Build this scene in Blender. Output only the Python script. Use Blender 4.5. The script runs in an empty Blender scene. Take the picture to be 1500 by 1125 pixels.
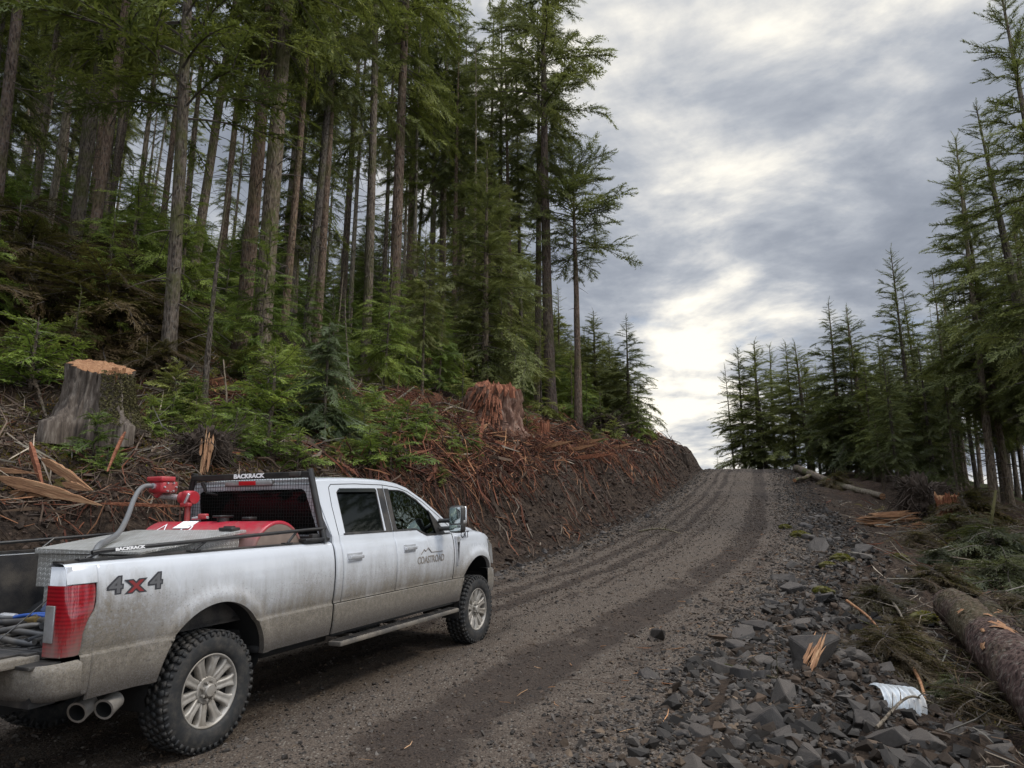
import bpy, bmesh, math, random
import numpy as np
from mathutils import Vector, Matrix, Euler
R = math.radians
random.seed(7); rng = np.random.default_rng(7)
scene = bpy.context.scene
COL = scene.collection

# ------------------------------------------------------------------ camera
cam_d = bpy.data.cameras.new('camera'); cam = bpy.data.objects.new('camera', cam_d); COL.objects.link(cam)
cam.location = (0, 0, 1.7); cam.rotation_euler = (R(90 + 11.5), 0, 0)
cam_d.sensor_width = 36; cam_d.lens = 1040 / 1500 * 36; cam_d.clip_start = .05; cam_d.clip_end = 9000
scene.camera = cam

# ------------------------------------------------------------------ node helper
class NT:
    def __init__(s, tree): s.t = tree; s.n = tree.nodes; s.l = tree.links
    def new(s, typ, **kw):
        nd = s.n.new(typ)
        ins = kw.pop('ins', {})
        for k, v in kw.items(): setattr(nd, k, v)
        for k, v in ins.items(): s.set(nd.inputs[k], v)
        return nd
    def set(s, sock, v):
        if isinstance(v, bpy.types.NodeSocket): s.l.new(v, sock)
        elif isinstance(v, (tuple, list)) and len(v) == 3 and sock.type == 'RGBA': sock.default_value = (*v, 1)
        else: sock.default_value = v
    def math(s, op, a, b=0., c=None, clamp=False):
        nd = s.new('ShaderNodeMath', operation=op, use_clamp=clamp); s.set(nd.inputs[0], a); s.set(nd.inputs[1], b)
        if c is not None: s.set(nd.inputs[2], c)
        return nd.outputs[0]
    def vmath(s, op, a, b=(0, 0, 0)):
        nd = s.new('ShaderNodeVectorMath', operation=op); s.set(nd.inputs[0], a); s.set(nd.inputs[1], b)
        return nd.outputs['Value'] if op in ('DOT_PRODUCT', 'LENGTH', 'DISTANCE') else nd.outputs[0]
    def noise(s, vec, scale, detail=4, rough=.55, dist=0., out='Fac'):
        nd = s.new('ShaderNodeTexNoise'); s.set(nd.inputs['Vector'], vec); s.set(nd.inputs['Scale'], scale)
        nd.inputs['Detail'].default_value = detail; nd.inputs['Roughness'].default_value = rough; nd.inputs['Distortion'].default_value = dist
        return nd.outputs[out]
    def vor(s, vec, scale, feature='F1', out='Distance'):
        nd = s.new('ShaderNodeTexVoronoi', feature=feature); s.set(nd.inputs['Vector'], vec); s.set(nd.inputs['Scale'], scale)
        return nd.outputs[out]
    def step(s, v, a, b, lo=0., hi=1.):
        nd = s.new('ShaderNodeMapRange', interpolation_type='SMOOTHSTEP')
        for i, q in enumerate((v, a, b, lo, hi)): s.set(nd.inputs[i], q)
        return nd.outputs[0]
    def mix(s, f, a, b, blend='MIX'):
        nd = s.new('ShaderNodeMix', data_type='RGBA', blend_type=blend)
        s.set(nd.inputs[0], f); s.set(nd.inputs[6], a); s.set(nd.inputs[7], b); return nd.outputs[2]
    def ramp(s, f, stops):
        nd = s.new('ShaderNodeValToRGB'); s.set(nd.inputs[0], f); e = nd.color_ramp.elements
        while len(e) < len(stops): e.new(.5)
        for q, (p, c) in zip(e, stops): q.position = p; q.color = (*c, 1)
        return nd.outputs[0]
    def mapping(s, vec, scale=(1, 1, 1), loc=(0, 0, 0), rot=(0, 0, 0)):
        nd = s.new('ShaderNodeMapping'); s.set(nd.inputs[0], vec); nd.inputs['Scale'].default_value = scale
        nd.inputs['Location'].default_value = loc; nd.inputs['Rotation'].default_value = rot; return nd.outputs[0]
    def bump(s, h, strength=.5, dist=.02, normal=None):
        nd = s.new('ShaderNodeBump'); s.set(nd.inputs['Height'], h); nd.inputs['Strength'].default_value = strength
        nd.inputs['Distance'].default_value = dist
        if normal is not None: s.set(nd.inputs['Normal'], normal)
        return nd.outputs[0]
    def attr(s, name, out='Fac'):
        nd = s.new('ShaderNodeAttribute'); nd.attribute_name = name; return nd.outputs[out]

def material(name, build):
    m = bpy.data.materials.new(name); m.use_nodes = True; m.node_tree.nodes.clear()
    t = NT(m.node_tree); out = t.new('ShaderNodeOutputMaterial')
    t.l.new(build(t), out.inputs['Surface']); return m
def principled(t, color, rough=.8, normal=None, metal=0., spec=.5, **kw):
    nd = t.new('ShaderNodeBsdfPrincipled'); t.set(nd.inputs['Base Color'], color); t.set(nd.inputs['Roughness'], rough)
    t.set(nd.inputs['Metallic'], metal); t.set(nd.inputs['Specular IOR Level'], spec)
    if normal is not None: t.set(nd.inputs['Normal'], normal)
    for k, v in kw.items(): t.set(nd.inputs[k.replace('_', ' ')], v)
    return nd.outputs[0]
def simple(name, color, rough=.6, metal=0., spec=.5, var=.25, scale=30, bump=.15, dirt=0.):
    def b(t):
        co = t.new('ShaderNodeTexCoord').outputs['Object']
        n = t.noise(co, scale, 5)
        c = t.mix(1., color, t.mix(n, (1 - var,) * 3, (1 + var,) * 3), 'MULTIPLY')
        if dirt: c = t.mix(t.math('MULTIPLY', t.step(t.noise(co, 6, 5), .35, .7), dirt), c, (.17, .145, .115))
        return principled(t, c, t.math('ADD', rough, t.math('MULTIPLY', t.math('SUBTRACT', n, .5), .2)), t.bump(n, bump, .01), metal, spec)
    return material(name, b)

# ------------------------------------------------------------------ sky, clouds, sun
SUN_AZ, SUN_EL = 92, 50     # degrees clockwise from +Y, above the horizon
world = bpy.data.worlds.new('World'); scene.world = world; world.use_nodes = True
world.node_tree.nodes.clear(); w = NT(world.node_tree)
sky = w.new('ShaderNodeTexSky', sky_type='NISHITA', sun_disc=False, sun_elevation=R(SUN_EL), sun_rotation=R(SUN_AZ), air_density=1., dust_density=2.)
bg_sky = w.new('ShaderNodeBackground', ins={'Color': sky.outputs[0], 'Strength': .10})
d = w.new('ShaderNodeTexCoord').outputs['Generated']
sep = w.new('ShaderNodeSeparateXYZ', ins={0: d})
zz = w.math('ADD', w.math('MAXIMUM', sep.outputs[2], 0.), .16)
cx = w.math('DIVIDE', sep.outputs[0], zz); cy = w.math('DIVIDE', sep.outputs[1], zz)
cv = w.new('ShaderNodeCombineXYZ', ins={0: cx, 1: cy}).outputs[0]
n1 = w.noise(w.mapping(cv, (1.15, .95, 1), (3.1, 1.4, 0)), .95, 8, .58, .5)
n2 = w.noise(w.mapping(cv, (1.1, 1.2, 1), (7.7, 2.2, 0)), 2.7, 8, .58, .2)
n3 = w.noise(w.mapping(cv, (1, 1, 1), (1.7, 9.2, 0)), .33, 3, .5)
def dirglow(az, el, a0, a1):
    v = (math.sin(R(az)) * math.cos(R(el)), math.cos(R(az)) * math.cos(R(el)), math.sin(R(el)))
    return w.step(w.vmath('DOT_PRODUCT', d, v), math.cos(R(a0)), math.cos(R(a1)))
g1 = dirglow(17, 20, 13, 1); g2 = dirglow(14, 7.5, 10, 1); g3 = dirglow(27, 33, 14, 2)
f = w.math('ADD', w.math('MULTIPLY', n1, .60), w.math('MULTIPLY', n2, .42))
f = w.math('ADD', f, w.math('MULTIPLY', g1, .085)); f = w.math('ADD', f, w.math('MULTIPLY', g2, .10)); f = w.math('ADD', f, w.math('MULTIPLY', g3, .03))
f = w.math('ADD', f, w.math('MULTIPLY', w.math('SUBTRACT', n3, .5), .12))
ccol = w.ramp(f, [(.41, (.20, .223, .268)), (.49, (.262, .286, .332)), (.54, (.350, .372, .41)), (.585, (.50, .505, .51)), (.66, (.84, .80, .71))])
# an overcast sky is brightest overhead; unseen sky behind and right boosted as fill
up = w.step(sep.outputs[2], .69, .98, 1., 5.0)
back = w.step(sep.outputs[1], .3, -.7, 1., 2.6)
side_ = w.step(sep.outputs[0], .6, 1., 1., 1.8)
cst = w.math('MULTIPLY', w.math('MULTIPLY', up, back), side_)
bg_c = w.new('ShaderNodeBackground', ins={'Color': ccol, 'Strength': cst})
cover = w.step(w.noise(w.mapping(cv, (1, 1, 1), (2, 5, 0)), 1.6, 5, .6), .26, .40)
cover = w.math('ADD', w.math('MULTIPLY', cover, .5), .5)
mx = w.new('ShaderNodeMixShader'); w.set(mx.inputs[0], cover); w.l.new(bg_sky.outputs[0], mx.inputs[1]); w.l.new(bg_c.outputs[0], mx.inputs[2])
wo = w.new('ShaderNodeOutputWorld'); w.l.new(mx.outputs[0], wo.inputs[0])
sun_d = bpy.data.lights.new('sun', 'SUN'); sun_d.energy = 1.5; sun_d.angle = R(14); sun_d.color = (1, .93, .82)
sun = bpy.data.objects.new('sun', sun_d); COL.objects.link(sun)
sv = Vector((math.sin(R(SUN_AZ)) * math.cos(R(SUN_EL)), math.cos(R(SUN_AZ)) * math.cos(R(SUN_EL)), math.sin(R(SUN_EL))))
sun.rotation_euler = sv.to_track_quat('Z', 'Y').to_euler(); sun.location = (20, -10, 40)
scene.view_settings.view_transform = 'Standard'; scene.view_settings.look = 'None'
scene.view_settings.exposure = 0.45; scene.view_settings.gamma = 1
scene.cycles.max_bounces = 5; scene.cycles.diffuse_bounces = 2; scene.cycles.glossy_bounces = 3
scene.cycles.transparent_max_bounces = 6; scene.cycles.transmission_bounces = 4
scene.cycles.use_denoising = True; scene.cycles.use_adaptive_sampling = True

# ------------------------------------------------------------------ mesh helpers
class MB:
    """collects points and polygons (numpy) for ONE mesh object"""
    def __init__(s): s.v = []; s.f = []; s.m = []; s.c = []; s.n = 0; s.mats = []
    def add(s, v, f, mi=0, col=None):
        v = np.asarray(v, float); f = np.asarray(f)
        s.v.append(v); s.f.append(f + s.n); s.m.append(np.full(len(f), mi)); s.n += len(v)
        s.c.append(np.tile((.5, .5, .5) if col is None else col, (len(v), 1)) if np.ndim(col) < 2 else np.asarray(col))
    def build(s, name, mats, parent=None, smooth=True, color=False, link=True):
        me = bpy.data.meshes.new(name)
        V = np.concatenate(s.v); me.vertices.add(len(V)); me.vertices.foreach_set('co', V.astype(np.float32).ravel())
        tot = [np.full(len(f), f.shape[1]) for f in s.f]; tot = np.concatenate(tot)
        idx = np.concatenate([f.ravel() for f in s.f]).astype(np.int32)
        me.loops.add(len(idx)); me.loops.foreach_set('vertex_index', idx)
        me.polygons.add(len(tot)); st = np.concatenate([[0], np.cumsum(tot)[:-1]]).astype(np.int32)
        me.polygons.foreach_set('loop_start', st)
        me.polygons.foreach_set('material_index', np.concatenate(s.m).astype(np.int32))
        me.polygons.foreach_set('use_smooth', np.full(len(tot), smooth))
        if color:
            a = me.color_attributes.new('col', 'FLOAT_COLOR', 'POINT')
            C = np.concatenate(s.c); a.data.foreach_set('color', np.c_[C, np.ones(len(C))].astype(np.float32).ravel())
        for m in (mats if isinstance(mats, (list, tuple)) else [mats]): me.materials.append(m)
        me.update(calc_edges=True); me.validate()
        return obj(name, me, parent) if link else me
def obj(name, me, parent=None):
    o = bpy.data.objects.new(name, me); COL.objects.link(o)
    if parent is not None: o.parent = parent
    return o
def outward(o):
    bm = bmesh.new(); bm.from_mesh(o.data); bmesh.ops.remove_doubles(bm, verts=bm.verts, dist=1e-5); bmesh.ops.recalc_face_normals(bm, faces=bm.faces); bm.to_mesh(o.data); bm.free(); return o
def tag(o, label=None, cat=None, group=None, kind=None):
    if label: o['label'] = label
    if cat: o['category'] = cat
    if group: o['group'] = group
    if kind: o['kind'] = kind
    return o
def empty(name, loc=(0, 0, 0), rz=0):
    o = bpy.data.objects.new(name, None); COL.objects.link(o); o.location = loc; o.rotation_euler = (0, 0, rz); o.empty_display_size = .2; return o
def copy_tree(o, parent=None):
    c = o.copy(); COL.objects.link(c); c.parent = parent
    for ch in list(o.children): copy_tree(ch, c)
    return c
def frames(P):
    P = np.asarray(P, float); T = np.gradient(P, axis=0); T /= np.linalg.norm(T, axis=1)[:, None] + 1e-9
    ref = np.array([0, 0, 1.]) if abs(T[:, 2]).max() < .9 else np.array([1., .13, 0])
    U = np.cross(T, ref); U /= np.linalg.norm(U, axis=1)[:, None] + 1e-9
    return T, U, np.cross(U, T)
def tube(mb, P, r, n=8, mi=0, cap=True, col=None, squash=1., noise=0.):
    P = np.asarray(P, float); r = np.broadcast_to(np.asarray(r, float), (len(P),)); T, U, W = frames(P)
    a = np.linspace(0, 2 * np.pi, n, endpoint=False)
    rr = r[:, None] * (1 + (noise * rng.normal(size=(len(P), n)) if noise else 0))
    V = P[:, None] + rr[..., None] * (np.cos(a)[None, :, None] * U[:, None] + squash * np.sin(a)[None, :, None] * W[:, None])
    i = np.arange(len(P) - 1)[:, None] * n; j = np.arange(n)[None]; k = (j + 1) % n
    F = np.stack([i + j, i + k, i + n + k, i + n + j], -1).reshape(-1, 4)
    mb.add(V.reshape(-1, 3), F, mi, col)
    if cap:
        for q in (0, len(P) - 1):
            ring = V[q]; c = ring.mean(0)[None]; vv = np.concatenate([ring, c])
            ff = np.stack([np.arange(n), (np.arange(n) + 1) % n, np.full(n, n)], -1)
            if q: ff = ff[:, ::-1]
            mb.add(vv, ff, mi, col)
    return V
def box(mb, c, s, mi=0, M=None, bev=.0, col=None):
    """box with chamfered edges; centre c, full size s, optional 3x3 M"""
    h = np.asarray(s, float) / 2; b = min(bev, h.min() * .95)
    if b <= 0:
        V = np.array([[x, y, z] for x in (-1, 1) for y in (-1, 1) for z in (-1, 1)]) * h
        F = np.array([[0, 1, 3, 2], [4, 6, 7, 5], [0, 4, 5, 1], [2, 3, 7, 6], [0, 2, 6, 4], [1, 5, 7, 3]]); V = V if M is None else V @ np.asarray(M).T
        mb.add(V + np.asarray(c), F, mi, col); return
    bm = bmesh.new(); bmesh.ops.create_cube(bm, size=2)
    for v in bm.verts: v.co = Vector((v.co.x * h[0], v.co.y * h[1], v.co.z * h[2]))
    bmesh.ops.bevel(bm, geom=list(bm.edges), offset=b, segments=2, affect='EDGES', profile=.6)
    addbm(mb, bm, mi, M, c, col)
def addbm(mb, bm, mi=0, M=None, c=(0, 0, 0), col=None):
    bm.verts.ensure_lookup_table(); V = np.array([v.co for v in bm.verts]).reshape(-1, 3); bm.verts.index_update()
    if M is not None: V = V @ np.asarray(M).T
    V = V + np.asarray(c); base = s0 = mb.n; first = True
    by = {}
    for f_ in bm.faces: by.setdefault(len(f_.verts), []).append([v.index for v in f_.verts])
    for k, fs in by.items():
        if first: mb.add(V, np.array(fs), mi, col); first = False
        else: mb.v.append(np.zeros((0, 3))); mb.c.append(np.zeros((0, 3))); mb.f.append(np.array(fs) + base); mb.m.append(np.full(len(fs), mi))
    bm.free()
def rotz(a): c_, s_ = math.cos(a), math.sin(a); return np.array([[c_, -s_, 0], [s_, c_, 0], [0, 0, 1.]])
def roty(a): c_, s_ = math.cos(a), math.sin(a); return np.array([[c_, 0, s_], [0, 1, 0], [-s_, 0, c_.real]])
def rotx(a): c_, s_ = math.cos(a), math.sin(a); return np.array([[1, 0, 0], [0, c_, -s_], [0, s_, c_]])
def prism(mb, poly, y0, y1, mi=0, holes=(), plane='xz', col=None, taper=None):
    """polygon in (x,z) with holes, from y0 to y1 (numbers, or functions of x,z)"""
    from mathutils.geometry import tessellate_polygon
    loops = [poly] + list(holes); pts = [p for l in loops for p in l]
    tris = np.array(tessellate_polygon([[Vector((p[0], p[1], 0)) for p in l] for l in loops]))
    f0 = y0 if callable(y0) else (lambda x, z: y0); f1 = y1 if callable(y1) else (lambda x, z: y1)
    A = np.array([(x, f0(x, z), z) for x, z in pts]); B = np.array([(x, f1(x, z), z) for x, z in pts]); n = len(pts)
    mb.add(np.concatenate([A, B]), np.concatenate([tris, tris[:, ::-1] + n]), mi, col)
    o = 0
    for l in loops:
        k = len(l); i = np.arange(k); q = np.stack([o + i, o + (i + 1) % k, o + (i + 1) % k + n, o + i + n], -1); o += k
        mb.add(np.concatenate([A, B]), q, mi, col)
def text_mesh(name, body, size, extrude, mat, parent, M, bold=0., sx=1., shear=0.):
    cu = bpy.data.curves.new(name, 'FONT'); cu.body = body; cu.size = size; cu.extrude = extrude; cu.offset = bold
    cu.align_x = 'CENTER'; cu.align_y = 'CENTER'; cu.shear = shear; cu.resolution_u = 3
    tmp = bpy.data.objects.new(name, cu); COL.objects.link(tmp); dg = bpy.context.evaluated_depsgraph_get()
    me = bpy.data.meshes.new_from_object(tmp.evaluated_get(dg)); bpy.data.objects.remove(tmp)
    me.transform(M @ Matrix.Diagonal((sx, 1, 1, 1))); me.materials.clear(); me.materials.append(mat); me.name = name
    return obj(name, me, parent)
import numpy as np
# ---- terrain description: y runs up the road, x to the right
YK = np.array([-30,0,5,9,12,15.3,18,23.4,31,42,54,66,80,110,160.])
XL = np.array([-16,-7.6,-6.4,-4.9,-2.6,-.2,1.3,3.6,6.3,10.2,14.3,18,21,24,24.])
XR = np.array([-3,.2,1.2,2.7,4.4,6.3,7.7,9.8,12.4,16.4,20.6,24.5,28,34,40.])
ZK = np.array([-30,0,3,5.7,8,9.8,12,15.3,18,23.4,31,42,50,56,60,66,80,110,160.])
ZV = np.array([-1.2,-.12,-.03,.06,.14,.24,.48,.88,1.25,1.9,2.8,4.35,5.55,6.25,6.45,6.2,4.2,0.,-6.])
SL = np.array([-99,0,.35,.75,1.15,1.7,3,5.7,8,12,20,40,80,160.])
SV = np.array([0,0,.35,1.0,1.6,1.95,2.45,3.1,4.3,5.6,9.4,19.5,38,60.])
RL = np.array([0,.8,2.2,4,8,12,18,28,50,100,200.])
RV = np.array([0,-.08,-.32,-.42,-.35,-.8,-3,-8,-19,-42,-60.])
def smooth(xk,yk,x):
    # gently smoothed linear interpolation
    return (np.interp(x,xk,yk)+np.interp(x-.35,xk,yk)+np.interp(x+.35,xk,yk))/3
def hash2(ix,iy,k=0):
    n=np.sin(ix*127.1+iy*311.7+k*74.7)*43758.5453
    return n-np.floor(n)
def vnoise(x,y,k=0):
    ix,iy=np.floor(x),np.floor(y);fx,fy=x-ix,y-iy
    fx=fx*fx*(3-2*fx);fy=fy*fy*(3-2*fy)
    a=hash2(ix,iy,k)*(1-fx)+hash2(ix+1,iy,k)*fx
    b=hash2(ix,iy+1,k)*(1-fx)+hash2(ix+1,iy+1,k)*fx
    return a*(1-fy)+b*fy
def fbm(x,y,k=0,o=4):
    r=0;a=.5
    for i in range(o):
        r=r+a*(vnoise(x,y,k+i)-.5);x=x*2.03+3.1;y=y*2.03+1.7;a*=.5
    return r
def road_z(y): return smooth(ZK,ZV,y)
def edges(y): return smooth(YK,XL,y),smooth(YK,XR,y)
def height(x,y,rough=1.0):
    x=np.asarray(x,float);y=np.asarray(y,float)
    xl,xr=edges(y);zr=road_z(y)
    s=(xl-x)*.88;r=(x-xr)*.88
    w=.8*fbm(y*.55,x*.3,9,4)
    sl=np.interp(s+w*np.clip(s,0,1)*2,SL,SV)
    fade=np.clip((110-y)/40,0,1); sl=np.where(s>0,sl*fade,0)
    rv=np.where(r>0,np.interp(r,RL,RV),0)
    h=zr+sl+rv
    amp=np.clip(s-.2,0,6)/6*1.0+np.clip(s-.2,0,.8)*.45+np.clip(r,0,4)/4*.55
    h=h+rough*amp*fbm(x*.45,y*.45,3,5)*1.3+rough*np.interp(s,[1.2,2.4,6,9],[0,.55,.45,.1])*np.abs(fbm(x*1.1,y*1.1,23,4))*1.5
    h=h+rough*np.clip(np.maximum(s,r)-.05,0,.6)*(fbm(x*2.3,y*2.3,5,4)*.8+fbm(x*5.5,y*5.5,15,3)*.28)
    return h
# ------------------------------------------------------------------ ground and road
def b_ground(t):
    co = t.new('ShaderNodeTexCoord').outputs['Object']
    moss, red, soil, green = t.attr('moss'), t.attr('red'), t.attr('soil'), t.attr('green')
    a, b = t.noise(co, 2.2, 8, .65), t.noise(co, 11, 8, .7)
    c_ = t.noise(co, 45, 5, .7)
    base = t.mix(t.step(b, .35, .65), (.027, .020, .015), (.064, .047, .034))
    base = t.mix(t.math('MULTIPLY', red, t.step(b, .3, .62)), base, t.mix(c_, (.075, .026, .015), (.20, .085, .045)))
    lay = t.noise(t.mapping(co, (.8, .8, 6.)), 1.2, 6, .65)
    base = t.mix(t.math('MULTIPLY', soil, .93), base, t.mix(t.step(t.math('ADD', t.math('MULTIPLY', b, .6), t.math('MULTIPLY', lay, .5)), .42, .7), (.013, .009, .007), t.mix(a, (.045, .029, .020), (.085, .062, .045))))
    mm = t.step(t.math('ADD', moss, t.math('MULTIPLY', t.math('SUBTRACT', a, .5), 1.5)), .45, .7)
    base = t.mix(mm, base, t.mix(b, (.045, .042, .010), t.mix(c_, (.10, .10, .018), (.17, .11, .03))))
    gg = t.step(t.math('ADD', green, t.math('MULTIPLY', t.math('SUBTRACT', b, .5), 1.2)), .45, .75)
    base = t.mix(gg, base, t.mix(c_, (.016, .03, .010), (.05, .08, .02)))
    h = t.math('ADD', t.math('MULTIPLY', b, 1.), t.math('MULTIPLY', c_, .4))
    return principled(t, base, .95, t.bump(h, .9, .10), spec=.15)
M_ground = material('forest_soil', b_ground)
def b_road(t):
    co = t.new('ShaderNodeTexCoord').outputs['Object']
    tr = t.attr('track')
    v1 = t.vor(co, 34, out='Color'); v2 = t.vor(co, 90, out='Color'); vd = t.vor(co, 34); vd2 = t.vor(co, 90)
    n = t.noise(co, 1.3, 7, .65); nf = t.noise(co, 160, 3)
    s1 = t.new('ShaderNodeSeparateColor', ins={0: v1}).outputs[0]; s2 = t.new('ShaderNodeSeparateColor', ins={0: v2}).outputs[1]
    c = t.mix(s2, (.038, .028, .021), (.100, .078, .060))
    stone = t.mix(s1, (.055, .047, .039), (.155, .135, .11))
    c = t.mix(t.math('MULTIPLY', t.step(vd, .42, .25), t.step(s1, .55, .62)), c, stone)
    dk = t.step(t.math('ADD', t.math('MULTIPLY', tr, t.step(t.noise(co, .45, 4), .30, .55, .72, 1.15)), t.math('MULTIPLY', t.math('SUBTRACT', n, .46), 2.3)), .36, .80)
    c = t.mix(t.math('MULTIPLY', dk, .80), c, t.mix(s2, (.014, .009, .007), (.032, .022, .016)))
    c = t.mix(t.math('MULTIPLY', t.step(n, .5, .72), .25), c, (.10, .072, .05))
    h = t.math('ADD', t.math('MULTIPLY', vd, -.7), t.math('ADD', t.math('MULTIPLY', vd2, -.35), t.math('MULTIPLY', n, .5)))
    return principled(t, c, .9, t.bump(h, .9, .02), spec=.25)
M_road = material('packed_gravel', b_road)

def seq(pairs):
    out = [pairs[0][0]]
    for (a, st) in pairs:
        pass
    return out
def axis(segs):
    """segs: (start, end, step0, step1)"""
    r = []
    for a, b, s0, s1 in segs:
        x = a; 
        while x < b - 1e-6:
            r.append(x); x += s0 + (s1 - s0) * (x - a) / (b - a)
    r.append(segs[-1][1]); return np.array(r)
def under_truck_z(x, y):
    fx_, fy_ = x + 3.1706, y - 6.1363; a = fx_ * .4084 + fy_ * .9128; b = fx_ * -.9128 + fy_ * .4084
    return np.where((np.abs(b) < 1.5) & (a > -1.3) & (a < 5.9), .069 + .0382 * a - .10, 1e3)
gx = axis([(-900, -60, 80, 20), (-60, -16, 3, .35), (-16, 12, .11, .11), (12, 30, .13, .6), (30, 60, .7, 4), (60, 1500, 10, 150)])
gy = axis([(-60, 2, 6, .3), (2, 24, .1, .13), (24, 60, .14, .5), (60, 120, .6, 4), (120, 1500, 6, 120), (1500, 7000, 300, 900)])
X, Y = np.meshgrid(gx, gy)
def height_far(x, y):
    h = height(x, y)
    far = np.clip((y - 115) / 200, 0, 1) + np.clip((np.abs(x) - 150) / 300, 0, 1)
    return h - np.clip(far, 0, 1) * 62 * (1 - .0)
xl_, xr_ = edges(Y); s_ = (xl_ - X) * .88; r_ = (X - xr_) * .88
Z = height_far(X, Y)
inroad = np.clip(np.minimum(-s_, -r_) / .5, 0, 1)
Z = Z - .12 * inroad; Z = np.where(inroad > 0, np.minimum(Z, Z), Z)
_pl = under_truck_z(X, Y); Z = np.where(inroad > 0, np.minimum(Z, _pl), Z)
n_a = fbm(X * .35, Y * .35, 20, 4) * 2; n_b = fbm(X * 1.1, Y * 1.1, 30, 4) * 2
moss = np.clip(np.where(s_ > 1.5, .55 + n_a * .5 - .46 * np.clip((Y - 14) / 4, 0, 1) * (s_ < 9), 0), 0, 1)
moss = np.where(r_ > 1.8, np.clip(.20 + n_a * .5, 0, 1), moss)
red = np.where(s_ > 1.3, np.clip(.15 + .85 * np.clip((Y - 14) / 3, 0, 1) * np.clip((60 - Y) / 20, 0, 1) + n_a * .4, 0, 1) * np.clip((11 - s_) / 4, 0, 1), np.where(r_ > 2, .18 + n_b * .2, .05))
soil = np.clip(1 - (s_ - 1.2) / .8, 0, 1) * (s_ > -.5); soil = np.where(r_ > 0, np.clip(.55 + n_b * .3, 0, 1), soil)
green = np.where(s_ > 7, np.clip((s_ - 7) / 6, 0, 1) * .6 + n_b * .3, 0); green = np.where(r_ > 10, .6, green)
def grid_obj(name, X, Y, Z, mat, attrs, z_name='structure'):
    ny, nx = X.shape; mb = MB(); i = (np.arange(ny - 1)[:, None] * nx + np.arange(nx - 1)[None]).ravel()
    mb.add(np.stack([X, Y, Z], -1).reshape(-1, 3), np.stack([i, i + 1, i + nx + 1, i + nx], -1))
    o = mb.build(name, mat)
    for k, v in attrs.items():
        a = o.data.attributes.new(k, 'FLOAT', 'POINT'); a.data.foreach_set('value', np.asarray(v, np.float32).ravel())
    tag(o, kind='structure'); return o
grid_obj('ground', X, Y, Z, M_ground, dict(moss=moss, red=red, soil=soil, green=green))

def road_surface(x, y):
    xl, xr = edges(y); t = (x - xl) / (xr - xl); wv = .012 * np.sin(y * .23) + .006 * np.sin(y * .61 + 1) + .02 * fbm(y * .4, x * 0, 71, 2)
    z = road_z(y) + .06 * (1 - (2 * t - 1) ** 2)
    tr = 0
    for c, wd, am in ((.72, .045, 1.), (.655, .03, .55), (.37, .03, .85), (.27, .025, .75), (.46, .015, .5), (.83, .03, .4), (.17, .03, .6)):
        q = np.exp(-((t - c - wv) / wd) ** 2) * am; tr = tr + q
    tr = np.clip(tr, 0, 1)
    z = z - .045 * tr + .075 * fbm(x * 1.2, y * 1.2, 50, 5) + .055 * fbm(x * 6, y * 6, 60, 4)
    e = np.clip(np.minimum(t, 1 - t) / .05, 0, 1)
    return z - (1 - e) * .07 , tr * np.clip((60 - y) / 1, 0, 1)
def under_truck(x, y, z):
    # the surface is pressed flat where the truck's tyres stand
    from_o = np.stack([x + 3.1706, y - 6.1363], -1); a = from_o @ np.array([.4084, .9128]); b = from_o @ np.array([-.9128, .4084])
    w_ = np.clip((1.25 - np.abs(b)) / .3, 0, 1) * np.clip((a + 1.0) / .4, 0, 1) * np.clip((5.6 - a) / .4, 0, 1)
    plane = .069 + .0382 * a
    return z * (1 - w_) + w_ * (plane - .004 + .02 * fbm(x * 7, y * 7, 60, 3))
ry = axis([(-8, 2.5, .6, .2), (2.5, 14, .05, .05), (14, 30, .06, .15), (30, 70, .2, .5)]); rt = np.linspace(-.02, 1.02, 190)
TT, RY = np.meshgrid(rt, ry); a_, b_ = edges(RY); RX = a_ + (b_ - a_) * TT
RZ, TR = road_surface(RX, RY); RZ = under_truck(RX, RY, RZ)
grid_obj('road', RX, RY, RZ, M_road, dict(track=TR))
def gz(x, y):
    """surface height used to set things down"""
    x = float(x); y = float(y); xl, xr = edges(y)
    if xl < x < xr: return float(under_truck(np.array(x), np.array(y), road_surface(x, y)[0]))
    return float(height(x, y))
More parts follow.
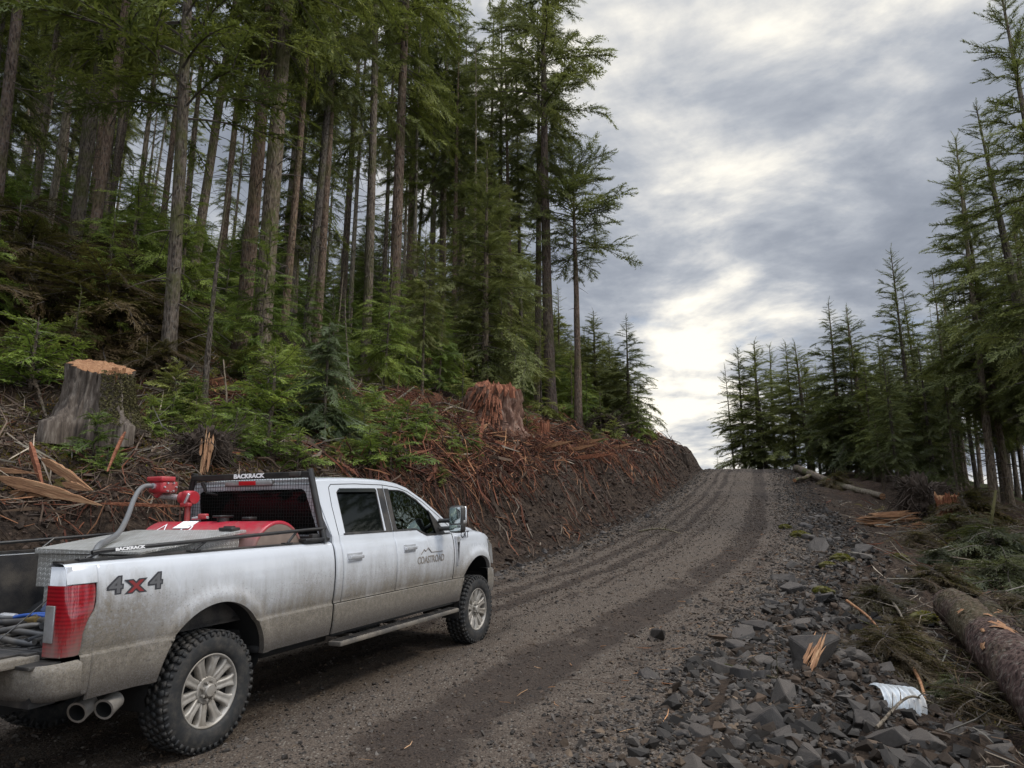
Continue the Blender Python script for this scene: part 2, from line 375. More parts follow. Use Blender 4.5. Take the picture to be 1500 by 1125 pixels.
# ------------------------------------------------------------------ truck materials
def b_paint(t):
    co = t.new('ShaderNodeTexCoord').outputs['Object']; sp = t.new('ShaderNodeSeparateXYZ', ins={0: co}); x, y, z = sp.outputs
    streak = t.noise(t.mapping(co, (9, 9, .9)), 1., 6, .65); spl = t.noise(co, 26, 6, .75); big = t.noise(co, 1.6, 4); fine = t.noise(co, 110, 3, .7)
    hh = t.math('ADD', z, t.math('ADD', t.math('MULTIPLY', t.math('SUBTRACT', streak, .5), -.42), t.math('MULTIPLY', t.math('SUBTRACT', big, .5), -.35)))
    m = t.step(hh, 1.43, .84)
    # splash fans behind each wheel: mud thrown on the panels round the two arches
    def fan(cx, r0, r1):
        dd = t.vmath('LENGTH', t.vmath('MULTIPLY', t.vmath('SUBTRACT', co, (cx, 0, .56)), (1, 0, 1)))
        return t.step(t.math('ADD', dd, t.math('MULTIPLY', t.math('SUBTRACT', streak, .5), -.3)), r1, r0)
    m2 = t.math('MULTIPLY', t.math('MAXIMUM', fan(0, .50, .74), fan(4.47, .5, .72)), .55)
    rear = t.math('MULTIPLY', t.step(x, .5, -.9), t.step(hh, 1.42, 1.08))
    m = t.math('MAXIMUM', t.math('MAXIMUM', m, m2), rear)
    m = t.math('MULTIPLY', m, t.step(t.math('ADD', spl, t.math('MULTIPLY', t.step(z, 1.1, .75), .25)), .18, .62, .5, 1.05)); m = t.math('MULTIPLY', m, t.math('ADD', .72, t.math('MULTIPLY', fine, .4)), clamp=True)
    m = t.math('MAXIMUM', m, t.math('MULTIPLY', t.step(t.noise(co, 3.3, 4), .5, .8), .14))
    spk = t.math('MULTIPLY', t.step(t.noise(co, 85, 3, .6), .56, .66), t.math('MULTIPLY', t.step(m, .12, .5), .75))
    m = t.math('MAXIMUM', m, spk)
    mud = t.mix(t.step(spl, .35, .7), (.105, .088, .066), (.175, .152, .120))
    mud = t.mix(spk, mud, (.060, .050, .040)); mud = t.mix(t.step(z, .82, .60), mud, (.05, .041, .033))
    c = t.mix(m, (.51, .53, .56), mud)
    nd = principled(t, c, t.step(m, 0, .5, .16, .85), t.bump(t.math('MULTIPLY', m, spl), .25, .008), spec=.5, Coat_Weight=t.step(m, .25, 0., 0., .8), Coat_Roughness=.05)
    return nd
M_paint = material('white_paint', b_paint)
M_black = simple('black_plastic', (.012, .012, .013), .45, dirt=.25)
M_blackmetal = simple('black_steel', (.010, .010, .011), .35, spec=.5, dirt=.10)
M_wire = simple('black_wire', (.006, .006, .006), .6, spec=.2)
M_liner = simple('bed_liner', (.010, .010, .012), .8, scale=120, bump=.4, dirt=.3)
M_chrome = simple('chrome', (.72, .73, .75), .2, .65, var=.1, dirt=.35)
M_tip = simple('steel_tip', (.42, .40, .37), .4, .6, dirt=.7)
M_white = simple('white_marking', (.75, .75, .75), .6, var=.05)
M_darkmark = simple('dark_marking', (.03, .03, .035), .5, var=.1)
M_fademark = simple('faded_marking', (.19, .17, .15), .7, var=.3)
M_greymark = simple('grey_marking', (.10, .10, .105), .5, var=.1)
M_redmark = simple('red_marking', (.20, .025, .025), .5, var=.1)
M_alloy = simple('alloy', (.34, .32, .29), .5, .35, var=.3, scale=14, dirt=.75)
M_cavity = simple('dark_cavity', (.006, .006, .006), .9)
M_seat = simple('grey_leather', (.05, .052, .055), .6)
def b_tyre(t):
    co = t.new('ShaderNodeTexCoord').outputs['Object']; n = t.noise(co, 14, 6, .7); n2 = t.noise(co, 3, 3)
    c = t.mix(t.math('MULTIPLY', t.step(n, .4, .75), .55), (.016, .017, .018), (.085, .074, .062))
    return principled(t, c, .75, t.bump(n, .3, .006), spec=.35)
M_tyre = material('tyre_rubber', b_tyre)
def b_glass(t):
    nd = t.new('ShaderNodeBsdfGlossy', ins={'Color': (.38, .40, .39), 'Roughness': .03}); dk = t.new('ShaderNodeBsdfDiffuse', ins={'Color': (.004, .005, .005)})
    fr = t.new('ShaderNodeFresnel', ins={'IOR': 1.5}).outputs[0]
    m = t.new('ShaderNodeMixShader'); t.set(m.inputs[0], t.math('ADD', fr, .02)); t.l.new(dk.outputs[0], m.inputs[1]); t.l.new(nd.outputs[0], m.inputs[2]); return m.outputs[0]
M_tint = material('tinted_glass', b_glass)
def b_glass2(t):
    co = t.new('ShaderNodeTexCoord').outputs['Object']
    nd = t.new('ShaderNodeBsdfGlossy', ins={'Color': (.85, 1., .95), 'Roughness': .02, 'Normal': t.bump(t.noise(co, 3, 2), .12, .05)}); tr = t.new('ShaderNodeBsdfTransparent', ins={'Color': (.30, .40, .37)})
    fr = t.new('ShaderNodeFresnel', ins={'IOR': 1.6}).outputs[0]
    m = t.new('ShaderNodeMixShader'); t.set(m.inputs[0], t.math('ADD', fr, .10)); t.l.new(tr.outputs[0], m.inputs[1]); t.l.new(nd.outputs[0], m.inputs[2]); return m.outputs[0]
M_glass = material('window_glass', b_glass2)
def b_lamp(t):
    co = t.new('ShaderNodeTexCoord').outputs['Object']; z = t.new('ShaderNodeSeparateXYZ', ins={0: co}).outputs[2]; x = t.new('ShaderNodeSeparateXYZ', ins={0: co}).outputs[0]
    ribs = t.math('SINE', t.math('MULTIPLY', z, 260)); n = t.noise(t.mapping(co, (9, 9, 1.2)), 1, 6, .7)
    m = t.math('MULTIPLY', t.step(t.math('ADD', t.math('ADD', z, t.math('MULTIPLY', x, -.9)), t.math('MULTIPLY', n, -.7)), 1.88, 1.52), .8)
    c = t.mix(t.step(ribs, -1, 1), (.17, .003, .008), (.27, .006, .012)); c = t.mix(m, c, (.15, .12, .10))
    return principled(t, c, t.step(m, 0, .6, .1, .7), spec=.6, Coat_Weight=.5)
M_redlens = material('red_lens', b_lamp)
M_clearlens = simple('clear_lens', (.30, .30, .30), .15, .3, dirt=.8)
def b_tank(t):
    co = t.new('ShaderNodeTexCoord').outputs['Object']; n = t.noise(co, 5, 7, .7); z = t.new('ShaderNodeSeparateXYZ', ins={0: co}).outputs[2]
    m = t.step(t.math('ADD', t.math('MULTIPLY', z, 1.0), t.math('MULTIPLY', n, -.35)), 1.50, 1.32)
    c = t.mix(t.step(n, .5, .75), (.36, .018, .035), (.22, .02, .03)); c = t.mix(t.math('MULTIPLY', m, .8), c, (.15, .12, .10))
    return principled(t, c, t.math('ADD', .28, t.math('MULTIPLY', m, .5)), t.bump(n, .1, .01))
M_tank = material('red_tank_paint', b_tank)
M_tankend = simple('muddy_red_end', (.19, .145, .12), .8, scale=9, var=.5)
M_redcast = simple('red_casting', (.35, .02, .03), .35, scale=20, dirt=.35)
def b_plate(t):
    co = t.new('ShaderNodeTexCoord').outputs['Object']
    r1 = t.mapping(co, (1, 1, 1), rot=(0, 0, R(45)))
    def bars(v, off):
        s = t.new('ShaderNodeSeparateXYZ', ins={0: v})
        a = t.math('ABSOLUTE', t.math('SUBTRACT', t.math('FRACT', t.math('ADD', t.math('MULTIPLY', s.outputs[0], 26), off)), .5))
        b = t.math('ABSOLUTE', t.math('SUBTRACT', t.math('FRACT', t.math('ADD', t.math('MULTIPLY', t.math('ADD', s.outputs[1], s.outputs[2]), 26), off)), .5))
        return a, b
    a, b = bars(r1, 0.)
    e1 = t.math('ADD', t.math('MULTIPLY', a, 1.), t.math('MULTIPLY', b, 3.2)); a2, b2 = bars(r1, .5)
    e2 = t.math('ADD', t.math('MULTIPLY', a2, 3.2), t.math('MULTIPLY', b2, 1.))
    h = t.step(t.math('MINIMUM', e1, e2), .62, .35)
    n = t.noise(co, 7, 5); c = t.mix(h, (.40, .40, .38), (.62, .62, .60)); c = t.mix(t.math('MULTIPLY', t.step(n, .4, .7), .55), c, (.30, .28, .25))
    return principled(t, c, .42, t.bump(h, .7, .004), .6)
M_plate = material('diamond_plate', b_plate)
M_hose = simple('grey_hose', (.11, .115, .12), .5, dirt=.2)
M_bhose = simple('black_hose', (.02, .021, .024), .5, dirt=.35)
M_brass = simple('brass', (.45, .32, .12), .35, .9, dirt=.3)
M_blue = simple('blue_fabric', (.035, .05, .10), .85, scale=60)
M_blue2 = simple('blue_handle', (.01, .05, .22), .5)
M_yellow = simple('yellow_plastic', (.40, .38, .03), .5)
M_step = simple('step_rubber', (.07, .063, .055), .7, scale=25, dirt=.8)
M_mirror = simple('mirror_glass', (.5, .55, .55), .03, 1., var=.02, bump=0)

# ------------------------------------------------------------------ the truck (x forward, y to its left, z up; rear axle at x=0)
truck = empty('pickup_truck')
_fx = Vector((.40817926, .9122353, .0348776)); _lat = Vector((-.91279065, .40842775, 0)).normalized(); _up = _fx.cross(_lat).normalized()
truck.matrix_world = Matrix(((_fx.x, _lat.x, _up.x, -3.17065978), (_fx.y, _lat.y, _up.y, 6.13630289), (_fx.z, _lat.z, _up.z, .0690), (0, 0, 0, 1)))
tag(truck, 'muddy white crew cab pickup truck parked on the gravel road with its tailgate down', 'pickup truck')
ARCH = ((0.02, .56, .515), (4.47, .60, .525))
PZ = [.56, .60, .66, .74, .845, .872, .888, .905, .93, 1.0, 1.1, 1.2, 1.28, 1.34, 1.385, 1.41, 1.432, 1.51]
PW = [.935, .955, .972, .984, .992, .993, .978, .978, .985, .995, 1.004, 1.005, 1.0, .992, .982, .974, .960, .945]
def ys(x, z):
    y = np.interp(z, PZ, PW) + 0 * x
    for cx, cz, r in ARCH:
        q = np.hypot(x - cx, z - cz); y = y + .032 * np.exp(-(np.clip(q - r - .045, 0, 9) / .055) ** 2) * (z > .5)
    # nose tucks in
    y = y - .10 * np.clip((x - 4.62) / .42, 0, 1) ** 2.2 - .012 * np.clip((x - 4.2) / .3, 0, 1)
    y = y - .025 * np.clip((-.98 - x) / .2, 0, 1) ** 2
    return y
def panel(mb, x0, x1, ztop, zbot, sgn, mi=0, nz=None, edge=.012):
    """outer skin between x0 and x1, between curves zbot(x) and ztop(x); open round the wheel arches; with a turned-in edge"""
    xs = list(np.arange(x0, x1, .022)) + [x1]; xs = sorted(set([x0 + .006, x1 - .006] + xs)); xs = np.array(xs)
    zs = np.array(sorted(set(list(np.round(np.arange(.56, 1.56, .022), 4)) + [.872, .888, .845, .905])))
    Xg, Zg = np.meshgrid(xs, zs); top = ztop(Xg) if callable(ztop) else ztop + 0 * Xg; bot = zbot(Xg) if callable(zbot) else zbot + 0 * Xg
    Zc = np.clip(Zg, bot, top); inside = np.zeros(Xg.shape, bool); Xc = Xg.copy()
    for cx, cz, r in ARCH:
        q = np.hypot(Xg - cx, Zc - cz); ins = (q < r) & (Zc < cz + r); near = ins & (q > r - .035)
        inside |= ins & ~near; k = r / np.maximum(q, 1e-6)
        low = near & (Zc < bot + .001)
        Xc = np.where(near & (k < 1.2), cx + (Xg - cx) * k, Xc); Zc = np.where(near & (k < 1.2), np.maximum(cz + (Zc - cz) * k, bot), Zc)
    Yg = ys(Xc, Zc)
    ex = np.minimum(Xg - x0, x1 - Xg); Yg = Yg - np.where(ex < .003, edge, 0)
    ny, nx = Xg.shape; V = np.stack([Xc, sgn * Yg, Zc], -1).reshape(-1, 3)
    i = (np.arange(ny - 1)[:, None] * nx + np.arange(nx - 1)[None]).ravel(); F = np.stack([i, i + 1, i + nx + 1, i + nx], -1)
    ok = ~inside.ravel()[F].any(1); hgt = np.abs(V[F][:, :, 2].max(1) - V[F][:, :, 2].min(1)) > 1e-4; F = F[ok & hgt]
    mb.add(V, F if sgn > 0 else F[:, ::-1], mi)
def arch_lip(mb, cx, cz, r, sgn, a0, a1, mi=0, depth=.05):
    a = np.linspace(a0, a1, 40); x = cx + r * np.cos(a); z = cz + r * np.sin(a); y = ys(x, z)
    A = np.stack([x, sgn * y, z], -1); B = np.stack([x * 1, sgn * (y - depth), z], -1); k = len(a); i = np.arange(k - 1)
    mb.add(np.concatenate([A, B]), np.stack([i, i + 1, i + 1 + k, i + k], -1), mi)
def liner(mb, cx, cz, r, sgn, mi):
    a = np.linspace(-.35, math.pi + .35, 40); r2 = r + .012; x = cx + r2 * np.cos(a); z = cz + r2 * np.sin(a)
    A = np.stack([x, sgn * (ys(x, z) - .045), z], -1); B = np.stack([x, sgn * .45 + 0 * x, z], -1); k = len(a); i = np.arange(k - 1)
    mb.add(np.concatenate([A, B]), np.stack([i, i + 1, i + 1 + k, i + k], -1), mi)
    c = np.array([[cx, sgn * .45, cz]]); mb.add(np.concatenate([B, c]), np.stack([i, i + 1, np.full(k - 1, k)], -1), mi)
gy_ = lambda z: 1.0 - .045 - max(0., z - 1.45) * .30      # half width of the glasshouse
beltx = lambda x: np.where(x < 2.985, 1.508, np.where(x < 3.19, 1.508 - (x - 2.985) / .205 * .072, 1.436))
def fender_top(x): return np.interp(x, [3.78, 3.95, 4.3, 4.55, 4.72, 4.86, 4.95, 5.02], [1.475, 1.475, 1.455, 1.43, 1.40, 1.34, 1.20, 1.05])
RAIL = 1.432
for sgn, side in ((-1, 'right'), (1, 'left')):
    # bed side: main skin, a lobe above the tail lamp, rail cap
    mb = MB()
    panel(mb, -1.0, 1.43, RAIL, .60, sgn)
    panel(mb, -1.19, -1.0, RAIL, 1.325, sgn, edge=.0)
    panel(mb, -1.075, -1.0, .885, .64, sgn, edge=.0)
    arch_lip(mb, *ARCH[0], sgn, .08, math.pi - .08)
    # rear pillar face, inner wall, rolled rail top
    prism(mb, [(-1.19, .885), (-1.15, .885), (-1.15, RAIL), (-1.185, RAIL)], sgn * .80, sgn * .955)
    yi = .80
    P = np.array([(x, sgn * (float(ys(np.array(x), np.array(RAIL)))), RAIL) for x in np.linspace(-1.19, 1.43, 30)])
    top = [(0, 0), (-.018, .016), (-.05, .022), (-.13, .022), (-.155, .0)]
    V = np.concatenate([P + np.array([0, sgn * a, b]) for a, b in top]); k = 30; i = (np.arange(4)[:, None] * k + np.arange(k - 1)[None]).ravel()
    mb.add(V, np.stack([i, i + 1, i + k + 1, i + k], -1))
    bed = mb.build('bed_side', [M_paint], truck)
    mb = MB(); prism(mb, [(-1.185, RAIL + .016), (1.42, RAIL + .016), (1.42, RAIL + .034), (-1.185, RAIL + .034)], sgn * .805, sgn * .915); mb.build('rail_cap', M_black, bed, smooth=False)
    for ar in ARCH: mb = MB(); liner(mb, *ar, sgn, 0); mb.build('wheel_well', M_cavity, truck)
    # body skin between the tail lamp's curved edge and the wheel
    mb = MB(); zl_ = np.linspace(.886, 1.324, 24); xl2 = np.interp(zl_, [.888, .93, 1.02, 1.10, 1.16, 1.24, 1.30, 1.318], [-1.083, -1.073, -1.073, -1.048, -1.013, -1.001, -1.001, -1.0]) + .006
    V = []
    for z_, x_ in zip(zl_, xl2):
        for q in np.linspace(0, 1, 5): xx = x_ + (-.985 - x_) * q; V.append((xx, sgn * (float(ys(np.array(xx), np.array(z_))) - (.012 if q == 0 else .0015)), z_))
    V = np.array(V); i = (np.arange(23)[:, None] * 5 + np.arange(4)[None]).ravel(); mb.add(V, np.stack([i, i + 1, i + 6, i + 5], -1)); mb.build('lamp_surround', M_paint, bed)
    # doors, fender, cab side
    mb = MB(); panel(mb, 1.565, 2.497, 1.508, .885, sgn); dr = mb.build('rear_door', M_paint, truck)
    mb = MB(); panel(mb, 2.505, 3.79, beltx, .885, sgn); df = mb.build('front_door', M_paint, truck)
    mb = MB(); panel(mb, 1.455, 1.557, 1.51, .885, sgn); panel(mb, 1.455, 3.97, .878, .60, sgn)
    panel(mb, 3.80, 4.99, fender_top, .885, sgn, edge=.0); panel(mb, 3.97, 5.0, .878, .68, sgn, edge=0.)
    arch_lip(mb, *ARCH[1], sgn, .05, math.pi - .08)
    body_side = mb.build('cab_side', M_paint, truck)
    # rocker underside + dark door jamb behind the seams
    for c_, sz_ in (((2.7, sgn * .86, .60), (2.45, .18, .05)), ((2.68, sgn * .90, 1.15), (2.4, .03, .62)), ((.95, sgn * .86, .63), (.9, .16, .05)), ((-.82, sgn * .86, .66), (.4, .16, .05))): mb = MB(); box(mb, c_, sz_); mb.build('inner_sill', M_cavity, truck)
    # glasshouse frame with two window openings
    outer = [(1.445, 1.508), (1.35, 1.75), (1.315, 2.00), (1.36, 2.035), (1.55, 2.05), (2.0, 2.062), (2.45, 2.06), (2.80, 2.035), (3.02, 1.985), (3.30, 1.86), (3.55, 1.715), (3.80, 1.56), (3.90, 1.50), (3.78, 1.44), (3.20, 1.438), (2.985, 1.51)]
    w1 = [(1.665, 1.525), (2.355, 1.523), (2.375, 1.975), (1.70, 1.962), (1.662, 1.93)]
    w2 = [(2.585, 1.52), (2.99, 1.518), (3.20, 1.445), (3.58, 1.443), (3.40, 1.70), (3.16, 1.862), (2.92, 1.958), (2.82, 1.972), (2.60, 1.975)]
    mb = MB(); prism(mb, outer, lambda x, z: sgn * gy_(z), lambda x, z: sgn * (gy_(z) - .045), 0, (w1, w2)); mb.build('cab_pillars', M_paint, truck, smooth=False)
    def pane(nm, wpoly, mat, inset=.012):
        mb = MB(); prism(mb, wpoly, lambda x, z: sgn * (gy_(z) - inset), lambda x, z: sgn * (gy_(z) - inset - .006)); return outward(mb.build(nm, mat, truck, smooth=False))
    g1_ = pane('window_pane', w1, M_tint); g2_ = pane('window_pane', w2, M_glass)
    # black window surrounds: belt strip, middle pillar, mirror sail
    mb = MB()
    def strip(poly, out=.004, th=.01): prism(mb, poly, lambda x, z: sgn * (gy_(z) + out), lambda x, z: sgn * (gy_(z) + out - th))
    strip([(2.385, 1.515), (2.49, 1.515), (2.50, 1.985), (2.39, 1.985)]); strip([(2.512, 1.515), (2.59, 1.52), (2.605, 1.985), (2.52, 1.985)])
    strip([(3.43, 1.445), (3.64, 1.445), (3.52, 1.60), (3.36, 1.74)], .006)
    for a, b in (((1.64, 1.512), (2.49, 1.512)), ((2.51, 1.512), (2.99, 1.512)), ((2.99, 1.512), (3.20, 1.438)), ((3.20, 1.438), (3.75, 1.438))):
        strip([a, b, (b[0], b[1] + .016), (a[0], a[1] + .016)], .012, .02)
    for wl in (w1, w2):
        c = np.mean(wl, 0)
        for i_ in range(len(wl)):
            p, q = np.array(wl[i_]), np.array(wl[(i_ + 1) % len(wl)]); ip, iq = p + (c - p) / np.linalg.norm(c - p) * .016, q + (c - q) / np.linalg.norm(c - q) * .016
            strip([tuple(p), tuple(q), tuple(iq), tuple(ip)], -.004, .01)
    mb.build('window_trim', M_black, truck, smooth=False)
    # rain visor over the rear door window
    mb = MB(); prism(mb, [(1.68, 1.935), (2.34, 1.945), (2.34, 1.985), (1.72, 1.975)], lambda x, z: sgn * (gy_(z) + .03 - (z - 1.935) * .4), lambda x, z: sgn * (gy_(z) + .002)); outward(mb.build('rain_visor', M_tint, truck, smooth=False))
    # door seam lines of the glasshouse (thin dark grooves laid as proud 2 mm gaskets)
    mb = MB()
    def seam(pts, wd=.007, mbx=None):
        for (x0, z0), (x1, z1) in zip(pts[:-1], pts[1:]):
            dx, dz = x1 - x0, z1 - z0; L = math.hypot(dx, dz); nx_, nz_ = -dz / L * wd / 2, dx / L * wd / 2
            prism(mb, [(x0 - nx_, z0 - nz_), (x1 - nx_, z1 - nz_), (x1 + nx_, z1 + nz_), (x0 + nx_, z0 + nz_)], lambda x, z: sgn * (gy_(z) + .002), lambda x, z: sgn * (gy_(z) - .002))
    seam([(1.562, 1.51), (1.545, 1.80), (1.555, 1.98), (1.60, 2.012), (2.0, 2.026), (2.50, 2.024), (2.80, 2.0), (3.0, 1.955), (3.28, 1.83), (3.53, 1.685), (3.76, 1.54), (3.80, 1.47)]); seam([(2.50, 1.51), (2.507, 2.02)])
    mb.build('door_seam', M_cavity, truck, smooth=False)
    # handles
    for hx, hz, dd in ((1.745, 1.293, dr), (2.765, 1.318, df)):
        yy = float(ys(np.array(hx), np.array(hz)))
        mb = MB(); box(mb, (hx, sgn * (yy + .002), hz), (.235, .012, .085), bev=.005); box(mb, (hx, sgn * (yy + .028), hz), (.225, .018, .034), bev=.008)
        for e in (-.098, .098): box(mb, (hx + e, sgn * (yy + .014), hz), (.028, .03, .032), bev=.006)
        mb.build('door_handle', M_chrome, dd, smooth=False)
    # fender vent
    mb = MB(); prism(mb, [(3.835, 1.40), (3.925, 1.39), (3.90, 1.13), (3.868, 1.03), (3.855, 1.10)], sgn * 1.022, sgn * .98, 0, ([(3.853, 1.33), (3.905, 1.325), (3.888, 1.14), (3.873, 1.07), (3.865, 1.12)],)); mb.build('fender_vent', M_chrome, body_side, smooth=False)
    mb = MB(); prism(mb, [(3.853, 1.33), (3.905, 1.325), (3.888, 1.14), (3.873, 1.07), (3.865, 1.12)], sgn * 1.008, sgn * .98); mb.build('vent_grille', M_cavity, body_side, smooth=False)
    # mirror
    mb = MB(); box(mb, (3.53, sgn * 1.19, 1.62), (.11, .20, .33), bev=.045); mir = mb.build('mirror', M_black, truck)
    mb = MB(); box(mb, (3.60, sgn * 1.195, 1.675), (.05, .17, .20), bev=.024); mb.build('mirror_cap', M_chrome, mir)
    mb = MB(); box(mb, (3.55, sgn * 1.27, 1.585), (.09, .045, .05), bev=.015); mb.build('mirror_lamp', M_clearlens, mir)
    mb = MB(); box(mb, (3.472, sgn * 1.19, 1.665), (.006, .15, .19), bev=.002); box(mb, (3.472, sgn * 1.19, 1.515), (.006, .15, .075), bev=.002); mb.build('mirror_pane', M_mirror, mir)
    mb = MB()
    for zz_ in (1.505, 1.60): tube(mb, [(3.54, sgn * .93, zz_), (3.545, sgn * 1.12, zz_ + .005)], .028, 10)
    mb.build('mirror_arm', M_black, mir)
    # running board
    mb = MB(); box(mb, (2.62, sgn * 1.00, .515), (2.34, .15, .045), bev=.015)
    for x in np.arange(1.50, 3.76, .055): box(mb, (x, sgn * .995, .541), (.028, .12, .008), 1, bev=.003)
    for x in (1.75, 2.6, 3.5): box(mb, (x, sgn * .84, .54), (.06, .25, .03), 1)
    mb.build('running_board', [M_step, M_black], truck, smooth=False)
    # headlamp wraps the nose
    mb = MB(); prism(mb, [(4.80, 1.33), (4.93, 1.24), (4.97, .98), (4.90, 1.0), (4.86, 1.12)], sgn * .975, sgn * .80); mb.build('headlight', M_clearlens, truck, smooth=False)
    # tail lamp: side half and rear half meeting at the corner
    mb = MB()
    zl = [.888, .93, 1.02, 1.10, 1.16, 1.24, 1.30, 1.318]; xe = [-1.085, -1.075, -1.075, -1.05, -1.015, -1.003, -1.003, -1.01]
    n_ = len(zl); rows = []
    for z_, x_ in zip(zl, xe):
        o_ = .975 + .02 * math.sin((z_ - .88) / .44 * math.pi)
        rows.append([(x_, sgn * (o_ + .002), z_), (-1.12, sgn * (o_ + .012), z_), (-1.165, sgn * o_, z_), (-1.195, sgn * (o_ - .03), z_), (-1.205, sgn * .90, z_), (-1.205, sgn * .812, z_)])
    V = np.array(rows).reshape(-1, 3); i = (np.arange(n_ - 1)[:, None] * 6 + np.arange(5)[None]).ravel(); F = np.stack([i, i + 1, i + 7, i + 6], -1)
    mb.add(V, F); mb.add(V * [1, .97, 1] + [.03, 0, 0], F)
    tl = mb.build('tail_light', M_redlens, truck)
    mb = MB(); box(mb, (-1.208, sgn * .862, 1.085), (.012, .085, .225), bev=.005); mb.build('reversing_lens', M_clearlens, tl)
    # text on the box
    def sideM(x, z, y): return Matrix.Translation((x, sgn * y, z)) @ (Matrix.Rotation(math.pi / 2, 4, 'X') if sgn < 0 else Matrix.Rotation(math.pi, 4, 'Z') @ Matrix.Rotation(math.pi / 2, 4, 'X'))
    yo = float(ys(np.array(-.72), np.array(1.29)))
    for nm, body, dx, mt, sz in (('badge', '4', -.155, M_darkmark, .145), ('badge', '4', .155, M_darkmark, .145), ('badge', 'x', 0, M_redmark, .165)):
        text_mesh(nm, body, sz, .003, M_darkmark, bed, sideM(-.72 + (dx if sgn < 0 else -dx), 1.285, yo + .002), .011, 1.38)
        text_mesh('badge_inlay', body, sz, .003, M_redmark if body == 'x' else M_greymark, bed, sideM(-.72 + (dx if sgn < 0 else -dx), 1.285, yo + .0035), .002, 1.38)
    text_mesh('door_lettering', 'COASTROAD', .115, .001, M_fademark, df, sideM(3.225, 1.163, 1.0075), .002, .88)
    mb = MB()
    def line(p, q, wd=.008):
        (x0, z0), (x1, z1) = p, q; L = math.hypot(x1 - x0, z1 - z0); a, b = -(z1 - z0) / L * wd / 2, (x1 - x0) / L * wd / 2
        prism(mb, [(x0 - a, z0 - b), (x1 - a, z1 - b), (x1 + a, z1 + b), (x0 + a, z0 + b)], sgn * 1.0085, sgn * 1.002)
    fl = (lambda x: x) if sgn < 0 else (lambda x: 6.45 - x)
    for p, q in (((3.0, 1.235), (3.07, 1.285)), ((3.07, 1.285), (3.10, 1.262)), ((3.10, 1.262), (3.16, 1.30)), ((3.16, 1.30), (3.23, 1.245)), ((3.23, 1.245), (3.50, 1.243))): line((fl(p[0]), p[1]), (fl(q[0]), q[1]))
    mb.build('door_logo', M_fademark, df, smooth=False)
    text_mesh('fender_lettering', 'CRT', .12, .001, M_darkmark, body_side, sideM(4.06, 1.412, 1.012), .003)

# roof, cowl, hood, nose, rear wall: lofted skin of half-sections
def loft(nm, xs, prof, mat, parent=truck):
    mb = MB(); rows = []
    for x in xs:
        pr = prof(x); rows.append([(x + (p[2] if len(p) > 2 else 0), p[0], p[1]) for p in pr] + [(x + (p[2] if len(p) > 2 else 0), -p[0], p[1]) for p in pr[::-1][1:]])
    rows = np.array(rows); ny, nx = rows.shape[:2]; i = (np.arange(ny - 1)[:, None] * nx + np.arange(nx - 1)[None]).ravel()
    mb.add(rows.reshape(-1, 3), np.stack([i, i + 1, i + nx + 1, i + nx], -1)); return mb.build(nm, mat, parent)
def roofz(x): return float(np.interp(x, [1.30, 1.34, 1.45, 1.8, 2.2, 2.6, 2.85, 3.02], [2.0, 2.055, 2.085, 2.105, 2.11, 2.10, 2.075, 2.03]))
def roof_edge(x): return float(np.interp(x, [1.30, 1.36, 1.55, 2.0, 2.45, 2.80, 3.02], [1.985, 2.033, 2.05, 2.062, 2.06, 2.035, 1.985]))
def prof_roof(x):
    zc, ze = roofz(x), roof_edge(x); w_ = gy_(ze)
    return [(w_ - .001, ze - .002), (w_ - .02, ze + .016), (w_ - .06, ze + (zc - ze) * .62), (w_ - .16, ze + (zc - ze) * .84), (w_ * .5, zc), (0, zc + .006)]
loft('roof', [1.31, 1.33, 1.38, 1.46, 1.6, 1.8, 2.0, 2.2, 2.4, 2.6, 2.72, 2.84, 2.94, 3.02], prof_roof, M_paint)
def hz(x): return float(np.interp(x, [3.75, 4.0, 4.4, 4.7, 4.88, 4.96, 5.0], [1.50, 1.545, 1.535, 1.50, 1.44, 1.36, 1.20]))
def prof_hood(x):
    ft = float(fender_top(np.array(min(x, 4.99)))); wv = float(ys(np.array(x), np.array(ft))); h = hz(x)
    return [(wv - .001, ft - .002), (wv - .02, ft + .012), (wv - .08, ft + .022), (wv - .16, ft + .018), (wv - .20, max(ft, h - .03)), (wv - .30, h), (.3, h + .01), (0, h)]
loft('hood', [3.80, 3.9, 4.1, 4.3, 4.5, 4.6, 4.7, 4.8, 4.86, 4.92, 4.96, 4.99], prof_hood, M_paint)
mb = MB()
for a, b in (((3.80, 1.535, .82), (3.02, 1.985, .77)),):
    V = [(3.88, .86, 1.50), (3.88, -.86, 1.50), (3.03, -.775, 2.0), (3.03, .775, 2.0)]; V2 = [(x - .01, y, z - .008) for x, y, z in V]
    mb.add(V + V2, [[0, 1, 2, 3], [7, 6, 5, 4]])
outward(mb.build('windscreen', M_glass, truck, smooth=False))
mb = MB(); prism(mb, [(4.93, .80), (5.0, .80), (5.0, 1.30), (4.95, 1.36)], -.80, .80); mb.build('grille', M_blackmetal, truck, smooth=False)
mb = MB()
for z_ in (.98, 1.10, 1.22): box(mb, (5.01, 0, z_), (.03, 1.5, .05), bev=.012)
mb.build('grille_bar', M_chrome, truck, smooth=False)
mb = MB(); rows = []
for y_ in np.linspace(-.995, .995, 21):
    x_ = 5.16 - .22 * abs(y_) ** 3.2; rows.append([(x_ - .16, y_ * .99, .93), (x_ - .04, y_, .93), (x_, y_, .90), (x_, y_, .72), (x_ - .05, y_, .62), (x_ - .16, y_ * .99, .60)])
rows = np.array(rows); i = (np.arange(20)[:, None] * 6 + np.arange(5)[None]).ravel(); mb.add(rows.reshape(-1, 3), np.stack([i, i + 1, i + 7, i + 6], -1))
for r_i in (0, 20): mb.add(rows[r_i], [[0, 1, 2, 3], [0, 3, 4, 5]])
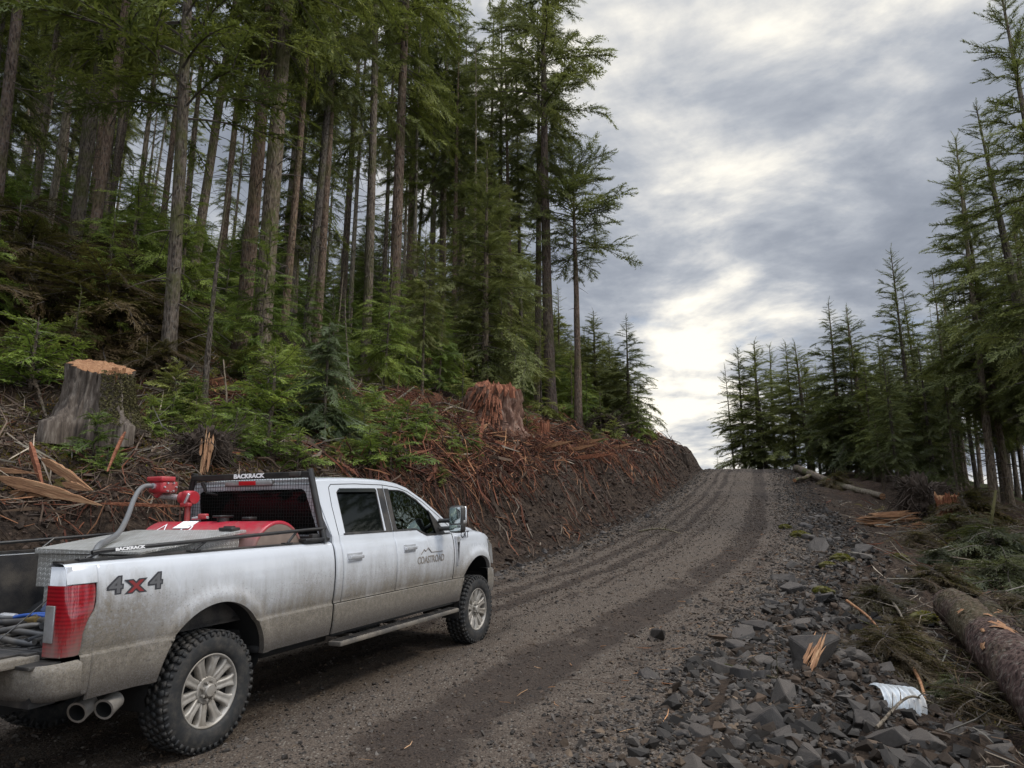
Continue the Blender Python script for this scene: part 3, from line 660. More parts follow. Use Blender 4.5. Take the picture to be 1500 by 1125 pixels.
mb.build('front_bumper', M_paint, truck, smooth=False)
# rear cab wall with window opening
def yz_prism(mb, poly, x0, x1, mi=0, holes=()):
    m2 = MB(); prism(m2, poly, 0., 1., 0, holes)
    for v, f, m in zip(m2.v, m2.f, m2.m): mb.v.append(np.stack([np.where(v[:, 1] < .5, x0(v[:, 2]) if callable(x0) else x0, x1(v[:, 2]) if callable(x1) else x1), v[:, 0], v[:, 2]], -1)); mb.f.append(f + mb.n); mb.m.append(m); mb.c.append(np.zeros((len(v), 3)))
    mb.n += m2.n
bx_ = lambda z: np.interp(z, [.9, 1.51, 1.75, 2.0, 2.1], [1.47, 1.445, 1.352, 1.317, 1.33])
wo_ = [(-.95, .9), (.95, .9), (.945, 1.51), (.80, 2.0), (.74, 2.06), (-.74, 2.06), (-.80, 2.0), (-.945, 1.51)]
wr_ = [(-.78, 1.52), (.78, 1.52), (.70, 1.94), (.66, 1.965), (-.66, 1.965), (-.70, 1.94)]
mb = MB(); yz_prism(mb, wo_, lambda z: bx_(z) + .002, lambda z: bx_(z) + .04, 0, (wr_,)); mb.build('cab_rear', M_paint, truck, smooth=False)
mb = MB(); yz_prism(mb, wr_, lambda z: bx_(z) + .012, lambda z: bx_(z) + .02); outward(mb.build('rear_window', M_tint, truck, smooth=False))
mb = MB(); box(mb, (1.305, 0, 2.035), (.05, .62, .055), bev=.015); hm = mb.build('high_brake_light', M_clearlens, truck)
mb = MB(); box(mb, (1.278, 0, 2.035), (.012, .22, .042), bev=.004); mb.build('red_lens', simple('red_plain_lens', (.35, .01, .015), .2), hm)
# interior
mb = MB()
for y_ in (-.42, .42): box(mb, (2.78, y_, 1.42), (.16, .5, .62), M=roty(-.2), bev=.06); box(mb, (2.74, y_, 1.83), (.10, .28, .17), bev=.04)
box(mb, (1.75, 0, 1.45), (.18, 1.5, .60), bev=.06); mb.build('seats', M_seat, truck)
mb = MB(); box(mb, (3.55, 0, 1.36), (.45, 1.6, .18), bev=.05); mb.build('dashboard', M_black, truck)
mb = MB(); a = np.linspace(0, 2 * np.pi, 25); tube(mb, [(3.22 + .07 * math.sin(q), .42 + .19 * math.cos(q), 1.42 + .17 * math.sin(q)) for q in a], .014, 8, cap=False); mb.build('steering_wheel', M_black, truck)
# bed: floor, front wall, inner walls, tailgate
mb = MB(); box(mb, (.12, 0, .89), (2.6, 1.62, .04)); box(mb, (1.40, 0, 1.17), (.03, 1.62, .53))
for s in (-1, 1): box(mb, (.12, s * .80, 1.16), (2.58, .02, .55))
for y_ in np.arange(-.72, .75, .12): box(mb, (.1, y_, .914), (2.5, .04, .012), bev=.004)
mb.build('bed_liner', M_liner, truck, smooth=False)
tg = MB(); box(tg, (-1.475, 0, .875), (.53, 1.62, .055), bev=.012); tg.build('tailgate', M_paint, truck, smooth=False)
mb = MB(); box(mb, (-1.47, 0, .911), (.46, 1.45, .012), bev=.004); box(mb, (-1.25, 0, .909), (.07, 1.58, .016), bev=.004); mb.build('tailgate_liner', M_liner, truck, smooth=False)
for s in (-1, 1): mb = MB(); tube(mb, [(-1.16, s * .79, 1.25), (-1.40, s * .79, 1.07), (-1.62, s * .785, .92)], .004, 6); mb.build('tailgate_cable', M_blackmetal, truck)
# rear bumper
mb = MB(); rows = []
ybs = [-1.03, -1.035, -1.02, -.98, -.90, -.7, -.45, 0, .45, .7, .90, .98, 1.02, 1.035, 1.03]; xbs = [-1.085, -1.20, -1.27, -1.32, -1.345, -1.36, -1.365, -1.37, -1.365, -1.36, -1.345, -1.32, -1.27, -1.20, -1.085]
for y_, x_ in zip(ybs, xbs): rows.append([(x_ + .03 if abs(y_) < .9 else x_, y_ * .955, .862), (x_, y_, .845), (x_ - .003, y_ * 1.0, .80), (x_, y_, .70), (x_ + .02, y_ * .985, .655), (x_ + .06, y_ * .96, .64)])
rows = np.array(rows); i = (np.arange(len(ybs) - 1)[:, None] * 6 + np.arange(5)[None]).ravel(); mb.add(rows.reshape(-1, 3), np.stack([i, i + 1, i + 7, i + 6], -1))
mb.build('rear_bumper', M_paint, truck)
mb = MB(); box(mb, (-1.26, 0, .853), (.20, 1.88, .022), bev=.006); box(mb, (-1.25, 0, .70), (.16, 1.85, .16)); mb.build('bumper_step', M_black, truck, smooth=False)
# chassis
mb = MB()
for s in (-1, 1): box(mb, (1.8, s * .42, .60), (6.2, .09, .18))
box(mb, (2.4, 0, .72), (4.8, 1.5, .12)); tube(mb, [(0, -.8, .43), (0, .8, .43)], .055, 12); tube(mb, [(4.47, -.8, .43), (4.47, .8, .43)], .05, 12)
bm = bmesh.new(); bmesh.ops.create_uvsphere(bm, u_segments=16, v_segments=10, radius=.19); addbm(mb, bm, c=(0, 0, .43))
for s in (-1, 1): tube(mb, [(-.75, s * .5, .66), (0, s * .5, .52), (.75, s * .5, .62)], .03, 8)
box(mb, (1.2, -.62, .60), (.9, .28, .22), bev=.04); box(mb, (-1.12, 0, .58), (.12, .5, .12)); mb.build('chassis', M_cavity, truck)
# exhaust: two polished tips
for x_, y_, z_ in ((-.93, -.80, .49), (-.80, -.88, .485)):
    mb = MB(); p0 = np.array([x_, y_, z_]); dr_ = np.array([-.80, -.30, -.22]); dr_ /= np.linalg.norm(dr_); rr = .066
    P = [p0 - dr_ * .13, p0 - dr_ * .02, p0]; V = tube(mb, P, [rr * .9, rr, rr * 1.04], 20, cap=False); tube(mb, P[::-1], [rr * .82, rr * .80, rr * .78], 20, cap=False, mi=1)
    a = np.linspace(0, 2 * np.pi, 20, endpoint=False); T, U, W = frames(P)
    o_ = p0 + rr * 1.04 * (np.cos(a)[:, None] * U[-1] + np.sin(a)[:, None] * W[-1]); i_ = p0 + rr * .82 * (np.cos(a)[:, None] * U[-1] + np.sin(a)[:, None] * W[-1]); k = np.arange(20)
    mb.add(np.concatenate([o_, i_]), np.stack([k, (k + 1) % 20, (k + 1) % 20 + 20, k + 20], -1)); mb.build('exhaust_tip', [M_tip, M_cavity], truck)
mb = MB(); tube(mb, [(-.70, -.62, .52), (-.2, -.55, .64), (.6, -.5, .62)], .045, 10); mb.build('exhaust_pipe', M_cavity, truck)
# mud flap
for s in (-1, 1): mb = MB(); box(mb, (3.965, s * .86, .55), (.012, .26, .34), bev=.003); mb.build('mud_flap', M_black, truck, smooth=False)
# wheels
def make_wheel():
    """tyre with lugs, ten-spoke alloy; axis along y, outer face towards -y"""
    mb = MB(); RO, W2 = .435, .137
    prof = [(.262, -.105), (.272, -.125), (.30, -.136), (.345, -.139), (.385, -.132), (.412, -.118), (.424, -.10), (.428, -.05), (.428, .05), (.424, .10), (.412, .118), (.345, .139), (.272, .125), (.262, .105)]
    n = 72; a = np.linspace(0, 2 * np.pi, n, endpoint=False)
    V = np.array([[(r * math.cos(q), y, r * math.sin(q)) for r, y in prof] for q in a]).reshape(-1, 3); k = len(prof)
    i = np.arange(n)[:, None] * k + np.arange(k - 1)[None]; j = ((np.arange(n) + 1) % n)[:, None] * k + np.arange(k - 1)[None]
    mb.add(V, np.stack([i, i + 1, j + 1, j], -1).reshape(-1, 4))
    nl = 46
    for q in range(nl):
        a0 = 2 * math.pi * q / nl
        for (y_, w_, l_, off, tw) in ((-.092, .052, .036, 0, .25), (-.036, .040, .036, .5, -.5), (.026, .040, .036, 0, .5), (.088, .052, .036, .5, -.25)):
            aa = a0 + off * 2 * math.pi / nl; M = roty(-aa) @ rotx(0)
            c = np.array([.4295 * math.cos(aa), y_, .4295 * math.sin(aa)])
            Mt = np.array([[math.cos(aa), 0, -math.sin(aa)], [0, 1, 0], [math.sin(aa), 0, math.cos(aa)]])
            Mx = np.array([[1, 0, 0], [0, math.cos(tw), -math.sin(tw)], [0, math.sin(tw), math.cos(tw)]])
            box(mb, c, (.014, w_ * 1.06, l_ * 1.12), M=Mt @ Mx)
        # shoulder blocks that show on the side wall, alternating long and short
        Mt = np.array([[math.cos(a0), 0, -math.sin(a0)], [0, 1, 0], [math.sin(a0), 0, math.cos(a0)]]); ln = .05 if q % 2 else .034
        for s in (-1, 1): box(mb, np.array([(.424 - ln / 2) * math.cos(a0), s * .127, (.424 - ln / 2) * math.sin(a0)]), (ln, .010, .022 if q % 2 else .03), M=Mt)
    tyre = mb.build('tyre', M_tyre, link=False)
    # raised side wall letters stay out: worn and muddy. rim
    mb = MB(); prof = [(.262, -.10), (.268, -.118), (.262, -.124), (.252, -.118), (.242, -.085), (.235, .10)]
    V = np.array([[(r * math.cos(q), y, r * math.sin(q)) for r, y in prof] for q in a]).reshape(-1, 3); k = len(prof)
    i = np.arange(n)[:, None] * k + np.arange(k - 1)[None]; j = ((np.arange(n) + 1) % n)[:, None] * k + np.arange(k - 1)[None]; mb.add(V, np.stack([i, i + 1, j + 1, j], -1).reshape(-1, 4))
    for q in range(10):   # five pairs of spokes
        aa = 2 * math.pi * q / 10 + .16; Mt = np.array([[math.cos(aa), 0, -math.sin(aa)], [0, 1, 0], [math.sin(aa), 0, math.cos(aa)]])
        sec = [(.085, .027, -.082), (.115, .035, -.094), (.16, .033, -.100), (.20, .035, -.106), (.228, .043, -.110), (.254, .064, -.110)]; rows = []
        for r, w_, y_ in sec: rows.append([(r, y_ + .055, -w_), (r, y_ + .01, -w_), (r, y_ - .002, -w_ * .72), (r, y_ + .010, -w_ * .25), (r, y_ + .010, w_ * .25), (r, y_ - .002, w_ * .72), (r, y_ + .01, w_), (r, y_ + .055, w_)])
        rows = np.array(rows) @ Mt.T; i = (np.arange(5)[:, None] * 8 + np.arange(7)[None]).ravel(); mb.add(rows.reshape(-1, 3), np.stack([i, i + 1, i + 9, i + 8], -1))
    rim = mb.build('rim', M_alloy, link=False)
    mb = MB(); tube(mb, [(0, -.04, 0), (0, -.084, 0), (0, -.088, 0)], [.10, .10, .092], 28); tube(mb, [(0, -.088, 0), (0, -.120, 0), (0, -.128, 0)], [.055, .050, .04], 24)
    for q in range(8): aa = 2 * math.pi * q / 8; tube(mb, [(.066 * math.cos(aa), -.095, .066 * math.sin(aa)), (.066 * math.cos(aa), -.122, .066 * math.sin(aa))], .011, 6)
    hub = mb.build('hub_cap', M_alloy, link=False)
    mb = MB(); tube(mb, [(0, -.03, 0), (0, -.035, 0)], .245, 32); mb2 = mb; box(mb, (.12, -.045, .13), (.10, .05, .10)); disc = mb.build('brake_disc', M_cavity, link=False)
    return tyre, rim, hub, disc
_w = make_wheel()
for x_ in (0., 4.47):
    for s in (-1, 1):
        wp = empty('wheel'); wp.parent = truck; wp.location = (x_, s * .862, .43); wp.rotation_euler = (0, random.random() * 6, 0 if s < 0 else math.pi)
        if s > 0: wp.rotation_euler = (0, random.random() * 6, math.pi)
        for nm, me in zip(('tyre', 'rim', 'hub_cap', 'brake_disc'), _w): obj(nm, me, wp)

# ------------------------------------------------------------------ what the truck carries (things of their own, set down in truck axes)
TM = truck.matrix_world.copy()
def ride(name, label, cat, loc=(0, 0, 0)):
    e = empty(name); e.matrix_world = TM.copy(); tag(e, label, cat); return e
# toolbox
tb = ride('toolbox', 'large diamond plate aluminium toolbox standing in the truck bed', 'toolbox')
def wedge(mb, q, z0, mi=0):
    """top quad q (x,y,z)x4 down to z0"""
    V = np.array(list(q) + [(x, y, (z0(x) if callable(z0) else z0)) for x, y, z in q]); F = [[0, 1, 2, 3], [7, 6, 5, 4]] + [[k, 4 + k, 4 + (k + 1) % 4, (k + 1) % 4] for k in range(4)]
    mb.add(V, F, mi)
qa, qb, qc, qd = (-.50, .45, 1.494), (-.46, -.70, 1.474), (.68, -.60, 1.596), (.60, .70, 1.598)
mb = MB(); wedge(mb, [qa, qb, qc, qd], lambda x: 1.455 + (x + .5) * .10); lid = mb.build('lid', M_plate, tb, smooth=False)
mb = MB(); wedge(mb, [(-.48, .43, 1.46), (-.44, -.55, 1.44), (.64, -.56, 1.555), (.57, .67, 1.555)], 1.20); wedge(mb, [(-.47, .34, 1.21), (-.43, -.50, 1.21), (.6, -.5, 1.21), (.56, .5, 1.21)], .915); mb.build('box', M_plate, tb, smooth=False)
mb = MB(); box(mb, (.60, -.48, 1.605), (.10, .16, .03), bev=.008); tube(mb, [(.60, -.54, 1.62), (.60, -.42, 1.62)], .012, 8); mb.build('latch', M_blackmetal, tb)
# tank
tk = ride('fuel_tank', 'red cylindrical fuel tank lying across the truck bed behind the cab', 'fuel tank')
mb = MB(); cx_, cz_, rr = .94, 1.335, .335
def ring(y, r): a = np.linspace(0, 2 * np.pi, 48, endpoint=False); return [(cx_ + r * math.cos(q), y, cz_ + r * math.sin(q)) for q in a]
ysq = [-.74, -.745, -.73, -.70, .70, .73, .745]; rsq = [rr - .03, rr - .008, rr, rr - .004, rr - .004, rr, rr - .008]
V = np.array([ring(y, r) for y, r in zip(ysq, rsq)]).reshape(-1, 3); i = np.arange(6)[:, None] * 48 + np.arange(48)[None]; j = np.arange(6)[:, None] * 48 + ((np.arange(48) + 1) % 48)[None]
mb.add(V, np.stack([i, j, j + 48, i + 48], -1).reshape(-1, 4)); mb.build('shell', M_tank, tk)
mb = MB(); V = np.array([ring(-.738 + d_, r) for d_, r in ((0, rr - .03), (-.002, rr * .7), (-.008, rr * .35))] + [[(cx_, -.748, cz_)] * 48]).reshape(-1, 3); i = np.arange(3)[:, None] * 48 + np.arange(48)[None]; j = np.arange(3)[:, None] * 48 + ((np.arange(48) + 1) % 48)[None]
for s in (1, -1): mb = MB(); mb.add(V * [1, s, 1], np.stack([i, j, j + 48, i + 48], -1).reshape(-1, 4)); mb.build('end_plate', M_tankend, tk)
mb = MB(); tube(mb, [(.94, -.05, 1.66), (.94, -.05, 1.70)], .055, 20); box(mb, (.94, -.05, 1.712), (.17, .11, .022), bev=.008); mb.build('filler_cap', M_blackmetal, tk)
mb = MB(); box(mb, (1.0, -.32, 1.69), (.10, .10, .03), bev=.008); mb.build('vent_cap', M_blackmetal, tk)
mb = MB(); box(mb, (.80, .28, 1.638), (.14, .20, .004), M=roty(-.45)); mb.build('label_plate', M_white, tk, smooth=False)
mb = MB()
for p, q in (((-.075, .0), (.075, .0)), ((-.075, 0), (0, .10)), ((.075, 0), (0, .10))): pass
Mlab = lambda x, y: Matrix.Translation((x, y, cz_ + math.sqrt(rr ** 2 - (x - cx_) ** 2) + .0)) @ Matrix.Rotation(-math.asin((cx_ - x) / rr), 4, 'Y') @ Matrix.Rotation(-math.pi / 2, 4, 'Z')
tri = MB()
for k_ in range(3):
    a0, a1 = math.pi / 2 + k_ * 2.0944, math.pi / 2 + (k_ + 1) * 2.0944; r0, r1 = .075, .05
    tri.add([(r0 * math.cos(a0), r0 * math.sin(a0), .002), (r0 * math.cos(a1), r0 * math.sin(a1), .002), (r1 * math.cos(a1), r1 * math.sin(a1), .002), (r1 * math.cos(a0), r1 * math.sin(a0), .002)], [[0, 1, 2, 3]])
o_ = tri.build('warning_triangle', M_white, tk, smooth=False); o_.data.transform(Mlab(.74, .52))
ri = MB(); a = np.linspace(0, 2 * np.pi, 24, endpoint=False); ri.add([(r0 * math.cos(q), r0 * math.sin(q), .002) for r0 in (.065, .048) for q in a], [[k, (k + 1) % 24, (k + 1) % 24 + 24, k + 24] for k in range(24)])
o_ = ri.build('warning_ring', M_white, tk, smooth=False); o_.data.transform(Mlab(.74, .20))
# small pump nozzle on tank top
nz = ride('fuel_nozzle', 'small red handled fuel nozzle resting on top of the red tank', 'fuel nozzle')
mb = MB(); tube(mb, [(.93, .34, 1.695), (.93, .26, 1.70), (.93, .14, 1.705)], [.014, .02, .014], 10); mb.build('spout', M_chrome, nz)
mb = MB(); box(mb, (.93, .20, 1.715), (.05, .10, .05), bev=.012); mb.build('grip', M_redcast, nz)
# pump at left front
pu = ride('fuel_pump', 'red fuel pump on the far end of the tank below the rack', 'fuel pump')
mb = MB(); tube(mb, [(1.06, .56, 1.62), (1.06, .56, 1.84)], .028, 12); tube(mb, [(1.06, .47, 1.90), (1.06, .65, 1.90)], [.062, .062], 20); box(mb, (1.06, .55, 1.90), (.13, .10, .14), bev=.03); box(mb, (1.01, .53, 1.83), (.05, .12, .04), bev=.01); mb.build('pump_body', M_redcast, pu)
mb = MB(); tube(mb, [(1.06, .64, 1.90), (1.00, .90, 1.925)], .03, 14); box(mb, (.99, .50, 1.89), (.02, .025, .11), M=rotx(.5), bev=.005); mb.build('outlet', M_chrome, pu)
hn = ride('dispensing_hose', 'thick grey delivery hose curving from the red meter down to the toolbox', 'hose')
mb = MB(); P = [(.88, .84, 2.02), (.80, .86, 2.02), (.70, .82, 1.98), (.55, .70, 1.88), (.30, .45, 1.72), (.0, .15, 1.60), (-.25, -.05, 1.545), (-.40, -.18, 1.53), (-.50, -.27, 1.49), (-.54, -.31, 1.40), (-.55, -.33, 1.25), (-.55, -.33, 1.0)]
from mathutils import geometry
def spline(P, n=60):
    P = np.asarray(P, float); t = np.linspace(0, len(P) - 1, n); P2 = np.concatenate([2 * P[:1] - P[1:2], P, 2 * P[-1:] - P[-2:-1]]); i = np.clip(t.astype(int), 0, len(P) - 2); u = (t - i)[:, None]
    a, b, c_, d_ = P2[i], P2[i + 1], P2[i + 2], P2[i + 3]
    return .5 * (2 * b + (c_ - a) * u + (2 * a - 5 * b + 4 * c_ - d_) * u ** 2 + (3 * b - a - 3 * c_ + d_) * u ** 3)
tube(mb, spline(P, 90), .023, 12); mb.build('hose', M_hose, hn)
mb = MB(); tube(mb, [(.86, .84, 2.02), (.94, .84, 2.02)], .03, 12); mb.build('coupling', M_chrome, hn)
mt_ = ride('fuel_meter', 'red flow meter with raised square cap at the top end of the grey hose', 'fuel meter')
mb = MB(); box(mb, (.98, .83, 2.01), (.20, .20, .12), bev=.03); box(mb, (.95, .83, 2.09), (.17, .22, .05), bev=.012); tube(mb, [(.98, .83, 2.0), (.95, .90, 1.925)], .035, 12); mb.build('casing', M_redcast, mt_)
mb = MB()
for q in range(6): a_ = q * 1.047; tube(mb, [(.98 + .07 * math.cos(a_), .73, 2.01 + .045 * math.sin(a_)), (.98 + .07 * math.cos(a_), .715, 2.01 + .045 * math.sin(a_))], .01, 6)
mb.build('bolt', M_chrome, mt_)
# headache rack with mesh guard and side rails
rk = ride('headache_rack', 'black steel cab rack with wire mesh guard and side rails bolted on the bed', 'truck rack')
def yy(z): return .945 - (z - 1.46) * .265
xr_k = lambda z: 1.33 - (z - 1.46) * .03
for s in (-1, 1):
    mb = MB(); z0, z1 = 1.46, 2.155; tube(mb, [(xr_k(z0), s * yy(z0), z0), (xr_k(z1), s * yy(z1), z1)], .032, 4 if 0 else 12, squash=1.); box(mb, (1.22, s * .92, 1.485), (.34, .09, .035), bev=.008); box(mb, (1.22, s * .915, 1.515), (.10, .05, .05), bev=.006); mb.build('post', M_blackmetal, rk)
    mb = MB(); tube(mb, [(1.36, s * .93, 1.585), (1.1, s * .925, 1.580), (-.95, s * .915, 1.517), (-1.0, s * .915, 1.51)], .015, 8)
    for x_ in (-.93, -.05, .98):
        zt = 1.517 + (x_ + .95) * .0307; tube(mb, [(x_, s * .915, zt), (x_ - .10, s * .90, 1.475)], .012, 8); box(mb, (x_ - .11, s * .90, 1.472), (.10, .05, .012), bev=.003)
    mb.build('side_rail', M_blackmetal, rk)
mb = MB(); box(mb, (1.30, 0, 2.105), (.05, 2 * yy(2.105) + .02, .058), bev=.008); box(mb, (1.325, 0, 1.50), (.035, 1.84, .03), bev=.006); tube(mb, [(1.28, .62, 2.06), (1.33, .60, 1.95), (1.36, .45, 1.93)], .02, 8); bar = mb.build('cross_bar', M_blackmetal, rk, smooth=False)
mb = MB(); box(mb, (1.268, -.62, 2.108), (.03, .14, .05), bev=.008); mb.build('bracket', M_black, bar)
rearM = lambda x, y, z: Matrix.Translation((x, y, z)) @ Matrix.Rotation(-math.pi / 2, 4, 'Z') @ Matrix.Rotation(math.pi / 2, 4, 'X')
text_mesh('rack_lettering', 'BACKRACK', .058, .001, M_white, bar, rearM(1.272, -.02, 2.105), .0028, 1.32)
text_mesh('rail_lettering', 'BACKRACK', .028, .001, M_white, rk, Matrix.Translation((-.73, -.932, 1.524)) @ Matrix.Rotation(-.0307, 4, 'Y') @ Matrix.Rotation(math.pi / 2, 4, 'X'), .0016, 1.55)
mb = MB()
for z_ in np.arange(1.53, 2.08, .034): box(mb, (xr_k(z_) - .01, 0, z_), (.003, 2 * yy(z_) - .05, .003))
for y_ in np.arange(-.90, .91, .034):
    zt = min(2.08, 1.46 + (.945 - abs(y_)) / .265)
    if zt > 1.56: box(mb, (xr_k(1.8) - .01, y_, (1.51 + zt) / 2), (.003, .003, zt - 1.51))
mb.build('wire_mesh', M_wire, rk, smooth=False)
# hoses and tools in the bed
hs = ride('black_hose', 'coiled black rubber hose lying in the open truck bed', 'hose')
mb = MB()
for k_, (cx2, cy2, ra, rb, z_) in enumerate(((-.86, -.30, .30, .36, .945), (-.80, -.22, .27, .42, .975), (-.90, -.05, .24, .33, 1.00), (-.72, -.40, .22, .33, 1.02), (-.95, .25, .22, .3, .95))):
    ph = random.random() * 6; P = [(cx2 + ra * math.cos(ph + q), cy2 + rb * math.sin(ph + q * 1.02), z_ + .02 * math.sin(3 * q + k_)) for q in np.linspace(0, 5.9, 40)]; tube(mb, P, .021, 10)
for y0 in (-.68, -.60, -.52): tube(mb, spline([(-1.12, y0, .95), (-.9, y0 + .04, .96), (-.6, y0 + .03, .95), (-.2, y0 + .10, .94)], 20), .02, 10)
tube(mb, spline([(-1.14, -.70, 1.06), (-.95, -.45, 1.05), (-.9, -.1, 1.02), (-.92, .2, 1.0), (-.8, .6, .98)], 40), .022, 10)
mb.build('hose_coil', M_bhose, hs)
mb = MB(); tube(mb, [(-.93, -.33, 1.043), (-.91, -.22, 1.035)], .027, 12); tube(mb, [(-.915, -.24, 1.037), (-.90, -.14, 1.03)], .02, 8); mb.build('brass_fitting', M_brass, hs)
gl = ride('blue_tool_bag', 'dark blue wedge shaped cloth bag lying on the hoses', 'bag')
mb = MB(); bm = bmesh.new(); pts = [(-.62, -.02, 1.02), (-.60, -.32, 1.00), (-.45, -.42, 1.08), (-.38, -.30, 1.17), (-.35, .10, 1.19), (-.50, .22, 1.13), (-.62, .16, 1.04), (-.3, -.1, 1.02), (-.33, .2, 1.0), (-.34, -.38, 1.0)]
for p in pts: bm.verts.new(p)
bmesh.ops.convex_hull(bm, input=bm.verts); bmesh.ops.bevel(bm, geom=list(bm.edges), offset=.012, segments=1, affect='EDGES'); addbm(mb, bm); mb.build('bag', M_blue, gl)
mb = MB(); tube(mb, [(-.62, -.36, 1.02), (-.645, -.40, 1.03)], .03, 14); mb.build('yellow_knob', M_yellow, gl)
ph_ = ride('blue_pliers', 'blue handled pliers on the black hoses beside the bag', 'pliers')
mb = MB(); tube(mb, spline([(-.80, .10, 1.03), (-.76, -.08, 1.05), (-.72, -.28, 1.04)], 12), .014, 8); tube(mb, spline([(-.84, .08, 1.03), (-.82, -.06, 1.05), (-.78, -.24, 1.04)], 12), .014, 8); mb.build('handle', M_blue2, ph_)
mb = MB(); tube(mb, [(-.82, .09, 1.035), (-.84, .20, 1.035), (-.85, .26, 1.035)], [.02, .025, .01], 8); mb.build('jaws', M_chrome, ph_)
# ------------------------------------------------------------------ conifers
def leafmat(name, c1, c2, c3, rough=.75, trans=.36):
    def b(t):
        co = t.new('ShaderNodeTexCoord').outputs['Object']; rnd = t.new('ShaderNodeObjectInfo').outputs['Random']; pc = t.attr('col', 'Color')
        s = t.new('ShaderNodeSeparateColor', ins={0: pc})
        n = t.noise(co, .55, 4, .6)
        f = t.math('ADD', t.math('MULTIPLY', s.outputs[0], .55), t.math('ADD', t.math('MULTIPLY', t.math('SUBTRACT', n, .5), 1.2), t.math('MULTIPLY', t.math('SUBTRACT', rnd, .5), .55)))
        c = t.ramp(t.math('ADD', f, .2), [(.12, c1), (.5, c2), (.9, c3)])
        df = t.new('ShaderNodeBsdfDiffuse', ins={'Color': c}); tr = t.new('ShaderNodeBsdfTranslucent', ins={'Color': t.mix(.35, c, (.14, .17, .02))})
        gl = t.new('ShaderNodeBsdfGlossy', ins={'Color': (.6, .65, .6), 'Roughness': .55})
        m = t.new('ShaderNodeMixShader', ins={0: trans}); t.l.new(df.outputs[0], m.inputs[1]); t.l.new(tr.outputs[0], m.inputs[2])
        m2 = t.new('ShaderNodeMixShader', ins={0: .03}); t.l.new(m.outputs[0], m2.inputs[1]); t.l.new(gl.outputs[0], m2.inputs[2]); return m2.outputs[0]
    return material(name, b)
L_dark = leafmat('needles_dark', (.048, .058, .022), (.112, .128, .042), (.21, .22, .072))
L_mid = leafmat('needles_green', (.064, .080, .020), (.175, .195, .045), (.32, .33, .085))
L_bright = leafmat('needles_young', (.055, .090, .018), (.13, .19, .035), (.26, .32, .065), trans=.35)
L_grey = leafmat('needles_greyish', (.04, .055, .028), (.075, .10, .048), (.12, .15, .075), trans=.3)
L_dead = leafmat('needles_brown', (.030, .020, .011), (.065, .042, .021), (.12, .085, .04))
def b_bark(c1, c2, mossy):
    def b(t):
        co = t.new('ShaderNodeTexCoord').outputs['Object']; rnd = t.new('ShaderNodeObjectInfo').outputs['Random']
        v = t.mapping(co, (9, 9, 2.2)); n = t.noise(v, 1.6, 7, .7, .6); vo = t.vor(v, 2.4)
        n2 = t.noise(co, .9, 4); c = t.mix(t.step(t.math('ADD', t.math('MULTIPLY', n, .7), t.math('MULTIPLY', vo, .35)), .3, .7), c1, c2)
        c = t.mix(t.math('MULTIPLY', t.step(t.noise(co, 14, 4), .52, .66), .5), c, (.17, .165, .15))
        c = t.mix(1., c, t.mix(rnd, (.72, .72, .75), (1.25, 1.15, 1.05)), 'MULTIPLY')
        c = t.mix(t.math('MULTIPLY', t.step(t.math('ADD', n2, t.math('MULTIPLY', n, .3)), .62, .78), mossy), c, (.06, .065, .018))
        return principled(t, c, .95, t.bump(t.math('ADD', n, t.math('MULTIPLY', vo, .8)), 1., .05), spec=.12)
    return b
M_bark = material('bark_grey_brown', b_bark((.030, .024, .019), (.155, .130, .105), .75))
M_barkred = material('bark_reddish', b_bark((.036, .026, .020), (.165, .122, .095), .4))
M_barkpale = material('bark_pale', b_bark((.07, .06, .045), (.26, .225, .175), .5))
M_twig = simple('dead_twig', (.060, .048, .038), .9, scale=8, var=.4)

def frond_template(seed, hang=.25, n2=26, len2=.42, dens3=1., w3=.011, l3=.075, tipw=1.):
    """a flat feathery conifer spray along +X with unit length: side twigs that carry rows of needle clusters"""
    r = np.random.default_rng(seed); tri = []; g = []; wood = []
    def axis(t): return np.stack([t * .98, .05 * np.sin(t * 3 + seed), -.16 * t ** 2.2 + .0 * t], -1)
    wood.append((axis(np.linspace(0, 1, 7)), np.linspace(.012, .0025, 7)))
    for i in range(n2):
        t = .10 + .90 * (i + r.random() * .7) / n2; p0 = axis(np.array([t]))[0]
        for sd in (-1, 1):
            if r.random() < .16: continue
            L = len2 * (1 - t) ** .6 * (.30 + .85 * r.random() ** .8) * min(1, t * 3.5 + .3) + .05
            a = math.radians(56 - 22 * t + r.normal() * 13) * sd; dz = r.normal() * .20 - hang * .35
            dr = np.array([math.cos(a), math.sin(a), dz]); n3 = max(3, int(L / .030 * dens3)); q = (np.arange(n3) + r.random(n3)) / n3
            pts = p0 + dr * (q * L)[:, None] + np.array([0, 0, -hang * .5])[None] * (q ** 2 * L)[:, None] + np.array([.12, 0, 0]) * (q ** 2 * L)[:, None]
            side = np.where(np.arange(n3) % 2, 1, -1); aa = a + side * (.85 + r.normal(size=n3) * .25)
            ll = l3 * (1 - .55 * q) * (.6 + .8 * r.random(n3)); d3 = np.stack([np.cos(aa), np.sin(aa), r.normal(size=n3) * .28 - hang * .8], -1) * ll[:, None]
            wd = np.stack([-np.sin(aa), np.cos(aa), r.normal(size=n3) * .55], -1) * (w3 * (1 - .4 * q))[:, None]
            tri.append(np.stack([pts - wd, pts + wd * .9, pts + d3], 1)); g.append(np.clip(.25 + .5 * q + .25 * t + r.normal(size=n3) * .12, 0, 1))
            e = pts[-1] + dr * .05; ww = np.array([-dr[1], dr[0], .2]) * w3 * .8
            tri.append(np.stack([p0 - ww, p0 + ww, e])[None]); g.append(np.array([.35 + .3 * t]))
    T_ = np.concatenate(tri); G_ = np.concatenate(g); return T_, G_, wood
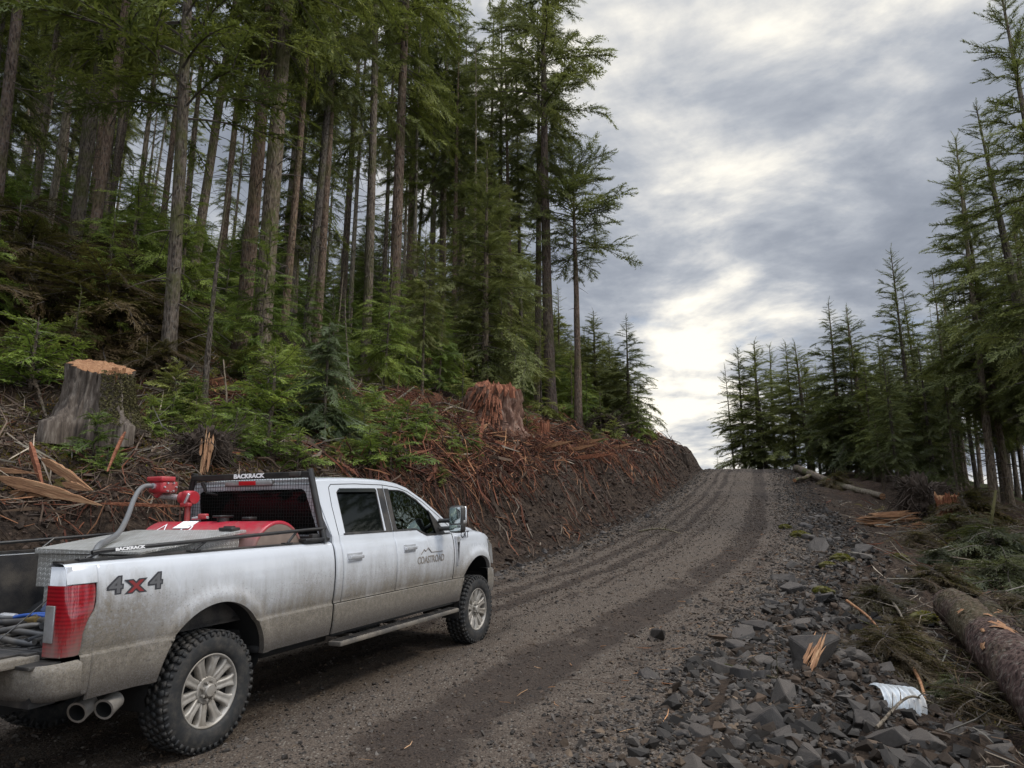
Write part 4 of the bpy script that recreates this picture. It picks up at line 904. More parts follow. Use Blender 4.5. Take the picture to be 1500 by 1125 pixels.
FR_hem = [frond_template(s, .30) for s in (1, 2, 3, 4)]
FR_spr = [frond_template(s, .12, 22, .36, 1.0, .013, .07) for s in (5, 6, 7)]
FR_open = [frond_template(s, .18, 14, .34, .9, .013, .075) for s in (8, 9, 10)]
FR_lite = [frond_template(s, .30, 15, .42, .62, .018, .10) for s in (11, 12, 13)]
def add_frond(mb, fr, base, az, pitch, roll, L, wide=1., gain=0., droop=0.):
    T_, G_, wood = fr[rng.integers(len(fr))]; M = rotz(az) @ roty(-pitch) @ rotx(roll); S = np.array([L, L * wide, L])
    def xf(P): P = P * S; P = P + np.array([0, 0, -1]) * (droop * (P[..., :1] / max(L, .01)) ** 2 * L) ; return P @ M.T + base
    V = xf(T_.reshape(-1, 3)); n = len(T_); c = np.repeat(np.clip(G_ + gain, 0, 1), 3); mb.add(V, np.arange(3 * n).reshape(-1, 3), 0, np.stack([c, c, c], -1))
    for P, rr in wood: tube(mb, xf(P), rr * L * .8 + .003, 4, 1, cap=False)
def add_bough(mb, fr, sub, base, az, pitch, roll, L, wide, gain, droop):
    # a bough: one long spray and smaller ones leaving it at uneven places
    add_frond(mb, fr, base, az, pitch, roll, L, wide * .75, gain, droop)
    d_ = rotz(az) @ roty(-pitch) @ np.array([1., 0, 0])
    for _ in range(2 + int(rng.random() * 2.6) if L > .9 else 0):
        t_ = rng.uniform(.25, .85); p = base + d_ * L * t_ - np.array([0, 0, (droop + .16) * t_ ** 2 * L]) + np.array([0, 0, .02 * L])
        add_frond(mb, sub, p, az + rng.choice([-1, 1]) * rng.uniform(.3, .95), pitch - droop * t_ + rng.normal() * .25, rng.normal() * .5, L * rng.uniform(.30, .52), 1., gain + rng.normal() * .12, droop * 1.3)
def trunk_mesh(H, r0, n=12, bend=.0, flare=1.6, seed=0, rings=16, top=.02):
    mb = MB(); z = np.concatenate([[-.6, 0, .12, .35, .8], np.linspace(1.6, H, rings)]); r = np.interp(z, [-.6, 0, .35, 1.2, H * .5, H], [r0 * flare * 1.15, r0 * flare, r0 * 1.22, r0, r0 * .68, top])
    rr = np.random.default_rng(seed); ph = rr.random(2) * 6; x = bend * np.sin(z / H * 2.6 + ph[0]) - bend * math.sin(ph[0]); y = bend * np.sin(z / H * 2.1 + ph[1]) - bend * math.sin(ph[1])
    P = np.stack([x, y, z], -1); a = np.linspace(0, 2 * np.pi, n, endpoint=False); but = 1 + np.exp(-np.clip(z, 0, 9) / .45)[:, None] * .22 * np.cos(a * 5 + ph[0])[None] + .04 * rr.normal(size=(len(z), n))
    V = P[:, None] + (r[:, None] * but)[..., None] * np.stack([np.cos(a), np.sin(a), 0 * a], -1)[None]
    i = np.arange(len(z) - 1)[:, None] * n; j = np.arange(n)[None]; k = (j + 1) % n
    mb.add(V.reshape(-1, 3), np.stack([i + j, i + k, i + n + k, i + n + j], -1).reshape(-1, 4)); 
    return mb, (lambda h: np.array([np.interp(h, z, x), np.interp(h, z, y), h])), (lambda h: float(np.interp(h, z, r)))
PROTO = {}
def conifer(key, H, r0, zc, Lmax, nb, fr, leaf, bark, shape='cone', pitch=(-.25, .5), bend=.0, dead=14, gap=.15, seed=0, wide=1., spiky=0., one_sided=0., droop=.12):
    global rng
    rng = np.random.default_rng(seed + 100); mb, at_, rad = trunk_mesh(H, r0, bend=bend, seed=seed); tr = mb.build('trunk', [bark], link=False)
    cr = MB(); k = 0; az = rng.random() * 6
    for i in range(nb):
        f = (i + rng.random() * .8) / nb; h = zc + (H * .992 - zc) * f ** 1.05
        if shape == 'cone': L = Lmax * (1 - f) ** .72 * min(1., .55 + f * 2.5)
        elif shape == 'column': L = Lmax * (1 - f ** 3) ** .5 * min(1., .5 + f * 2)
        elif shape == 'flat': L = Lmax * (.75 + .5 * math.sin(f * 3)) * (1 - f ** 5)
        else: L = Lmax * (1 - f) ** .6 * (.6 + .4 * math.sin(f * 14 + seed))
        L = L * (.62 + .6 * rng.random()) + .18
        az += 2.4 + rng.normal() * .35
        if rng.random() < gap: continue
        if one_sided and math.cos(az) < -.2 and rng.random() < one_sided: continue
        p = pitch[0] + (pitch[1] - pitch[0]) * f + rng.normal() * .13
        base = at_(h) + np.array([math.cos(az), math.sin(az), 0]) * rad(h) * .6
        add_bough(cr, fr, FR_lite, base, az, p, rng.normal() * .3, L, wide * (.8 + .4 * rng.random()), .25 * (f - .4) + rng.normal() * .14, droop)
    for i in range(int(spiky)):   # open upswept leader twigs near the top
        h = H * (.84 + .155 * rng.random()); az = rng.random() * 6.3; add_frond(cr, FR_open, at_(h), az, .65, 0, .35 + (H - h) * .45, .6, .1, -.1)
    add_frond(cr, FR_open, at_(H * .975), 0, 1.5, 0, H * .03 + .35, .5, .2)
    for i in range(dead):   # bare snapped stubs below the crown
        h = zc * (.18 + .85 * rng.random()); az = rng.random() * 6.3; L = (.35 + 1.3 * rng.random() ** 2) * min(1, H / 12); b = at_(h) + np.array([math.cos(az), math.sin(az), 0]) * rad(h) * .8
        q = np.linspace(0, 1, 5)[:, None]; P = b + np.array([math.cos(az), math.sin(az), -.1 + rng.normal() * .25]) * q * L + np.array([0, 0, -.25]) * q ** 2 * L; tube(cr, P, np.linspace(.018, .004, 5), 4, 1, cap=False)
    if not cr.v: cr.add(np.zeros((3, 3)), [[0, 1, 2]])
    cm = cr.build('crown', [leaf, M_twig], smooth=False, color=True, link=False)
    PROTO[key] = (H, tr, cm)
conifer('tall_a', 27, .245, 9.5, 2.9, 170, FR_hem, L_mid, M_bark, pitch=(-.35, .4), seed=1, bend=.15, droop=.25, gap=.50, dead=26)
conifer('tall_b', 27, .19, 10.5, 2.5, 150, FR_hem, L_dark, M_bark, pitch=(-.3, .4), seed=2, bend=.2, shape='wavy', droop=.22, gap=.50, dead=26)
conifer('tall_c', 27, .22, 10.0, 2.8, 170, FR_hem, L_mid, M_barkred, pitch=(-.3, .35), seed=3, bend=.1, shape='column', droop=.28, gap=.50, dead=26)
conifer('pole_a', 24, .14, 11.5, 1.9, 90, FR_spr, L_dark, M_bark, seed=31, bend=.15, dead=40, shape='wavy', gap=.25)
conifer('pole_b', 22, .12, 9.5, 1.7, 85, FR_hem, L_mid, M_barkpale, seed=32, bend=.2, dead=40, shape='cone', gap=.25)
conifer('pole_c', 25, .17, 12.5, 2.2, 95, FR_hem, L_dark, M_barkred, seed=33, bend=.15, dead=36, shape='column', gap=.3)
conifer('bare_a', 26, .21, 12.5, 2.5, 95, FR_hem, L_dark, M_bark, seed=4, bend=.15, dead=30, shape='column', gap=.2)
conifer('bare_b', 26, .20, 12.0, 2.6, 95, FR_spr, L_dark, M_barkred, seed=5, bend=.2, dead=34, shape='wavy', gap=.2)
conifer('bare_c', 26, 0.27, 13.5, 3.3, 90, FR_spr, L_dark, M_barkred, seed=6, bend=.25, dead=10, shape='column', gap=.22, pitch=(-.1, .6), spiky=8)
conifer('bare_d', 13, .12, 6.0, 1.6, 80, FR_spr, L_dark, M_bark, seed=7, bend=.1, dead=26, gap=.2)
conifer('mid_a', 15, .14, 4.5, 2.2, 110, FR_hem, L_mid, M_bark, seed=8, bend=.1, droop=.22)
conifer('mid_b', 15, .13, 5.5, 2.0, 105, FR_hem, L_dark, M_bark, seed=9, bend=.15, shape='column', droop=.2)
conifer('mid_c', 15, .14, 4.0, 2.4, 110, FR_hem, L_mid, M_barkred, seed=10, bend=.1, shape='wavy', droop=.25)
conifer('young_a', 5, .05, .5, 1.35, 80, FR_hem, L_bright, M_bark, seed=11, droop=.25, dead=2, pitch=(-.05, .6))
conifer('young_b', 5, .05, .7, 1.6, 76, FR_hem, L_bright, M_bark, seed=12, droop=.28, dead=2, pitch=(0, .5))
conifer('young_c', 5, .06, .4, 1.5, 84, FR_hem, L_mid, M_bark, seed=13, droop=.2, dead=2, pitch=(-.1, .6), shape='wavy')
conifer('dense_a', 12, .18, 1.0, 3.3, 150, FR_spr, L_dark, M_bark, seed=14, pitch=(-.1, .6), dead=4, gap=.08, spiky=6)
conifer('dense_b', 12, .16, 1.2, 3.0, 150, FR_hem, L_dark, M_bark, seed=15, pitch=(-.2, .5), dead=4, gap=.08, spiky=4)
conifer('spire_a', 15, .15, 3.6, 2.3, 140, FR_spr, L_dark, M_bark, seed=16, pitch=(-.25, .7), dead=16, gap=.12, spiky=14)
conifer('spire_b', 15, .14, 4.6, 2.1, 130, FR_hem, L_dark, M_bark, seed=17, pitch=(-.3, .6), dead=20, gap=.15, spiky=12)
conifer('spire_c', 15, .15, 4.0, 2.2, 140, FR_hem, L_mid, M_bark, seed=18, pitch=(-.3, .6), dead=16, gap=.12, spiky=10, shape='wavy')
conifer('lean_spire', 17, .25, 7.5, 2.6, 110, FR_spr, L_dark, M_bark, seed=19, pitch=(-.2, .6), dead=22, gap=.2, spiky=10, shape='wavy')
conifer('thin_a', 12, .10, 2.0, 1.3, 70, FR_open, L_dark, M_bark, seed=20, pitch=(-.1, .6), dead=12, gap=.35, spiky=8)
conifer('flat_top', 17, .22, 9.6, 3.2, 95, FR_open, L_dark, M_barkred, seed=21, pitch=(.0, .8), dead=4, gap=.15, shape='column', spiky=10, bend=.1)
conifer('crooked', 20, .17, 6.5, 3.4, 70, FR_open, L_mid, M_bark, seed=22, pitch=(.25, .7), dead=18, gap=.15, shape='flat', bend=.5)
conifer('snag_a', 9, .09, 4.2, .8, 10, FR_open, L_dead, M_barkpale, seed=23, dead=26, gap=.6)
conifer('snag_b', 9, .08, 5.5, .6, 8, FR_open, L_dead, M_barkpale, seed=24, dead=22, gap=.7, bend=.3)
conifer('snag_c', 9, .11, 5.5, 1.2, 16, FR_open, L_mid, M_bark, seed=25, dead=24, gap=.4, bend=.35)
def plant_tree(name, key, x, y, H, label, group=None, lean=0., rz=None, cat='tree', sink=.15, parts=True, z=None, wx=1.):
    H0, tr, cm = PROTO[key]; s = H / H0; e = empty(name, (x, y, (gz(x, y) if z is None else z) - sink * s), 0)
    e.scale = (s * wx, s * wx, s); e.rotation_euler = (0, R(lean), 0); tag(e, label, cat, group)
    rz = random.random() * 6.28 if rz is None else rz
    for nm, me in (('trunk', tr), ('crown', cm)): o = obj(nm, me, e); o.rotation_euler = (0, 0, rz)
    return e
NEAR=[
(-15.76,24.00,'tall_a',1.0,3),(-8.11,16.30,'crooked',1.0,2.5),(-11.45,24.00,'tall_b',0.95,4),(-8.21,20.85,'tall_c',1.05,1),(-7.42,20.30,'tall_a',1.12,2.2),(-8.13,27.00,'bare_a',0.9,1.5),(-7.99,28.00,'bare_b',0.95,1.5),(-6.36,30.00,'tall_b',1.15,0.5),(-5.85,33.80,'tall_c',1.35,0.7),(-5.20,44.00,'bare_a',1.1,0),(-4.77,47.00,'tall_a',1.2,0),(-1.60,44.00,'bare_b',1.05,0),(-0.86,44.00,'bare_a',1.08,0.5),(-0.08,42.00,'bare_b',0.95,0),(1.48,41.00,'bare_a',1.05,-0.3),(2.22,39.40,'bare_c',1.22,-1.6),(3.68,39.00,'flat_top',1.0,0),(-15.58,36.00,'bare_b',1.0,0),(-12.94,38.00,'bare_a',1.0,0),(-24.20,40.00,'bare_a',0.9,0),(-21.11,38.00,'snag_a',1.2,1),(-27.35,36.00,'snag_b',1.3,1),(-28.16,38.00,'snag_a',1.3,2),(-9.49,38.00,'bare_b',1.1,0),(-6.85,46.00,'bare_c',1.05,0),(-3.86,50.00,'bare_a',1.1,0),(-14.67,26.00,'pole_b',0.95,1),(-14.72,30.00,'pole_a',1.0,1.5),(-8.37,25.00,'pole_c',0.9,1),(-10.53,33.00,'pole_a',1.0,0),(-8.31,35.00,'pole_b',1.1,0),(-7.17,38.00,'pole_a',1.1,1),(-5.13,36.00,'pole_b',1.05,0),(-3.55,42.00,'pole_c',1.05,0),(-2.25,38.00,'pole_b',1.0,0),(0.64,44.00,'pole_a',1.05,-0.5),(-20.89,30.00,'pole_b',1.0,2),(-20.11,32.00,'pole_a',1.0,1),(-17.92,34.00,'pole_c',1.0,1),(-6.83,15.50,'snag_c',0.62,8),(-3.81,17.00,'snag_b',0.42,-2),(-6.72,26.00,'snag_a',0.5,5),]
EDGE=[(5.50,46,'dense_a',8.3),(7.35,44,'dense_b',7.8),(7.07,47,'dense_a',5.2),(7.34,52,'dense_b',7.5),(7.72,43,'young_a',3.8),(4.27,40,'young_b',3.7),(4.79,38,'young_c',2.7),(3.27,48,'spire_c',8.6),(3.59,42,'young_a',5.1),]
FILL=[(6.7,60.8,'mid_b',7.5),(-11.0,44.6,'young_b',3.2),(-17.1,28.8,'young_b',2.8),(-2.5,60.3,'dense_b',25.2),(-26.4,79.5,'pole_a',20.3),(-17.5,41.9,'young_b',3.9),(-4.9,68.4,'tall_a',23.6),(2.5,57.3,'dense_a',8.6),(-8.9,70.3,'dense_a',14.7),(-1.9,69.4,'pole_c',20.5),(-8.6,54.2,'pole_b',27.0),(-24.3,58.1,'pole_a',21.6),(-3.5,27.1,'mid_b',7.4),(-17.7,63.6,'pole_b',24.2),(-14.8,45.8,'young_b',2.8),(-7.0,63.4,'mid_b',6.7),(-37.2,67.7,'young_b',4.3),(11.5,78.2,'mid_a',15.0),(-12.6,56.1,'dense_a',8.6),(-26.1,73.7,'mid_a',7.1),(-22.0,48.8,'young_b',3.0),(-33.0,70.8,'dense_a',6.5),(-30.8,76.9,'dense_b',11.3),(8.4,80.8,'mid_a',16.7),(-14.6,80.4,'bare_b',23.2),(2.7,47.8,'dense_b',7.2),(1.3,76.5,'pole_a',22.8),(5.6,54.8,'mid_a',6.7),(-36.7,75.2,'young_b',4.9),(-39.8,54.6,'pole_c',21.0),(5.2,74.2,'dense_b',12.4),(-12.5,52.3,'young_b',2.7),(-35.0,81.3,'mid_a',8.2),(-16.9,77.8,'pole_c',23.4),(9.9,75.3,'dense_a',12.9),(-9.0,78.2,'mid_b',14.1),(-22.0,77.1,'dense_b',10.4),(-10.3,65.1,'young_b',2.8),(-19.5,22.5,'pole_b',21.2),(-17.1,50.5,'young_b',5.0),(-17.3,18.2,'pole_c',19.9),(-22.9,22.9,'bare_b',24.1),(7.2,68.5,'dense_a',9.4),(-6.1,81.4,'pole_b',21.9),(-17.9,54.4,'young_b',4.8),(-32.3,58.6,'young_b',2.8),(-4.1,72.2,'pole_c',22.7),(-32.6,65.9,'pole_b',23.3),(-1.1,55.2,'mid_b',16.7),(3.5,66.6,'dense_a',10.7),(-29.3,81.5,'pole_c',20.4),(-8.0,58.4,'young_b',4.6),(-27.2,67.1,'dense_b',6.9),(-3.0,75.6,'pole_c',26.8),(-21.6,63.5,'mid_b',6.7),(-7.4,49.3,'pole_a',24.7),(-23.0,31.9,'pole_b',22.0),(-22.0,70.1,'young_b',4.6),(-20.4,59.1,'young_b',5.5),(-2.3,63.7,'pole_a',20.2),(-33.1,54.0,'mid_a',14.3),(-33.9,48.8,'mid_b',14.1),(-15.3,15.8,'pole_c',20.3),(-14.7,66.3,'dense_b',6.8),(-43.1,58.0,'mid_a',15.1),(-13.2,60.4,'mid_a',8.8),(1.8,73.1,'mid_a',19.4),(-40.3,72.7,'mid_a',15.0),(-19.3,81.5,'mid_a',9.0),(-12.3,31.3,'young_b',2.8),(0.2,52.2,'dense_b',12.7),(-14.6,18.8,'pole_c',25.8),(-10.5,74.0,'mid_a',7.8),(-10.6,48.3,'dense_b',8.2),(-22.1,42.6,'young_b',2.8),(-15.2,39.4,'young_b',5.6),(-3.2,30.3,'young_b',4.6),(-4.0,53.4,'bare_b',28.3),(-4.3,39.7,'mid_a',8.5),(11.1,68.7,'dense_b',7.7),(-23.3,54.1,'young_b',3.2),(-1.6,80.9,'pole_b',27.0),(-14.0,75.3,'mid_b',19.8),(5.1,80.4,'dense_a',18.5),(-24.8,61.9,'young_b',2.6),(-16.5,20.5,'mid_a',12.3),(-16.1,72.1,'mid_a',10.7),(-0.5,36.2,'mid_b',12.3),(-27.1,28.1,'bare_b',21.1),(-25.9,50.9,'bare_b',22.2),(-14.1,33.2,'young_b',4.1),(13.0,81.5,'mid_a',14.1),(-18.7,74.8,'mid_b',15.1),(7.3,65.3,'mid_b',8.8),(-22.3,73.6,'mid_b',8.8),(3.6,69.9,'mid_b',13.2),(-33.3,41.6,'pole_c',24.3),(0.8,60.3,'mid_a',14.0),(-4.9,57.1,'tall_a',28.0),(-16.6,58.0,'pole_c',26.2),(-23.8,37.3,'pole_c',25.9),(-13.4,21.3,'pole_c',26.9),(-1.3,33.1,'dense_b',13.8),(-28.2,43.0,'tall_a',30.4),(-35.3,45.6,'mid_b',16.0),(-29.8,54.6,'pole_b',20.4),(-39.9,43.5,'pole_a',20.5),(-10.5,81.3,'dense_a',24.2),(-28.8,71.8,'young_b',5.0),(-41.3,68.4,'young_b',2.9),(-32.1,33.9,'bare_b',28.5),(-6.3,75.2,'pole_c',24.1),(-9.8,29.9,'mid_a',16.8),(-29.4,63.2,'young_b',4.2),(11.5,72.3,'dense_b',9.7),(-18.2,67.1,'young_b',3.0),(-19.8,45.3,'young_b',3.6),(-45.9,45.9,'pole_b',19.8),(-38.4,47.2,'pole_a',24.8),(-12.3,35.3,'young_b',3.8),(-30.1,68.8,'young_b',5.8),(-23.7,81.4,'pole_c',26.4),(-39.0,39.2,'mid_a',16.4),(-12.0,71.1,'pole_b',22.6),(-13.4,14.1,'pole_c',24.7),(-1.0,48.6,'mid_a',16.4),(-23.6,66.5,'pole_a',20.5),(-31.7,73.8,'pole_c',20.2),(-38.4,51.1,'pole_b',20.3),(-38.4,64.2,'pole_a',20.6),(-18.5,39.7,'young_b',3.1),(-34.7,61.9,'young_b',3.1),(4.1,51.3,'mid_b',6.5),(-22.8,25.6,'pole_b',26.7),(-8.7,41.4,'dense_b',7.0),(1.0,63.8,'dense_b',14.5),(-37.2,70.9,'mid_a',7.5),(-39.0,78.4,'dense_b',6.8),(-11.5,27.1,'young_b',4.1),(-35.8,56.2,'mid_b',15.6),(-26.3,33.7,'mid_b',13.8),(-35.2,33.6,'pole_b',26.7),(-29.3,59.6,'young_b',2.5),(-44.4,52.6,'pole_c',22.8),(-27.1,47.5,'young_b',3.1),(-32.6,38.5,'pole_a',25.0),(-12.2,78.1,'dense_b',13.2),(7.0,77.5,'mid_b',13.4),(-31.6,46.2,'pole_c',23.2),(-24.1,45.7,'young_b',3.5),(-20.6,52.1,'young_b',4.9),(-19.4,19.4,'bare_b',27.8),(1.6,80.0,'mid_b',23.7),(-14.1,49.3,'mid_b',6.3),(-18.1,25.1,'pole_a',23.1),(-40.1,60.2,'mid_a',13.0),(-34.4,77.9,'mid_a',8.0),(-37.0,36.3,'pole_c',21.2),(-4.5,24.4,'young_b',4.8),(-19.2,27.4,'pole_b',22.6),(-27.3,56.9,'young_b',3.6),(-42.7,62.8,'tall_a',28.0),(-13.0,41.8,'young_b',2.7),(-38.3,81.6,'dense_b',11.2),(-43.4,48.0,'mid_a',15.3),(-25.5,26.0,'pole_c',26.6),(-18.0,36.7,'young_b',3.5),(-23.8,28.6,'pole_a',20.9),(-43.4,42.1,'pole_c',25.4),(-34.6,36.0,'bare_b',27.9),(-9.7,61.3,'mid_b',9.1),(7.5,57.5,'mid_b',7.0),(-21.6,35.5,'pole_c',22.6),(-25.7,70.3,'young_b',2.9),(-36.9,41.9,'pole_b',19.6),(-7.6,32.0,'young_b',4.0),(-29.7,29.1,'tall_a',26.4),(-16.3,32.1,'young_b',3.4),(-29.3,33.1,'pole_b',21.7),(-35.4,38.6,'pole_b',24.4),(3.6,61.8,'mid_a',9.5),(-30.9,50.2,'mid_b',13.4),(-4.3,78.6,'tall_a',24.4),(-41.9,39.6,'pole_c',25.6),(8.2,72.3,'mid_a',10.1),(-29.7,39.9,'pole_c',26.4),(-31.5,30.7,'mid_a',15.4),(-11.1,39.9,'young_b',3.4),(-30.2,35.6,'pole_c',25.0),(9.4,62.7,'mid_a',6.8)]
YOUNG=[(-3.1,46.7,'young_a',6.4),(-11.7,14.5,'young_b',3.6),(-9.6,40.1,'young_a',6.2),(-11.1,19.3,'young_b',5.9),(-11.5,16.7,'young_a',2.6),(-11.8,34.0,'young_b',6.5),(-21.3,27.0,'young_b',2.6),(-10.0,16.8,'young_b',3.8),(0.7,46.1,'young_a',4.9),(-10.4,23.1,'young_c',2.6),(-9.0,22.8,'young_b',3.8),(-16.5,42.9,'young_c',4.0),(-19.1,30.6,'young_b',3.4),(-5.6,21.5,'young_b',2.6),(-9.2,14.4,'young_c',2.0),(-18.5,47.3,'young_c',3.1),(3.2,45.9,'young_a',3.5),(-20.2,25.4,'young_a',5.9),(-25.0,34.7,'young_b',4.7),(-20.3,35.4,'young_b',5.1),(-5.4,31.9,'young_c',4.6),(-6.8,18.5,'young_a',5.0),(-23.8,27.0,'young_c',5.4),(-10.6,20.8,'young_c',4.8),(-24.9,33.0,'young_b',3.5),(-3.2,35.3,'young_b',3.3),(-21.7,44.8,'young_c',4.6),(-24.6,29.9,'young_b',5.6),(-4.5,34.7,'young_a',3.0),(-20.0,47.6,'young_c',5.2),(-0.6,47.1,'young_c',6.4),(-12.3,43.0,'young_c',5.6),(-12.5,49.0,'young_c',4.4),(-6.1,42.3,'young_a',4.5),(1.6,38.1,'young_c',5.0),(-8.4,17.7,'young_b',1.9),(-0.1,39.0,'young_a',4.3),(-2.5,48.5,'young_c',4.5),(-11.0,41.3,'young_b',2.5),(-18.0,45.2,'young_a',5.4),(-23.2,33.9,'young_a',4.3),(-14.1,42.7,'young_b',2.4),(-10.1,43.1,'young_a',2.5),(-16.0,34.7,'young_b',4.3),(-25.4,37.3,'young_b',4.0),(-9.3,19.1,'young_b',5.2),(1.0,48.7,'young_b',6.2),(-18.0,20.3,'young_a',4.2),(-10.8,50.0,'young_a',5.7),(-11.7,29.2,'young_b',5.5),(1.3,47.3,'young_a',3.8),(-25.9,36.0,'young_b',5.7),(-19.2,49.0,'young_c',2.7),(-15.9,22.2,'young_b',2.9),(-22.6,40.3,'young_b',4.8),(-22.1,28.6,'young_b',2.7),(-18.2,23.5,'young_b',5.2),(-5.3,19.6,'young_c',2.2),(-1.5,31.6,'young_c',1.9),(-7.2,41.3,'young_a',5.9),(-20.4,36.9,'young_a',5.0),(-2.0,28.0,'young_c',2.8),(-1.5,42.2,'young_a',3.1),(-20.0,42.9,'young_b',4.7),(-16.0,48.1,'young_a',4.3),(-28.0,30.3,'young_a',5.6),(-7.2,23.5,'young_b',3.9),(-8.5,43.8,'young_b',6.2),(-17.6,31.1,'young_a',4.9),(-13.3,25.3,'young_a',4.8),(-9.5,49.8,'young_b',2.8),(-6.5,35.7,'young_b',4.7),(-12.3,20.0,'young_a',2.5),(-23.2,35.6,'young_a',5.3),(-0.9,45.4,'young_b',4.0),(-11.8,46.9,'young_c',3.6),(-2.0,40.8,'young_c',3.1),(-4.9,48.8,'young_b',4.1),(-7.5,42.9,'young_a',3.7),(2.5,43.0,'young_b',4.6),(-15.9,44.7,'young_c',2.4),(-4.7,45.5,'young_b',3.7),(-13.0,23.0,'young_a',5.0),(-16.7,46.5,'young_a',5.8),(-5.8,38.5,'young_b',2.8),(-8.0,46.8,'young_c',2.9),(-3.6,44.7,'young_a',3.5),(-8.9,45.2,'young_b',2.7),(-17.5,21.7,'young_c',3.9),(-14.8,38.0,'young_a',5.9),(-8.8,33.8,'young_a',4.0),(-16.0,40.6,'young_a',4.6),(-2.8,33.8,'young_c',4.8),(-4.8,30.0,'young_b',5.8),(-10.0,34.4,'young_a',5.1)]
RIGHT=[(21.89,70,'thin_a',12.3),(21.60,66,'spire_a',12.6),(22.96,66,'spire_b',13.3),(25.11,68,'spire_c',13.7),(22.12,62,'spire_a',9.4),(23.97,60,'spire_b',11.5),(24.32,58,'spire_a',11.2),(25.92,60,'spire_c',8.1),(24.20,52,'spire_b',13.6),(26.11,54,'spire_c',13.2),(25.09,50,'spire_a',12.6),(23.30,46,'spire_c',8.6),(24.30,46,'spire_b',9.8),(22.71,40,'spire_a',14.2),(24.59,42,'spire_c',12.3),(22.46,38,'dense_b',8.5),(24.98,40,'thin_a',13.0),(22.14,33,'spire_a',18.7),(23.55,34,'spire_b',17.5),(24.64,36,'spire_c',11.4),(19.87,26,'lean_spire',16.9),(22.81,30,'spire_b',14.0),(17.95,22,'spire_a',19.7),(25.03,29,'spire_c',20.5),(27.81,44,'spire_b',11.8),(27.23,38,'spire_a',14.8),(21.54,75,'thin_a',5.2),]
RFILL=[(27.8,51.7,'bare_d',5.6),(27.1,41.7,'bare_d',12.9),(42.8,72.1,'bare_d',16.8),(34.5,75.7,'bare_d',8.5),(38.6,76.4,'spire_b',14.9),(33.2,54.5,'bare_d',10.6),(37.0,69.6,'spire_c',13.3),(33.8,65.3,'pole_a',11.2),(31.9,60.8,'spire_a',9.9),(30.6,67.2,'bare_d',8.1),(31.4,45.3,'pole_a',13.5),(35.8,66.3,'spire_a',11.8),(36.2,63.0,'bare_d',8.7),(39.0,69.4,'bare_d',13.6),(30.1,63.8,'pole_a',5.5),(39.8,55.5,'pole_b',17.0),(26.8,31.4,'spire_b',16.5),(29.6,42.0,'bare_d',13.5),(26.0,56.3,'pole_b',8.0),(40.3,73.3,'bare_d',15.0),(29.2,58.0,'spire_b',8.0),(30.9,48.8,'pole_b',15.2),(29.6,46.6,'spire_b',13.6),(34.8,50.0,'spire_c',13.8),(28.1,55.4,'spire_c',9.8),(32.2,51.2,'bare_d',11.7),(33.1,78.7,'pole_a',16.1),(21.0,28.1,'bare_d',13.3),(36.5,59.2,'spire_b',13.4),(27.0,34.7,'bare_d',16.4),(19.4,35.9,'bare_d',7.5),(32.2,70.1,'bare_d',10.4),(36.4,72.0,'spire_a',13.4),(37.0,53.8,'bare_d',16.5),(41.5,59.7,'bare_d',16.7),(26.1,48.1,'spire_c',6.4),(41.9,74.5,'spire_a',14.4),(38.1,73.7,'pole_a',7.9),(38.9,58.2,'bare_d',16.9),(38.7,66.6,'bare_d',14.4),(32.8,47.7,'pole_a',15.6),(24.0,31.7,'spire_b',13.9),(40.6,64.6,'spire_c',16.6),(38.0,62.1,'pole_b',16.2),(41.7,79.3,'pole_b',14.9),(22.9,28.1,'pole_a',14.7),(38.5,64.3,'spire_b',12.5),(33.7,62.3,'bare_d',11.4),(28.1,49.7,'pole_b',11.0),(27.0,58.0,'pole_b',7.5),(34.5,71.0,'spire_a',9.2),(30.4,53.5,'bare_d',9.1),(33.8,59.2,'spire_c',13.2),(34.0,68.2,'pole_b',14.2),(31.9,56.7,'bare_d',10.0),(35.1,52.1,'bare_d',16.9),(39.3,79.2,'bare_d',15.9),(27.6,61.0,'bare_d',9.9),(22.5,43.1,'spire_b',4.4),(26.7,45.9,'spire_a',7.3),(37.0,79.8,'spire_b',13.1),(36.7,77.0,'bare_d',14.2),(40.7,76.5,'spire_b',15.8),(29.8,50.8,'spire_c',8.9),(29.1,39.8,'spire_a',16.1),(45.0,76.7,'spire_c',16.2),(33.2,73.4,'spire_a',12.4),(21.7,34.9,'pole_a',9.3),(34.3,57.1,'bare_d',11.3),(39.7,71.5,'pole_a',13.7),(20.8,40.1,'spire_a',5.3),(35.5,78.8,'spire_b',14.9),(32.2,75.7,'bare_d',15.9),(21.6,24.8,'pole_b',15.6),(29.4,36.9,'pole_b',16.8),(28.9,65.4,'spire_c',11.2),(18.4,34.1,'spire_a',7.4),(25.5,33.1,'spire_a',15.8),(35.2,60.8,'bare_d',14.2),(30.7,72.6,'bare_d',14.3),(28.1,63.1,'pole_b',7.2),(42.1,68.8,'spire_c',16.2),(29.9,59.9,'spire_b',11.1),(37.1,56.6,'bare_d',16.5),(31.9,65.7,'pole_a',6.5),(32.5,43.5,'spire_c',16.4),(43.1,77.9,'pole_b',16.6),(35.1,55.3,'pole_b',16.2)]

